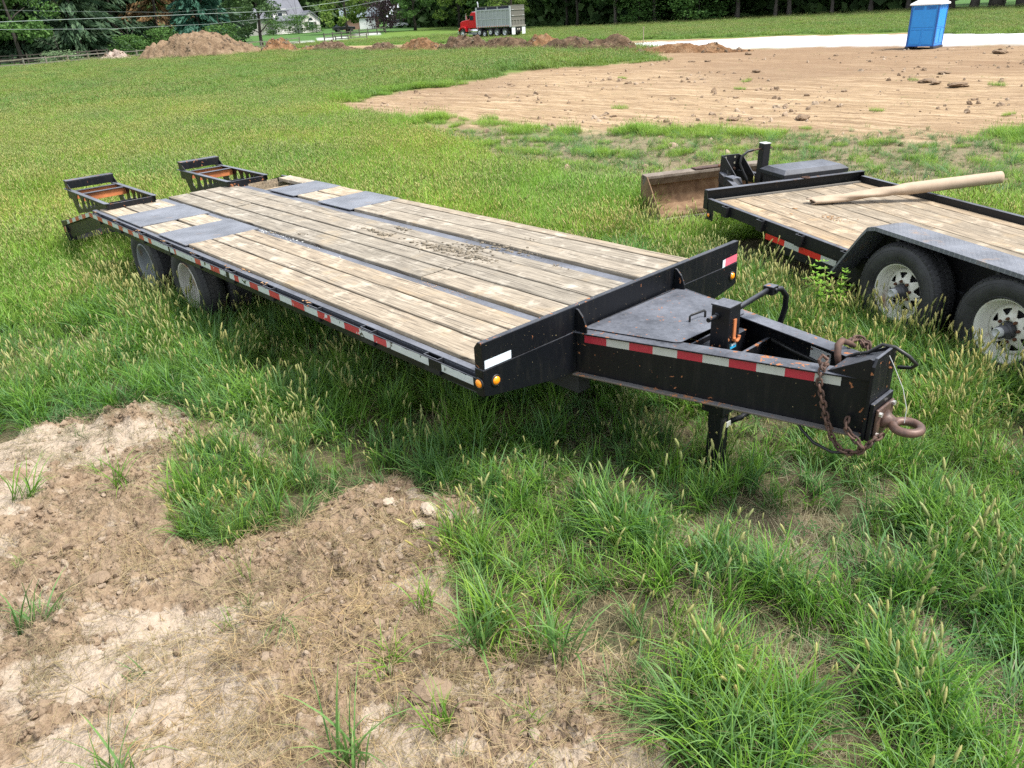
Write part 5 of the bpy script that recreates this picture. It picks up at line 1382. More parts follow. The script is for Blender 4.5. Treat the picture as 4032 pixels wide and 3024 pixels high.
rail_fence([(-118, 20.5), (-114, 24.5), (-112.5, 27.5), (-109.5, 29.0), (-112, 33.5)], 'brown leaning rail fence in the back yard under the left conifers', M_FS, hgt=1.2, step=1.8, rails=(.35, .7, 1.05), lean=.12, seed=5)
rail_fence([(-62, 117), (-57, 118.5), (-50, 117.5), (-44, 116)], 'low pale rail fence at the wood edge left of the blue toilet', M_FW, hgt=.9, seed=6)
# sign on a stake, survey stake
S0 = thing('small_sign', 'small white sign on a leaning stake at the wood edge', 'sign', (-49.3, 114.4, gz(-49.3, 114.4)))
fS = Matrix.Translation((-49.3, 114.4, gz(-49.3, 114.4))) @ Euler((0, R(9), R(-25))).to_matrix().to_4x4()
m = MB(); m.box(-.05, .05, -.03, .03, 0, 1.9); m.build('stake', M_FW, S0, fS)
m = MB(); m.box(-.38, .38, -.05, -.03, 1.4, 2.0); sb = m.build('sign_board', flat('sign_white', (.75, .75, .72), .5, var=.02), S0, fS)
m = MB(); m.box(-.22, .22, -.054, -.051, 1.62, 1.66); m.box(-.18, .15, -.054, -.051, 1.74, 1.78); m.build('faint_lettering', flat('sign_grey', (.35, .35, .35), .6), sb, fS)
m = MB(); m.box(-.02, .02, -.02, .02, 0, 1.15); tag(m.build('survey_stake', flat('lath', (.25, .2, .14), .8), None, Matrix.Translation((-35.6, 46.9, gz(-35.6, 46.9)))), 'thin wooden survey stake on the far edge of the white gravel road', 'stake')

# ------------------------------------------------------------------ white house
def house():
    vdir = Vector((-165 - CAM.x, 88 - CAM.y, 0)).normalized()
    rt = Vector((-vdir.y, vdir.x, 0)) * -1                 # screen right
    zg = gz(-164, 89)
    F = Matrix(((rt.x, vdir.x, 0, -163.6), (rt.y, vdir.y, 0, 88.8), (0, 0, 1, zg - .1), (0, 0, 0, 1)))
    # rotate a little so the left side shows
    F = F @ Matrix.Rotation(R(20), 4, 'Z')
    T = thing('white_house', 'two-storey white house with grey shingle roof and arched gable window', 'house', frame=F @ Matrix.Translation((0, 4, 0)))
    wall = flat('white_stucco', (.62, .59, .57), .8, var=.05); side = flat('grey_clapboard', (.30, .29, .27), .8, var=.08); rf = flat('grey_shingles', (.115, .12, .14), .85, var=.15, scale=3); trim = flat('dark_trim', (.10, .09, .09), .6); gl = flat('house_glass', (.03, .04, .05), .15); wt = flat('white_trim', (.75, .75, .75), .6); sh = flat('mauve_shutter', (.11, .09, .10), .7)
    def Bx(nm, mat, *b, parent=None):
        m = MB()
        for q in b: m.box(*q)
        return m.build(nm, mat, parent or T, F)
    # main block: x -4..2.8 , depth 0..9
    Bx('wall', wall, (-3.6, 3.2, 0.8, 8, 0, 2.9)); 
    m = MB(); m.prism([(-3.6, .8, 2.9), (-3.6, .8, 3.4), (-3.6, 4.4, 6.6), (-3.6, 8, 2.9)], (.2, 0, 0)); m.build('gable_wall', wall, T, F)
    m = MB(); m.prism([(-4.0, .2, 2.75), (-4.0, 4.4, 6.75), (-4.0, 8.6, 2.7), (-4.0, 8.6, 2.5), (-4.0, 4.4, 6.5), (-4.0, .2, 2.55)], (7.6, 0, 0)); roof = m.build('roof', rf, T, F)
    # upper step with window
    Bx('upper_wall', wall, (-3.6, -.6, 1.2, 4, 2.9, 5.0))
    m = MB(); m.prism([(-4.0, .9, 4.7), (-4.0, 4.4, 6.95), (-4.0, 4.4, 6.75), (-4.0, .9, 4.5)], (4.0, 0, 0)); m.build('upper_roof', rf, T, F)
    f = Bx('window', wt, (-2.7, -1.5, 1.14, 1.2, 3.3, 4.3)); Bx('pane', gl, (-2.6, -1.6, 1.12, 1.14, 3.4, 4.2), parent=f)
    # front gable wing
    Bx('wing_wall', wall, (1.4, 5.6, -1.6, 4, 0, 2.6))
    m = MB(); m.prism([(1.4, -1.6, 2.6), (3.5, -1.6, 4.1), (5.6, -1.6, 2.6)], (0, .2, 0)); m.build('wing_gable', wall, T, F)
    m = MB(); m.prism([(1.0, -1.9, 2.3), (3.5, -1.9, 4.2), (6.0, -1.9, 2.3), (6.0, -1.9, 2.5), (3.5, -1.9, 4.45), (1.0, -1.9, 2.5)], (0, 6.5, 0)); m.build('wing_roof', rf, T, F)
    f = Bx('window', wt, (2.2, 4.8, -1.66, -1.6, .7, 2.25)); Bx('pane', gl, (2.95, 4.05, -1.68, -1.66, .8, 2.15), parent=f); Bx('shutter', sh, (2.25, 2.85, -1.69, -1.665, .8, 2.15), (4.15, 4.75, -1.69, -1.665, .8, 2.15), parent=f)
    m = MB(); m.prism([(3.5 + .5 * math.cos(a), -1.66, 2.5 + .5 * math.sin(a)) for a in np.linspace(0, math.pi, 9)], (0, .05, 0)); m.build('arched_window', gl, T, F)
    Bx('side_wing', side, (-11, -3.7, 2.5, 8, 0, 3.4)); Bx('basement_window', wt, (-6.0, -5.4, 2.44, 2.5, .25, .75))
    m = MB(); m.prism([(-11.4, 2, 3.3), (-11.4, 5.2, 5.4), (-11.4, 8.4, 3.3)], (7.7, 0, 0)); m.build('side_roof', rf, T, F)
    Bx('chimney', flat('brick_chimney', (.24, .1, .07), .8), (2.2, 2.9, 5, 5.7, 5.0, 7.4), parent=roof)
house()
def shed():
    v = (Vector((-150, 94, 0)) - Vector((CAM.x, CAM.y, 0))).normalized(); rt = Vector((v.y, -v.x, 0))
    zg = gz(-153, 97)
    F = Matrix(((rt.x, v.x, 0, -156.5), (rt.y, v.y, 0, 101.5), (0, 0, 1, zg), (0, 0, 0, 1)))
    T = thing('garage', 'low brick garage with grey roof right of the white house', 'garage', frame=F)
    m = MB(); m.box(-4, 4, 0, 6, 0, 2.6); m.build('wall', flat('brown_brick', (.26, .15, .11), .85), T, F)
    m = MB(); m.prism([(-4.4, -.4, 2.5), (-4.4, 3, 4.4), (-4.4, 6.4, 2.5)], (8.8, 0, 0)); m.build('roof', flat('blue_grey_roof', (.13, .16, .18), .8), T, F)
    m = MB(); m.box(-.3, 3.2, -.06, 0, 0, 2.2); m.build('garage_door', flat('garage_white', (.75, .75, .75), .6), T, F)
shed()
def car(x, y, ang, body, label, kind='parked_car', s=1.0, tall=1.45):
    F = Matrix.Translation((x, y, gz(x, y))) @ Matrix.Rotation(ang, 4, 'Z') @ Matrix.Scale(s, 4)
    T = thing(kind, label, 'car', frame=F)
    gl = bpy.data.materials.get('car_glass') or flat('car_glass', (.02, .03, .04), .1); rb = bpy.data.materials.get('car_tyre') or flat('car_tyre', (.02, .02, .02), .8)
    h = tall
    m = MB(); m.prism([(-2.2, -.88, .35), (2.2, -.88, .35), (2.25, -.88, .7), (2.1, -.88, .85), (1.1, -.88, .95), (-1.9, -.88, 1.0), (-2.2, -.88, .85)], (0, 1.76, 0)); m.build('body', body, T, F, bevel=.06)
    m = MB(); m.prism([(1.1, -.75, .93), (.4, -.75, h - .03), (-1.3, -.75, h), (-2.0, -.75, .95)], (0, 1.5, 0)); m.build('cabin_glass', gl, T, F, bevel=.05)
    m = MB(); m.prism([(.4, -.72, h - .04), (-1.3, -.72, h - .01), (-1.3, -.72, h + .03), (.4, -.72, h)], (0, 1.44, 0)); m.build('roof', body, T, F)
    wm = None
    for wx in (-1.4, 1.4):
        for wy in (-.82, .82):
            m = MB(); m.lathe([(0, -.1), (.33, -.1), (.33, .1), (0, .1)], Matrix.Translation((wx, wy, .33)) @ Matrix.Rotation(math.pi / 2, 4, 'X'), 18); m.build('wheel', rb, T, F)
car(-149.3, 92.5, R(75), flat('car_black', (.01, .012, .015), .3), 'black car parked before the white garage door')
car(-146.5, 104.2, R(60), flat('car_white', (.7, .7, .7), .3), 'white car half hidden by the purple tree trunks', tall=1.6)
car(-129.0, 108.5, R(50), flat('car_red', (.4, .01, .02), .3), 'red car parked under the trees right of the house', tall=1.6)
car(-124.0, 116, R(20), flat('car_silver', (.5, .52, .53), .3), 'silver car behind the tree trunks right of the red car', tall=1.7)

# ------------------------------------------------------------------ overhead wires
def wire(pts, r, label):
    A, B = Vector(pts[0]), Vector(pts[-1]); d = (B - A)
    P = [A - d * .35 + Vector((0, 0, .3))] + [Vector(p) for p in pts] 
    m = MB(); m.tube(P, r, 6)
    o = m.build('overhead_wire', M_WIRE, None, None, True); return tag(o, label, 'overhead wire', 'utility wires along the road')
M_WIRE = flat('grey_green_wire', (.22, .27, .25), .5)
wire([(-90.04, 17.65, 4.42), (-92.22, 28.72, 4.4), (-94.61, 48.7, 4.38), (-94.58, 58.79, 5.14), (-94.2, 66, 6.2)], .028, 'thickest grey overhead wire, the middle one of the three')
wire([(-90.08, 17.46, 3.77), (-92.3, 28.46, 3.33), (-94.32, 40.04, 3.31), (-94.67, 48.58, 3.64), (-94.64, 58.69, 4.37), (-94.3, 66, 5.2)], .018, 'lowest overhead wire of the three')
wire([(-91.8, 12.0, 5.9), (-93.94, 22.84, 5.32), (-95.83, 36.41, 4.75), (-97, 46, 5.0)], .008, 'thinnest faint overhead wire, highest at the left')

# ------------------------------------------------------------------ trees
def leaf_mat(name, dark, light, trans=0.25):
    t = NT(name)
    n = t.noise(t.world(1.0), .55, 3, .6); r = t.rand()
    g = t.n.new('ShaderNodeNewGeometry')
    isl = g.outputs['Random Per Island']
    f = t.math('ADD', t.math('MULTIPLY', n, .55), t.math('MULTIPLY', isl, .5))
    c = t.ramp(f, [(.25, dark), (.75, light)])
    t.set(Base_Color=c, Roughness=.65); t.b.inputs['Specular IOR Level'].default_value = .25
    tr = t.n.new('ShaderNodeBsdfTranslucent'); t.l.new(c, tr.inputs[0])
    mx = t.n.new('ShaderNodeMixShader'); mx.inputs[0].default_value = trans
    t.l.new(t.b.outputs[0], mx.inputs[1]); t.l.new(tr.outputs[0], mx.inputs[2]); t.l.new(mx.outputs[0], t.out.inputs[0])
    return t.m
L_DARK = leaf_mat('dark_leaf', (0.022, 0.056, 0.018), (0.069, 0.131, 0.035)); L_MID = leaf_mat('mid_leaf', (0.037, 0.094, 0.022), (0.100, 0.200, 0.044)); L_YEL = leaf_mat('yellow_green_leaf', (0.075, 0.150, 0.025), (0.213, 0.312, 0.062))
L_PURP = leaf_mat('purple_leaf', (0.031, 0.020, 0.027), (0.094, 0.062, 0.069)); L_CON = leaf_mat('spruce_needle', (0.026, 0.062, 0.034), (0.085, 0.145, 0.072)); L_PINE = leaf_mat('blue_pine_needle', (0.018, 0.075, 0.050), (0.056, 0.156, 0.100)); L_RUST = leaf_mat('dying_needle', (.08, .05, .025), (.27, .165, .07))
M_BARK = rusty('grey_bark', (.06, .05, .045), (.16, .14, .12), .95); M_BARK_D = rusty('dark_bark', (.02, .017, .014), (.06, .05, .04), .95)
def cards(P, size, aspect, droop=None, seed=0):
    """leafy cards: each a folded pair of triangles at point P"""
    r = np.random.default_rng(seed); n = len(P)
    a = r.normal(size=(n, 3)); a /= np.linalg.norm(a, axis=1)[:, None]
    if droop is not None: a = droop
    b = r.normal(size=(n, 3)); b -= (b * a).sum(1)[:, None] * a; b /= np.linalg.norm(b, axis=1)[:, None]
    c = np.cross(a, b)
    s = size * r.uniform(.6, 1.4, n)[:, None]
    V = np.stack([P - a * s, P + b * s * aspect + c * s * .15, P + a * s, P - b * s * aspect + c * s * .15], 1).reshape(-1, 3)
    F = np.arange(4 * n).reshape(n, 4)
    return V, F
def broad_crown(seed, h=16, w=6.5, base=3.2, n=5200, size=.26):
    r = np.random.default_rng(seed)
    k = 42
    cz = base + (h - base) * r.uniform(0, 1, k) ** 1.0; t = (cz - base) / (h - base)
    rad = w * (0.55 + .45 * np.sin(np.pi * np.clip(t * .9 + .08, 0, 1))) * r.uniform(.45, 1, k); an = r.uniform(0, 2 * np.pi, k)
    C = np.stack([rad * np.cos(an), rad * np.sin(an), cz], 1); br = r.uniform(1.0, 2.1, k)
    i = r.integers(0, k, n)
    d = r.normal(size=(n, 3)); d /= np.linalg.norm(d, axis=1)[:, None]
    P = C[i] + d * (br[i] * r.uniform(.55, 1.0, n))[:, None] * np.array([1, 1, .6])
    return cards(P, size, .62, seed=seed + 1)
def conifer_crown(seed, h=20, w=5, base=1.0, n=8000, size=.42, droop=.5):
    r = np.random.default_rng(seed); nb = 150
    bz = base + (h - base) * r.uniform(0, .97, nb) ** 1.15; L = w * (1 - (bz - base) / (h - base)) ** .8 * r.uniform(.7, 1.1, nb); an = r.uniform(0, 2 * np.pi, nb)
    i = r.integers(0, nb, n); s = r.uniform(.15, 1, n) ** .7
    sp = r.normal(size=n) * .13 * (1.2 - s * .6)
    x = L[i] * s * np.cos(an[i] + sp); y = L[i] * s * np.sin(an[i] + sp); z = bz[i] - droop * L[i] * s * s * .5 + r.normal(size=n) * .12 - np.abs(r.normal(size=n)) * .25 * droop
    P = np.stack([x, y, z], 1)
    a = np.stack([np.cos(an[i]), np.sin(an[i]), -.35 - droop * r.uniform(0, 1.2, n)], 1) + r.normal(size=(n, 3)) * .25; a /= np.linalg.norm(a, axis=1)[:, None]
    return cards(P, size, .28, droop=a, seed=seed + 1)
def trunk_mesh(name, seed, h, r0, mat, limbs=5, base=3):
    rr = random.Random(seed); m = MB(); P = []; x = y = 0
    for k in range(9):
        P.append((x, y, -.2 + h * k / 8)); x += rr.uniform(-.14, .14); y += rr.uniform(-.14, .14)
    m.tube(P, [r0 * (1.35 if k == 0 else 1) * (1 - .085 * k) for k in range(9)], 9)
    for l in range(limbs):
        k = rr.randint(2, 6); a = rr.uniform(0, 6.28); p = P[k]; L = rr.uniform(2, 4.5)
        m.tube([p, (p[0] + L * .4 * math.cos(a), p[1] + L * .4 * math.sin(a), p[2] + L * .4), (p[0] + L * math.cos(a), p[1] + L * math.sin(a), p[2] + L * .8)], [r0 * .4, r0 * .28, r0 * .12], 6)
    return m.mesh(name, mat, True)
CROWN = {}
def crown(key, fn, mat, **k):
    if key not in CROWN:
        V, F = fn(**k); CROWN[key] = npmesh('crown', V, F, mat)
    return CROWN[key]
for s in range(3):
    crown(('dark', s), broad_crown, L_DARK, seed=100 + s); crown(('mid', s), broad_crown, L_MID, seed=110 + s, n=4600)
    crown(('con', s), conifer_crown, L_CON, seed=140 + s)
crown(('yel', 0), broad_crown, L_YEL, seed=120, base=2.0); crown(('yel', 1), broad_crown, L_YEL, seed=121, base=2.5)
crown(('purp', 0), broad_crown, L_PURP, seed=130, base=1.2, h=8, w=3.2, n=3600, size=.16)
crown(('pine', 0), conifer_crown, L_PINE, seed=150, w=5, base=1.2); crown(('rust', 0), conifer_crown, L_RUST, seed=160, base=3.2, w=5.5, droop=.25, n=7500, size=.36)
crown(('low', 0), broad_crown, L_MID, seed=170, h=7, w=2.6, base=1.0, n=2600, size=.16)
crown(('orn', 0), broad_crown, leaf_mat('fountain_grass_leaf', (.10, .17, .08), (.24, .34, .17)), seed=175, h=7, w=4.2, base=.3, n=2600, size=.16)
TR = {('p', s): trunk_mesh('trunk', 200 + s, 13, .30, M_BARK) for s in range(3)}
TR.update({('d', s): trunk_mesh('trunk', 210 + s, 13, .26, M_BARK_D) for s in range(3)})
TR[('s', 0)] = trunk_mesh('trunk', 220, 6, .12, M_BARK_D, 3)
def tree(name, x, y, ck, tk, sc, label, cat='tree', group=None, rot=None, ts=1.0, zs=1.0):
    g = gz(x, y); rr = random.Random(int(x * 31 + y * 17))
    M = Matrix.Translation((x, y, g - .05)) @ Matrix.Rotation(rr.uniform(0, 6.28) if rot is None else rot, 4, 'Z')
    T = bpy.data.objects.new(name, None); place(T, M); tag(T, label, cat, group)
    o = bpy.data.objects.new('trunk', TR[tk]); place(o, M @ Matrix.Diagonal((ts, ts, sc, 1)), T)
    o = bpy.data.objects.new('crown', CROWN[ck]); place(o, M @ Matrix.Diagonal((sc, sc, sc * zs, 1)), T)
    return T
GL = 'yard trees along the left road'
tree('spruce_tree', -121, 33, ('con', 0), ('d', 0), 1.35, 'widest drooping dark spruce, left of the dying brown conifer', group=GL)
tree('spruce_tree', -124, 27, ('con', 1), ('d', 1), 1.25, 'dark spruce at the left frame edge behind the leaning fence', group=GL)
tree('spruce_tree', -126, 39.5, ('con', 2), ('d', 2), 1.2, 'dark spruce immediately left of the dying brown conifer', group=GL)
tree('broadleaf_tree', -117, 24.5, ('mid', 1), ('d', 2), .8, 'bright green broadleaf tree above the leaning back-yard fence', group=GL)
tree('broadleaf_tree', -126, 20, ('dark', 0), ('d', 1), 1.0, 'dark broadleaf tree at the far left frame edge', group=GL)
tree('dying_conifer', -124, 45, ('rust', 0), ('d', 0), 1.15, 'rusty brown dying conifer among green ones', group=GL)
tree('pine_tree', -117, 48.5, ('pine', 0), ('d', 1), 1.0, 'blue-green pine right of the dying brown conifer', group=GL)
tree('spruce_tree', -121, 53.5, ('con', 0), ('d', 2), 1.0, 'grey-green spruce between the blue-green pine and the white house', group=GL, rot=2.0)
tree('broadleaf_tree', -107.5, 52.8, ('dark', 1), ('d', 0), .62, 'dark round broadleaf tree standing in front of the white house', group=GL)
tree('broadleaf_tree', -137, 85.5, ('yel', 0), ('d', 1), .8, 'yellow-green tree right of the white house roof', group=GL)
tree('purple_plum_tree', -131, 90, ('purp', 0), ('s', 0), 1.1, 'purple-leaved tree right of the white house', group=GL)
tree('broadleaf_tree', -124, 92, ('mid', 0), ('d', 2), .7, 'mid green tree right of the purple-leaved tree', group=GL)
tree('broadleaf_tree', -117, 97, ('yel', 1), ('d', 0), .85, 'yellow-green tree left of the dump truck', group=GL)
tree('broadleaf_tree', -109, 98.5, ('mid', 2), ('d', 1), .85, 'leafy tree between the yellow-green tree and the dump truck', group=GL)
tree('broadleaf_tree', -95, 89.5, ('yel', 0), ('d', 1), .55, 'small pale-leaved tree close behind the dump truck hood', group=GL, rot=1.0)
def shrub(x, y, s, label, ck=('low', 0), zs=.6): tree('shrub', x, y, ck, ('s', 0), s, label, 'shrub', None, ts=.6, zs=zs)
shrub(-157.5, 86.5, 1.1, 'rounded dark shrub before the front wall of the white house', zs=.45); shrub(-159, 81.5, .8, 'light green shrub at the left corner of the white house', zs=.5); shrub(-156, 89.9, .55, 'low shrub under the arched window of the white house', zs=.4)
shrub(-110, 40, .75, 'dense dark shrub behind the left end of the largest mound', zs=.6); shrub(-108, 47.5, .9, 'dark shrub behind the right slope of the largest mound', zs=.5)
shrub(-75.5, 97, 1.2, 'leafy shrub behind the dump truck tailgate', zs=.5); shrub(-65.5, 97.5, 1.4, 'bright shrub at the wood edge right of the dump truck', zs=.5)
shrub(-110.5, 27.5, .62, 'pale green fountain grass clump by the left road fence', ('orn', 0), zs=.32)
shrub(-115, 37.5, .8, 'low dark shrub under the widest drooping spruce', zs=.45)
# wood edge trees, trunks told apart
GT = 'trees along the edge of the wood'
wood = [(-104, 97, 'dark', 0, 'd'), (-98, 101, 'mid', 1, 'd'), (-92, 99, 'dark', 2, 'd'), (-87, 96, 'dark', 1, 'd'), (-84, 103, 'mid', 0, 'd'), (-80, 97, 'dark', 0, 'p'), (-77, 101, 'mid', 2, 'd'), (-73.5, 98, 'dark', 2, 'p'), (-70, 103, 'dark', 1, 'd'), (-68.5, 99, 'mid', 1, 'd'),
        (-66, 107, 'dark', 0, 'p'), (-62, 101.5, 'dark', 2, 'p'), (-60, 109, 'mid', 0, 'd'), (-57, 103, 'dark', 1, 'p'), (-55.8, 104.5, 'dark', 0, 'p'), (-54, 112, 'mid', 2, 'd'), (-51, 107, 'dark', 2, 'p'), (-47, 109.5, 'mid', 1, 'p'), (-44.5, 114, 'yel', 1, 'd'), (-42.5, 110.5, 'dark', 1, 'p'), (-43.5, 118, 'dark', 0, 'd'), (-41, 113.5, 'yel', 0, 'd')]
desc = {'dark': 'dark-leaved', 'mid': 'mid green', 'yel': 'yellow-green'}
dbk = {'d': 'dark', 'p': 'pale grey'}
places = ['left of the dump truck cab, first of the wood edge', 'left of the dump truck cab, second of the wood edge', 'left of the dump truck cab, third of the wood edge', 'behind the dump truck hood', 'behind the dump truck cab', 'behind the front of the dump truck box', 'behind the middle of the dump truck box', 'behind the dump truck tailgate', 'just right of the dump truck',
          'second right of the dump truck', 'behind the left windrow heaps', 'left of the bright wood-edge shrub', 'behind the bright wood-edge shrub', 'right of the bright wood-edge shrub', 'close beside the tree right of the bright shrub', 'above the left tip of the white gravel road', 'above the survey stake', 'right of the survey stake', 'left of the small white sign',
          'beside the small white sign', 'set back left of the blue toilet', 'nearest the left edge of the blue toilet']
for (x, y, c, s, tk), pl_ in zip(wood, places):
    tree('broadleaf_tree', x, y, (c, s), (tk, (s + 1) % 3), .95 + .2 * ((x * 7) % 1), '%s tree, %s trunk, %s' % (desc[c], dbk[tk], pl_), 'tree', GT, ts=.8 + .5 * ((y * 3) % 1))
GR = 'park trees on the right-hand lawn'
for k, (x, y, sc, lab) in enumerate(((-38.2, 112.5, 1.5, 'thick flared lawn tree first right of the blue toilet'), (-34.9, 111.0, 1.2, 'slim straight lawn tree second right of the blue toilet'), (-32.4, 111.3, 1.9, 'broadest multi-stem lawn tree third right of the blue toilet'), (-29.4, 110.5, 1.5, 'lawn tree fourth right of the blue toilet'), (-27.2, 112, 1.3, 'lawn tree at the right frame edge'), (-36, 124, 1.4, 'distant lawn tree between the first two lawn trunks'), (-20, 112, 1.3, 'lawn tree beyond the right frame edge'))):
    T = tree('lawn_tree', x, y, ('mid', k % 3), ('p', k % 3), 1.5, lab, 'tree', GR, ts=sc * 1.3)
# the deep wood behind: one uncountable mass of foliage clumps
def woods():
    r = np.random.default_rng(77)
    Vs, Fs, n0 = [], [], 0
    V, F = cards(r.normal(size=(260, 3)) * np.array([1.1, 1.1, .9]), .5, .7, seed=5)
    pts = []
    def band(A, B, depth, n, hmax):
        A = np.array(A); B = np.array(B); d = B - A; nn = np.array([-d[1], d[0]]) / np.hypot(*d)
        if nn @ (A - np.array([CX, CY])) < 0: nn = -nn
        t = r.uniform(0, 1, n); w = r.uniform(0, depth, n)
        P = A + t[:, None] * d + w[:, None] * nn
        pts.append(np.column_stack([P, r.uniform(0, 1, n) ** 1.3 * hmax]))
    band((-132, 8), (-132, 60), 9, 330, 15); band((-175, 60), (-185, 128), 14, 600, 17); band((-150, 108), (-108, 104), 8, 260, 12)
    band((-114, 103), (-84, 104), 8, 330, 12); band((-86, 104), (-62, 112), 8, 330, 12); band((-64, 112), (-43.5, 118.5), 6, 300, 12); band((-50, 175), (60, 165), 12, 500, 16); band((-104, 100), (-44, 114.5), 3, 260, 2.2)
    P = np.vstack(pts)
    me = bpy.data.meshes.new('woods'); me.from_pydata([(a, b, float(gz_) + c) for (a, b, c), gz_ in zip(P.tolist(), gheight(P[:, 0], P[:, 1]))], [], [])
    o = bpy.data.objects.new('woods', me); place(o, Matrix()); tag(o, kind='stuff')
    src = bpy.data.objects.new('foliage_clump', npmesh('foliage_clump', V, F, leaf_mat('deep_wood_leaf', (.022, .05, .016), (.075, .135, .038), .25)))
    scatter(o, [src], np.zeros(len(P), int), r.uniform(0, 6.28, (len(P), 3)), r.uniform(.9, 1.8, len(P)))
def scatter(o, sources, index, rot, scale):
    """geometry-nodes instancing on the points of o"""
    me = o.data
    a = me.attributes.new('idx', 'INT', 'POINT'); a.data.foreach_set('value', np.asarray(index, np.int32))
    a = me.attributes.new('rot', 'FLOAT_VECTOR', 'POINT'); a.data.foreach_set('vector', np.asarray(rot, np.float32).ravel())
    a = me.attributes.new('scl', 'FLOAT', 'POINT'); a.data.foreach_set('value', np.asarray(scale, np.float32))
    col = bpy.data.collections.new(o.name + '_pieces')
    for i, s in enumerate(sources):
        s.name = '%03d_%s' % (i, s.name); col.objects.link(s)
    ng = bpy.data.node_groups.new(o.name + '_scatter', 'GeometryNodeTree')
    ng.interface.new_socket('Geometry', in_out='INPUT', socket_type='NodeSocketGeometry'); ng.interface.new_socket('Geometry', in_out='OUTPUT', socket_type='NodeSocketGeometry')
    N = ng.nodes; L = ng.links
    gi = N.new('NodeGroupInput'); go = N.new('NodeGroupOutput'); ci = N.new('GeometryNodeCollectionInfo'); ci.inputs[0].default_value = col; ci.inputs[1].default_value = True; ci.inputs[2].default_value = True
    ip = N.new('GeometryNodeInstanceOnPoints'); ip.inputs['Pick Instance'].default_value = True
    def na(name, ty):
        q = N.new('GeometryNodeInputNamedAttribute'); q.data_type = ty; q.inputs[0].default_value = name; return q.outputs[0]
    L.new(gi.outputs[0], ip.inputs['Points']); L.new(ci.outputs[0], ip.inputs['Instance']); L.new(na('idx', 'INT'), ip.inputs['Instance Index']); L.new(na('rot', 'FLOAT_VECTOR'), ip.inputs['Rotation']); L.new(na('scl', 'FLOAT'), ip.inputs['Scale'])
    L.new(ip.outputs[0], go.inputs[0])
    md = o.modifiers.new('scatter', 'NODES'); md.node_group = ng
    return o
woods()
# ------------------------------------------------------------------ grass
def grass_mat(name, base_c, mid_c, tip_c, trans=0.35, var=0.35):
    t = NT(name)
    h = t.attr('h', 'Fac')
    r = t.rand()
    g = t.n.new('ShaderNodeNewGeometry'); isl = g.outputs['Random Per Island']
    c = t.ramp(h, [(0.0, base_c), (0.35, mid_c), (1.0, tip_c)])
    v = t.math('ADD', t.math('MULTIPLY', isl, .6), t.math('MULTIPLY', t.noise(t.world(1.0), 1.1, 3, .6), .4))
    tone = t.ramp(v, [(0.15, (1 - var, 1 - var * .6, 1 - var * .8)), (0.55, (1, 1, 1)), (0.9, (1 + var * .9, 1 + var * .5, 1 + var * .1))])
    c = t.mix(1.0, c, tone, 'MULTIPLY')
    big = t.ramp(t.noise(t.world(1.0), 0.22, 4, .6), [(0.35, (0.82, .93, .92)), (0.65, (1.18, 1.07, .9))])
    c = t.mix(1.0, c, big, 'MULTIPLY')
    t.set(Base_Color=c, Roughness=.5); t.b.inputs['Specular IOR Level'].default_value = .35
    tr = t.n.new('ShaderNodeBsdfTranslucent'); t.l.new(c, tr.inputs[0])
    mx = t.n.new('ShaderNodeMixShader'); mx.inputs[0].default_value = trans
    t.l.new(t.b.outputs[0], mx.inputs[1]); t.l.new(tr.outputs[0], mx.inputs[2]); t.l.new(mx.outputs[0], t.out.inputs[0])
    return t.m
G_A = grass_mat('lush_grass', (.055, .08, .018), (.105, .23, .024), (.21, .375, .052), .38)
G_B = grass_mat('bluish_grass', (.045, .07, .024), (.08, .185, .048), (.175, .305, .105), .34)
G_C = grass_mat('dry_grass', (.14, .11, .065), (.27, .215, .13), (.40, .335, .215), .2, .25)
G_S = grass_mat('foxtail_stem', (.06, .10, .02), (.13, .22, .04), (.22, .32, .07), .25)
G_H = grass_mat('foxtail_head', (.22, .27, .09), (.34, .36, .145), (.50, .47, .22), .35, .2)
G_FH = grass_mat('far_foxtail_head', (.26, .33, .09), (.40, .44, .15), (.56, .56, .25), .35, .2)
G_L = grass_mat('clover_leaf', (.035, .09, .02), (.05, .13, .025), (.06, .15, .03), .3, .2)
G_F = grass_mat('far_grass', (.09, .12, .022), (.18, .32, .04), (.33, .48, .095), .42)
G_W = grass_mat('bright_weed_leaf', (.10, .20, .02), (.17, .34, .03), (.24, .44, .05), .4, .15)
G_P = flat('clover_bloom', (.42, .20, .34), .8)

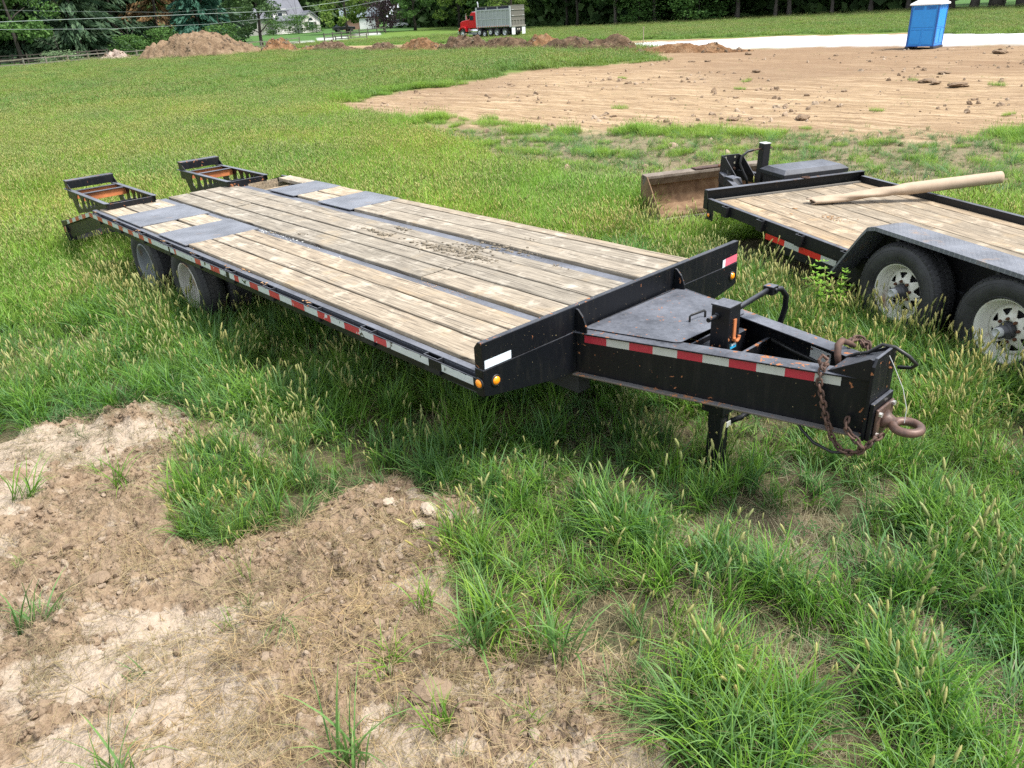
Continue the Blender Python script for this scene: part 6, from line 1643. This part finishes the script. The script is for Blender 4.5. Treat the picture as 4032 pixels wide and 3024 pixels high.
G_R = grass_mat('dead_root', (.06, .042, .028), (.13, .095, .06), (.26, .20, .13), .1, .3)
def blades(r, n, spread, L0, L1, w0, w1, lean=0.5, curve=0.8, segs=4, flat_=0.0, dirb=None):
    """n curved tapering blades rooted within 'spread'. returns V,F,h"""
    V = np.zeros((n, segs * 2 + 1, 3)); Hh = np.zeros((n, segs * 2 + 1))
    ang = r.uniform(0, 2 * np.pi, n) if dirb is None else dirb + r.normal(size=n) * .5
    rad = spread * np.sqrt(r.uniform(0, 1, n)); ra = r.uniform(0, 2 * np.pi, n)
    bx, by = rad * np.cos(ra), rad * np.sin(ra)
    L = r.uniform(L0, L1, n); W = r.uniform(w0, w1, n)
    th0 = r.uniform(0.02, lean, n) + flat_; cu = r.uniform(.2, 1, n) * curve
    tw = ang + np.pi / 2 + r.normal(size=n) * .5
    x = np.zeros(n); z = np.zeros(n)
    for s in range(segs + 1):
        t = s / segs
        th = np.clip(th0 + cu * t * t * 1.6, 0, 2.5)
        if s > 0:
            x = x + L / segs * np.sin(th); z = z + L / segs * np.cos(th)
        px = bx + x * np.cos(ang); py = by + x * np.sin(ang); pz = np.maximum(z, 0.005)
        if s == segs:
            V[:, segs * 2] = np.stack([px, py, pz], 1); Hh[:, segs * 2] = 1
        else:
            w = W * (1 - t ** 1.6) * (.55 + .9 * min(t * 2.5, 1) * .5)
            ox, oy = np.cos(tw) * w, np.sin(tw) * w
            V[:, s * 2] = np.stack([px + ox, py + oy, pz], 1); V[:, s * 2 + 1] = np.stack([px - ox, py - oy, pz], 1); Hh[:, s * 2:s * 2 + 2] = t
    k = segs * 2 + 1
    base = (np.arange(n) * k)[:, None]
    F = []
    for s in range(segs - 1): F.append(np.concatenate([base + s * 2, base + s * 2 + 1, base + s * 2 + 3], 1)); F.append(np.concatenate([base + s * 2, base + s * 2 + 3, base + s * 2 + 2], 1))
    s = segs - 1; F.append(np.concatenate([base + s * 2, base + s * 2 + 1, base + s * 2 + 2], 1))
    return V.reshape(-1, 3), np.vstack(F), Hh.ravel()
def heads(r, n, spread, L0, L1, hl, hw, lean=.25, bend=.3, fuzzy=True, sides=5):
    """foxtail stems with bristly spikes: returns stem (V,F,h) and head (V,F,h)"""
    SV, SF, SH, HV, HF, HH = [], [], [], [], [], []; sn = hn = 0
    for i in range(n):
        a = r.uniform(0, 6.28); rd = spread * math.sqrt(r.uniform(0, 1)); b = np.array([rd * math.cos(a), rd * math.sin(a), 0]); L = r.uniform(L0, L1); d = r.uniform(0, 6.28); le = r.uniform(0, lean); be = r.uniform(.0, bend)
        dirh = np.array([math.cos(d), math.sin(d), 0])
        def at(t): return b + dirh * L * (math.sin(le) * t + be * t * t * .6) + np.array([0, 0, L * t * math.cos(le) * (1 - be * .25 * t)])
        ts = [0, .4, .75, 1.0]; w = .0011
        vs = []
        for t in ts:
            p = at(t); vs += [p + np.array([w, 0, 0]), p + np.array([-w * .5, w * .87, 0]), p + np.array([-w * .5, -w * .87, 0])]
        SV += vs; SH += [t for t in ts for _ in range(3)]
        for s in range(3):
            for k in range(3):
                q, l = s * 3 + k, s * 3 + (k + 1) % 3
                SF += [(sn + q, sn + l, sn + l + 3), (sn + q, sn + l + 3, sn + q + 3)]
        sn += 12
        tp = at(1.0); tg = at(1.0) - at(.9); tg /= np.linalg.norm(tg); tg = tg + dirh * be * .6; tg /= np.linalg.norm(tg)
        u = np.cross(tg, [.3, .2, 1]); u /= np.linalg.norm(u); v = np.cross(tg, u); hL = r.uniform(*hl); hW = r.uniform(*hw)
        rings = [(-.02, .25), (.12, .85), (.45, 1.0), (.8, .8), (1.0, .18)]
        for (t, q) in rings:
            for k in range(sides):
                an = 2 * math.pi * k / sides + t * 2
                rr_ = hW * q * r.uniform(.8, 1.2)
                HV.append(tp + tg * hL * t + dirh * be * hL * t * t * .4 + (u * math.cos(an) + v * math.sin(an)) * rr_); HH.append(max(0, t))
        for s in range(len(rings) - 1):
            for k in range(sides):
                q, l = s * sides + k, s * sides + (k + 1) % sides
                HF += [(hn + q, hn + l, hn + l + sides), (hn + q, hn + l + sides, hn + q + sides)]
        hn += len(rings) * sides
        if fuzzy:
            for k in range(16):
                t = r.uniform(0, 1); an = r.uniform(0, 6.28); o_ = (u * math.cos(an) + v * math.sin(an)); p = tp + tg * hL * t + dirh * be * hL * t * t * .4 + o_ * hW * .7; e = p + o_ * hW * r.uniform(.8, 1.5) + tg * .007
                sdv = np.cross(o_, tg) * .0005
                HV += [p + sdv, p - sdv, e]; HH += [1, 1, 1]; HF.append((hn, hn + 1, hn + 2)); hn += 3
    return (np.array(SV), np.array(SF), np.array(SH)), (np.array(HV), np.array(HF), np.array(HH))
def piece(name, parts_):
    """parts_: list of ((V,F,h), mat)"""
    Vs, Fs, Hs, Ms, mats, n = [], [], [], [], [], 0
    for k, ((V, F, h), mt) in enumerate(parts_):
        Vs.append(V); Fs.append(F + n); Hs.append(h); Ms.append(np.full(len(F), k)); n += len(V); mats.append(mt)
    me = npmesh(name, np.vstack(Vs), np.vstack(Fs), mats, np.concatenate(Ms), smoothed=False)
    a = me.attributes.new('h', 'FLOAT', 'POINT'); a.data.foreach_set('value', np.concatenate(Hs).astype(np.float32))
    return bpy.data.objects.new(name, me)
rg = np.random.default_rng(21)
TUFT, SHORT, DRY, FOX, FARP, FLAT_ = [], [], [], [], [], []
for k in range(7):
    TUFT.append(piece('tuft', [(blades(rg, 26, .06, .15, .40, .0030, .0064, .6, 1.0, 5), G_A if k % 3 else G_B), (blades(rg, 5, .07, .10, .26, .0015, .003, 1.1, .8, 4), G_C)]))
for k in range(4):
    SHORT.append(piece('short_tuft', [(blades(rg, 20, .05, .06, .18, .0018, .0034, .8, .8, 4), G_B if k % 2 else G_A), (blades(rg, 7, .07, .05, .16, .0012, .0024, 1.2, .7, 3), G_C)]))
for k in range(4):
    DRY.append(piece('straw', [(blades(rg, 24, .12, .06, .24, .0011, .0022, .35, .25, 3, flat_=1.2), G_C)]))
for k in range(3):
    FLAT_.append(piece('trodden_tuft', [(blades(rg, 24, .06, .16, .38, .002, .004, .6, .8, 5, flat_=.7, dirb=k * 2.1), G_B), (blades(rg, 8, .08, .12, .28, .0015, .003, .4, .4, 4, flat_=1.1), G_C)]))
for k in range(6):
    st, hd = heads(rg, 5, .10, .24, .44, (.042, .075), (.0052, .0075), .2, .22)
    FOX.append(piece('foxtail', [(st, G_S), (hd, G_H), (blades(rg, 8, .08, .15, .32, .002, .0035, .5, .9, 4), G_A)]))
for k in range(5):
    st, hd = heads(rg, 19 if k < 3 else 5, .45, .28, .46, (.05, .08), (.006, .009), .2, .2, False, 3)
    FARP.append(piece('grass_patch', [(blades(rg, 260, .48, .18, .42, .0045, .009, .6, .9, 3), G_F), (st, G_S), (hd, G_FH)]))
G_V = grass_mat('distant_grass', (.08, .125, .025), (.13, .225, .04), (.21, .32, .075), .35, .18)
G_VH = grass_mat('distant_foxtail_head', (.24, .28, .09), (.31, .35, .12), (.40, .42, .18), .3, .15)
HUGE = []
for k in range(3):
    st, hd = heads(rg, 24, 1.0, .3, .5, (.07, .11), (.010, .016), .3, .4, False, 3)
    HUGE.append(piece('field_patch', [(blades(rg, 340, 1.05, .18, .42, .008, .018, .6, .9, 3), G_V), (hd, G_VH)]))
def clover(r):
    V, F, Hh = [], [], []; n = 0
    for i in range(12):
        cx, cy, z = r.normal() * .06, r.normal() * .06, r.uniform(.05, .14); a0 = r.uniform(0, 6)
        for j in range(3):
            a = a0 + j * 2.09; s = r.uniform(.009, .014); ux, uy = math.cos(a), math.sin(a); px, py = -uy, ux
            V += [(cx, cy, z), (cx + ux * s + px * s * .6, cy + uy * s + py * s * .6, z + .004), (cx + ux * s * 1.7, cy + uy * s * 1.7, z + .001), (cx + ux * s - px * s * .6, cy + uy * s - py * s * .6, z + .004)]
            F += [(n, n + 1, n + 2), (n, n + 2, n + 3)]; Hh += [0, .5, 1, .5]; n += 4
    return np.array(V), np.array(F), np.array(Hh)
CLOV = [piece('clover', [(clover(rg), G_L)]) for k in range(3)]

def polar(n, r0, r1, a0=-R(44), a1=R(44), power=2.0):
    hd = math.atan2(_f.y, _f.x)
    u = RNG.uniform(0, 1, n); rr = (r0 ** power + u * (r1 ** power - r0 ** power)) ** (1 / power)
    a = hd + RNG.uniform(a0, a1, n)
    return CX + rr * np.cos(a), CY + rr * np.sin(a)
def field(name, sources_w, x, y, z, scl, tilt=.12, lean_dir=None):
    """sources_w: list of (pieces, weight array per point)"""
    n = len(x); allp = []; W = []; spans = []
    for pcs, w in sources_w:
        spans.append((len(allp), len(pcs))); allp += pcs; W.append(w)
    W = np.stack(W, 1); W = W / np.maximum(W.sum(1), 1e-9)[:, None]; cw = W.cumsum(1); u = RNG.uniform(0, 1, n)
    k = (u[:, None] > cw).sum(1).clip(0, len(spans) - 1)
    st = np.array([s[0] for s in spans])[k]; ln = np.array([s[1] for s in spans])[k]
    idx = st + (RNG.uniform(0, 1, n) * ln).astype(int)
    rot = np.stack([RNG.normal(size=n) * tilt, RNG.normal(size=n) * tilt, RNG.uniform(0, 6.28, n)], 1)
    me = bpy.data.meshes.new(name); P = np.stack([x, y, gheight(x, y) + z], 1)
    me.vertices.add(n); me.vertices.foreach_set('co', P.astype(np.float32).ravel()); me.update()
    o = bpy.data.objects.new(name, me); place(o, Matrix()); tag(o, kind='stuff')
    srcs = [s.copy() for s in allp]
    scatter(o, srcs, idx, rot, scl)
    return o
def vigor(x, y):
    return fbm(x * .9, y * .9, 4, 51)

DECK2 = [tuple((F2 @ Vector(q))[:2]) for q in ((-0.1, -0.02, 0), (6.2, -0.3, 0), (6.2, 2.3, 0), (-0.1, 2.3, 0))]
# near grass
x, y = polar(16500, .9, 9.5, power=1.75)
z = zones(x, y)
vg = vigor(x, y)
dk = sdist(DECK1, x, y)
keep = 1 - z['fg']; keep = np.maximum(keep, 0.012)
keep *= 1 - .72 * z['thatch']; keep *= 1 - .25 * smooth(0, .3, dk); keep *= 1 - .93 * z['field']; keep *= 1 - .45 * z['tramp']; clump = smooth(.36, .56, fbm(x * 2.7, y * 2.7, 3, 55))
front = smooth(.2, 1.0, x) * smooth(1.9, .9, y)
keep *= .55 + .9 * smooth(.3, .55, vg)
keep *= (1 - .55 * (1 - clump)) * (1 - front * .6 * (1 - clump))
deck2 = sdist(DECK2, x, y)
keep *= 1 - .9 * smooth(-.05, .1, deck2)
bkt = sdist([(-3.9, 5.6), (-2.7, 5.4), (-2.3, 7.6), (-3.2, 8.2)], x, y)
keep *= 1 - .8 * smooth(-.1, .1, bkt)
k = RNG.uniform(0, 1, len(x)) < keep
x, y, vg, dk, clump, front, deck2 = x[k], y[k], vg[k], dk[k], clump[k], front[k], deck2[k]; z = {a: b[k] for a, b in z.items()}
edge = smooth(.0, .35, sdist(DIRT_FG, x, y) + .35) * (1 - z['fg'])
shortw = .18 + 2.2 * z['thatch'] + 1.6 * z['tramp'] + z['fg'] * 3 + .4 * smooth(0, .3, dk)
tall = smooth(.38, .6, vg)
trod = .15 + 1.3 * edge + .5 * z['thatch']
right = smooth(-3.5, -.5, x) * smooth(-.6, 1.2, y)
fox = (.25 + .55 * smooth(0.2, .5, vg)) * (1 - z['thatch']) * (1 - z['tramp'] * .9) * (1 - z['fg'] * .7) * (1 - .6 * smooth(-.05, .3, dk)) * (1 + .8 * smooth(2.2, 3.0, y)) * (1 - .5 * front) * (.25 + 1.0 * smooth(.42, .6, fbm(x * 1.7, y * 1.7, 2, 57)))
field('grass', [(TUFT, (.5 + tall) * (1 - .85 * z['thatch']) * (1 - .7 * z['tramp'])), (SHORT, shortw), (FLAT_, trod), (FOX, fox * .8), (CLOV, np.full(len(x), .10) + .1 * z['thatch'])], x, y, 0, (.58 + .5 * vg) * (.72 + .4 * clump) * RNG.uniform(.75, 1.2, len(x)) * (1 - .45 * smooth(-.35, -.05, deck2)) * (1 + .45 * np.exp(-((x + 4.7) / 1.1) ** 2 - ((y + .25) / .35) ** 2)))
# taller tufts against wheels and jack
bx, by = [], []
for (x0, x1, y0, y1, n) in ((-6.4, -3.7, -.42, .10, 150), (.45, 1.0, .75, 1.35, 26), (-8.4, -7.6, -.2, .6, 30)):
    bx.append(RNG.uniform(x0, x1, n)); by.append(RNG.uniform(y0, y1, n))
for k_ in range(110):
    q = F2 @ Vector((RNG.uniform(2.4, 5.0), RNG.uniform(-.62, -.30), 0)); bx.append(np.array([q.x])); by.append(np.array([q.y]))
bx = np.concatenate(bx); by = np.concatenate(by)
field('grass_at_wheels', [(TUFT, np.full(len(bx), .7)), (FOX, np.full(len(bx), .5))], bx, by, 0, RNG.uniform(.75, 1.25, len(bx)))
# dry straw and thatch near
x, y = polar(16000, .9, 12, power=1.6); z = zones(x, y)
keep = .18 + 1.4 * z['thatch'] + .6 * z['tramp'] + .45 * smooth(-1.2, .2, x) * smooth(1.9, .9, y) + -.10 * z['fg'] + .25 * z['fg'] * (fbm(x * 2.5, y * 2.5, 3, 71) > .5) + .6 * smooth(.0, .3, sdist(DECK1, x, y))
k = RNG.uniform(0, 1, len(x)) < keep; x, y = x[k], y[k]
k = sdist(DECK2, x, y) < .1; x, y = x[k], y[k]
field('straw_litter', [(DRY, np.ones(len(x)))], x, y, .004, RNG.uniform(.5, 1.1, len(x)), .25)
# mid field
x, y = polar(26000, 9.0, 34, power=1.7); z = zones(x, y); vg = vigor(x, y)
keep = (1 - .985 * z['field']) * (1 - z['road']) * (1 - .6 * z['tramp']) * (sdist(DECK2, x, y) < 0) * (1 - (.4 - .6 * smooth(.3, .6, vg)) * (1 - .8 * z['tramp']))
keep = keep * (sdist([(-3.9, 5.4), (-2.7, 5.2), (-2.3, 7.6), (-3.4, 8.2)], x, y) < -.25)
k = RNG.uniform(0, 1, len(x)) < keep; x, y, vg = x[k], y[k], vg[k]; z = {a: b[k] for a, b in z.items()}
left = smooth(-6, -14, x) * smooth(14, 2, y)
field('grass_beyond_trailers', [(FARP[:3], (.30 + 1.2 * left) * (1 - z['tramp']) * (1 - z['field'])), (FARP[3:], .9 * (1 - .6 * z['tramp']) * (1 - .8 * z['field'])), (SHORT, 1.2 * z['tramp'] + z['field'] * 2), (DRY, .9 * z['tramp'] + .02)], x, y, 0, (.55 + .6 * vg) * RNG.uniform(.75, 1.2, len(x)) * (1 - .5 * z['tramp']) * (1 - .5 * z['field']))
x, y = polar(20000, 9.5, 20, power=1.9); z = zones(x, y)
k = RNG.uniform(0, 1, len(x)) < z['tramp'] * .8 * (1 - .75 * z['field']) * (.35 + .65 * smooth(.35, .55, fbm(x * 1.3, y * 1.3, 3, 67))) * (sdist(DECK2, x, y) < 0); x, y = x[k], y[k]
field('trampled_grass', [(SHORT, np.full(len(x), .55)), (DRY, np.full(len(x), .45)), (FLAT_, np.full(len(x), .25))], x, y, 0, RNG.uniform(.7, 1.25, len(x)))
# far field
x, y = polar(15000, 31, 125, power=1.5); z = zones(x, y); vg = fbm(x * .15, y * .15, 3, 61)
bad = np.maximum.reduce([z['field'], z['road'], smooth(-1.3, -.6, sdist(TAN, x, y)), z['farroad'], z['lawn']])
k = RNG.uniform(0, 1, len(x)) < (1 - bad) * .95
x, y, vg = x[k], y[k], vg[k]
field('far_field_grass', [(HUGE, np.ones(len(x)))], x, y, 0, (.6 + .5 * vg) * RNG.uniform(.7, 1.1, len(x)) * (1 - .55 * np.exp(-((x + 76) / 11) ** 2 - ((y - 66) / 6) ** 2)))

# ------------------------------------------------------------------ clods, crumbs, straw on the dirt
def clod_mat():
    t = NT('dirt_clod'); n = t.noise(t.coord('Object'), 9, 5, .7); r = t.rand()
    c = t.mix(n, (.19, .13, .085), (.33, .25, .175)); c = t.mix(t.ramp(r, [(.62, 0.0), (1.0, .8)]), c, (.38, .305, .23))
    t.set(Base_Color=c, Roughness=.97); t.b.inputs['Specular IOR Level'].default_value = .1; t.bump(t.noise(t.coord('Object'), 40, 4, .7), .6, .01); return t.m
MCL = clod_mat()
def clod(seed, sub=2, amp=.35):
    import bmesh
    bm = bmesh.new(); bmesh.ops.create_icosphere(bm, subdivisions=sub, radius=1.0)
    r = random.Random(seed); V = np.array([v.co[:] for v in bm.verts]); o = seed * 3.3
    d = fbm(V[:, 0] * 1.3 + V[:, 2] * .9 + o, V[:, 1] * 1.3 - V[:, 2] * .8 + o, 3, seed) * 2 - 1
    d2 = fbm(V[:, 0] * 4 + V[:, 2] * 3 + o, V[:, 1] * 4 - V[:, 2] * 2 + o, 2, seed + 3) * 2 - 1
    s = np.array([r.uniform(.8, 1.3), r.uniform(.7, 1.1), r.uniform(.5, .8)])
    V = V * (1 + amp * 1.6 * d + amp * .8 * d2)[:, None] * s
    for v, q in zip(bm.verts, V): v.co = q
    me = bpy.data.meshes.new('clod'); bm.to_mesh(me); bm.free(); me.materials.append(MCL)
    return me
CL = [bpy.data.objects.new('clod', clod(i)) for i in range(6)]
x, y = polar(60000, .9, 6.5, power=1.5); z = zones(x, y); pm = pale_mask(x, y)
cl = fbm(x * 3.2, y * 3.2, 3, 81)
k = RNG.uniform(0, 1, len(x)) < z['fg'] * (1 - .9 * pm) * smooth(.38, .62, cl) + .01 * (1 - z['fg'])
x, y = x[k], y[k]
field('dirt_crumbs', [(CL, np.ones(len(x)))], x, y, .002, .0025 + .020 * RNG.uniform(0, 1, len(x)) ** 4.5 + .003 * RNG.uniform(0, 1, len(x)), 3.0)
ROOT = [piece('root_mat', [(blades(rg, 30, .07, .04, .14, .0008, .0016, 1.2, 1.4, 4, flat_=.8), G_R), (blades(rg, 8, .07, .04, .14, .0008, .0016, .8, .6, 3, flat_=1.0), G_C)]) for k in range(3)]
bx = np.concatenate([RNG.normal(size=24) * mr * .6 + mx for mx, my, mr in MATS] + [RNG.uniform(-3, 1.4, 170)]); by = np.concatenate([RNG.normal(size=24) * mr * .5 + my for mx, my, mr in MATS] + [RNG.uniform(-2.4, -.4, 170)])
k = zones(bx, by)['fg'] > .5; bx, by = bx[k], by[k]
field('root_mats', [(ROOT, np.ones(len(bx)))], bx, by, .0, RNG.uniform(.6, 1.2, len(bx)), .4)
bx = np.concatenate([RNG.normal(size=170) * .28 - .35, RNG.uniform(-3, 1.5, 160)]); by = np.concatenate([RNG.normal(size=170) * .13 - .50, RNG.uniform(-2.4, -.5, 160)])
k = zones(bx, by)['fg'] > .5; bx, by = bx[k], by[k]
field('loose_clods', [(CL, np.ones(len(bx)))], bx, by, .004, .010 + .026 * RNG.uniform(0, 1, len(bx)) ** 2.2, 3.0)
STR = []
for k in range(4): STR.append(piece('single_straw', [(blades(rg, 4, .07, .03, .11, .0012, .0026, .12, .15, 3, flat_=1.45), G_C)]))
x, y = polar(8000, .9, 7, power=1.5); z = zones(x, y); k = RNG.uniform(0, 1, len(x)) < z['fg'] * smooth(.36, .6, fbm(x * 2, y * 2, 3, 83)); x, y = x[k], y[k]
field('loose_straw', [(STR, np.ones(len(x)))], x, y, .006, RNG.uniform(.5, 1.5, len(x)), .1)
x, y = polar(9000, 9, 45, power=1.3); z = zones(x, y); k = RNG.uniform(0, 1, len(x)) < np.maximum(z['field'], z['tramp'] * .3) * smooth(.42, .6, fbm(x * .5, y * .5, 3, 85)); x, y = x[k], y[k]
field('field_crumbs', [(CL, np.ones(len(x)))], x, y, .0, .015 + .09 * RNG.uniform(0, 1, len(x)) ** 5, 3.0)
hv = np.vstack(HEAPV); hv = hv[RNG.uniform(0, 1, len(hv)) < .10 * (fbm(hv[:, 0] * .6, hv[:, 1] * .6, 2, 99) > .45)]
LM = MCL.copy(); LM.name = 'dark_heap_lump'
for nd in LM.node_tree.nodes:
    if nd.type == 'MIX':
        for q in (6, 7):
            if not nd.inputs[q].is_linked: nd.inputs[q].default_value = tuple(v * .52 for v in nd.inputs[q].default_value[:3]) + (1,)
CLH = []
for s_ in CL:
    c_ = s_.copy(); c_.data = s_.data.copy(); c_.data.materials[0] = LM; CLH.append(c_)
me = bpy.data.meshes.new('heap_lumps'); me.vertices.add(len(hv)); me.vertices.foreach_set('co', hv[:, :3].astype(np.float32).ravel()); me.update()
hl = bpy.data.objects.new('heap_lumps', me); place(hl, Matrix()); tag(hl, kind='stuff')
scatter(hl, CLH, RNG.integers(0, 6, len(hv)), RNG.uniform(0, 6.28, (len(hv), 3)), (.04 + .15 * RNG.uniform(0, 1, len(hv)) ** 2.5) * (.6 + .4 * hv[:, 3]))
# larger clods one by one
def one_clod(x, y, s, label, i, zs=1.0, mat=None):
    me = clod(50 + i, 3, .30)
    if mat: me.materials[0] = mat
    o = bpy.data.objects.new('dirt_clod', me)
    place(o, Matrix.Translation((x, y, gz(x, y) + s * .25)) @ Matrix.Rotation(i * 1.3, 4, 'Z') @ Matrix.Diagonal((s, s, s * zs, 1)))
    return tag(o, label, 'clod', 'larger clods of soil')
pc = flat('pale_clod', (.36, .29, .22), .95, var=.2)
for i, (x, y, s, lab) in enumerate(((-.22, -.29, .055, 'largest pale cracked clod at the grass edge in the foreground'), (-.15, -.42, .045, 'clod right below the largest pale clod'), (-.10, -.25, .038, 'crumbling clod right of the largest pale clod'), (-.42, -.43, .035, 'clod left of the largest pale clod'), (-.02, -.12, .03, 'small pale clod half hidden by grass above the largest pale clod'),
        (.10, -.52, .03, 'lone clod below the pale clods on the bare dirt'), (.70, -.83, .06, 'flat pale clod at the lower edge of the grass'), (1.35, -.62, .05, 'clod at the bottom of the picture beside the grass'), (-.98, -.98, .055, 'rooted clod at the tip of the grass island'), (.83, -1.08, .07, 'dark rooty clod near the bottom of the bare dirt'), (-1.02, -1.85, .06, 'dark rooty clod at the lower left'))):
    one_clod(x, y, s, lab, i, .6 if s > .05 else .8, pc if 'pale' in lab else None)
dk_c = flat('dark_clod', (.17, .115, .07), .95, var=.3)
for i, (x, y, s, lab) in enumerate(((-20.6, 31.5, .14, 'left of two dark clods at the near side of the graded field top'), (-20.0, 31.9, .17, 'right of two dark clods at the graded field top'), (-20.7, 36.7, .2, 'dark clod near the white gravel road'), (-14.2, 26.6, .15, 'flat dark clod in the middle of the graded field'), (-7.37, 26.9, .16, 'dark clod on the right of the graded field'),
        (-6.86, 24.0, .22, 'longest clod of the furrow on the graded field'), (-6.45, 23.6, .15, 'round clod in the furrow between two long clods'), (-5.62, 23.1, .22, 'long clod at the right end of the furrow'), (-6.26, 15.3, .18, 'broken earth clod on the yellow dirt patch'), (-7.6, 14.5, .15, 'grassy sod lump left of the yellow dirt patch'), (-8.7, 36.4, .3, 'dark clod pile right of the blue toilet'))):
    one_clod(x, y, s, lab, 20 + i, .55, dk_c)
# bright weed between the trailers
wv, wf, wh, n0 = [], [], [], 0
rw = np.random.default_rng(4)
for sti in range(15):
    a = rw.uniform(0, 6.28); rr_ = rw.uniform(.05, .22); top = np.array([math.cos(a) * rr_, math.sin(a) * rr_, rw.uniform(.30, .55)])
    for q in range(7):
        t = .35 + .65 * q / 6; p = top * np.array([t, t, t])
        for s in (0, 1.57, 3.14, 4.71):
            b = a + s + q * .8; L = .05 * (1.15 - t * .4); u = np.array([math.cos(b), math.sin(b), .35]); v = np.array([-math.sin(b), math.cos(b), 0]) * L * .28
            wv += [p, p + u * L * .5 + v, p + u * L, p + u * L * .5 - v]; wf += [(n0, n0 + 1, n0 + 2), (n0, n0 + 2, n0 + 3)]; wh += [.2, .6, 1, .6]; n0 += 4
wp = piece('weed_plant', [((np.array(wv), np.array(wf), np.array(wh)), G_W)]); place(wp, Matrix.Translation((.12, 3.72, gz(.12, 3.72)))); tag(wp, 'bright lime-green weed between the trailers', 'weed')
# ------------------------------------------------------------------ dried mud, clay and gravel lying on the decks
def crumbs(name, spots, mat, frame, zbase, seed, label_kind='stuff', flatness=.35):
    rr = np.random.default_rng(seed); Vs, Fs, n = [], [], 0
    base = clod(90 + seed, 1, .3); bv = np.array([v.co[:] for v in base.vertices]); bf = np.array([p.vertices[:] for p in base.polygons])
    for (cx, cy, sx, sy, cnt, s0, s1) in spots:
        for i in range(cnt):
            a = rr.uniform(0, 6.28); s = s0 + (s1 - s0) * rr.uniform(0, 1) ** 3; c, sn = math.cos(a), math.sin(a)
            q = bv * np.array([s, s * rr.uniform(.6, 1), s * flatness]); q = np.stack([q[:, 0] * c - q[:, 1] * sn, q[:, 0] * sn + q[:, 1] * c, q[:, 2]], 1) + np.array([cx + rr.normal() * sx, cy + rr.normal() * sy, zbase + s * flatness * .4])
            Vs.append(q); Fs.append(bf + n); n += len(bv)
    me = npmesh(name, np.vstack(Vs), np.vstack(Fs), mat); o = bpy.data.objects.new(name, me); place(o, frame); return tag(o, kind='stuff')
crumbs('dried_mud_on_deck', [(-2.95, 1.39, .15, .03, 60, .008, .03), (-2.95, 1.62, .08, .035, 20, .008, .026), (-2.1, 1.42, .16, .05, 120, .008, .032), (-1.92, 1.58, .10, .09, 60, .008, .028), (-1.62, 1.42, .10, .035, 60, .008, .028), (-1.7, 1.72, .12, .05, 50, .008, .026), (-1.45, 1.72, .07, .03, 22, .006, .02), (-1.03, 1.64, .04, .02, 12, .006, .018), (-1.72, 2.05, .05, .02, 10, .006, .016), (-3.58, .94, .05, .02, 14, .006, .018), (-3.84, .77, .04, .02, 8, .006, .015)], M_MUD, F1, .031, 1, flatness=.42)
crumbs('gravel_on_deck', [(-4.25, .80, .30, .035, 140, .003, .012), (-3.6, .80, .3, .04, 90, .003, .011), (-4.6, .7, .12, .05, 20, .003, .009)], M_STONE, F1, .008, 2)
crumbs('clay_crumbs_on_deck', [(-4.05, .20, .03, .05, 45, .003, .011), (-3.98, .27, .01, .01, 4, .012, .018), (-3.02, .10, .04, .02, 30, .003, .013), (-1.5, .79, .08, .015, 60, .002, .006), (-1.2, .80, .08, .015, 30, .002, .006)] + [(-.56 - .665 * i, .03, .03, .008, 9, .003, .011) for i in range(2, 10)], M_CLAY, F1, .012, 3)
crumbs('clay_on_low_deck', [(1.14, .72, .06, .05, 110, .003, .014), (1.28, .76, .09, .07, 60, .002, .008), (.70, .648, .012, .008, 4, .018, .032), (.88, .47, .012, .006, 3, .012, .02), (1.45, .4, .05, .03, 14, .003, .008), (1.7, 1.1, .3, .3, 25, .003, .010)], M_CLAY, F2, -.03, 4)
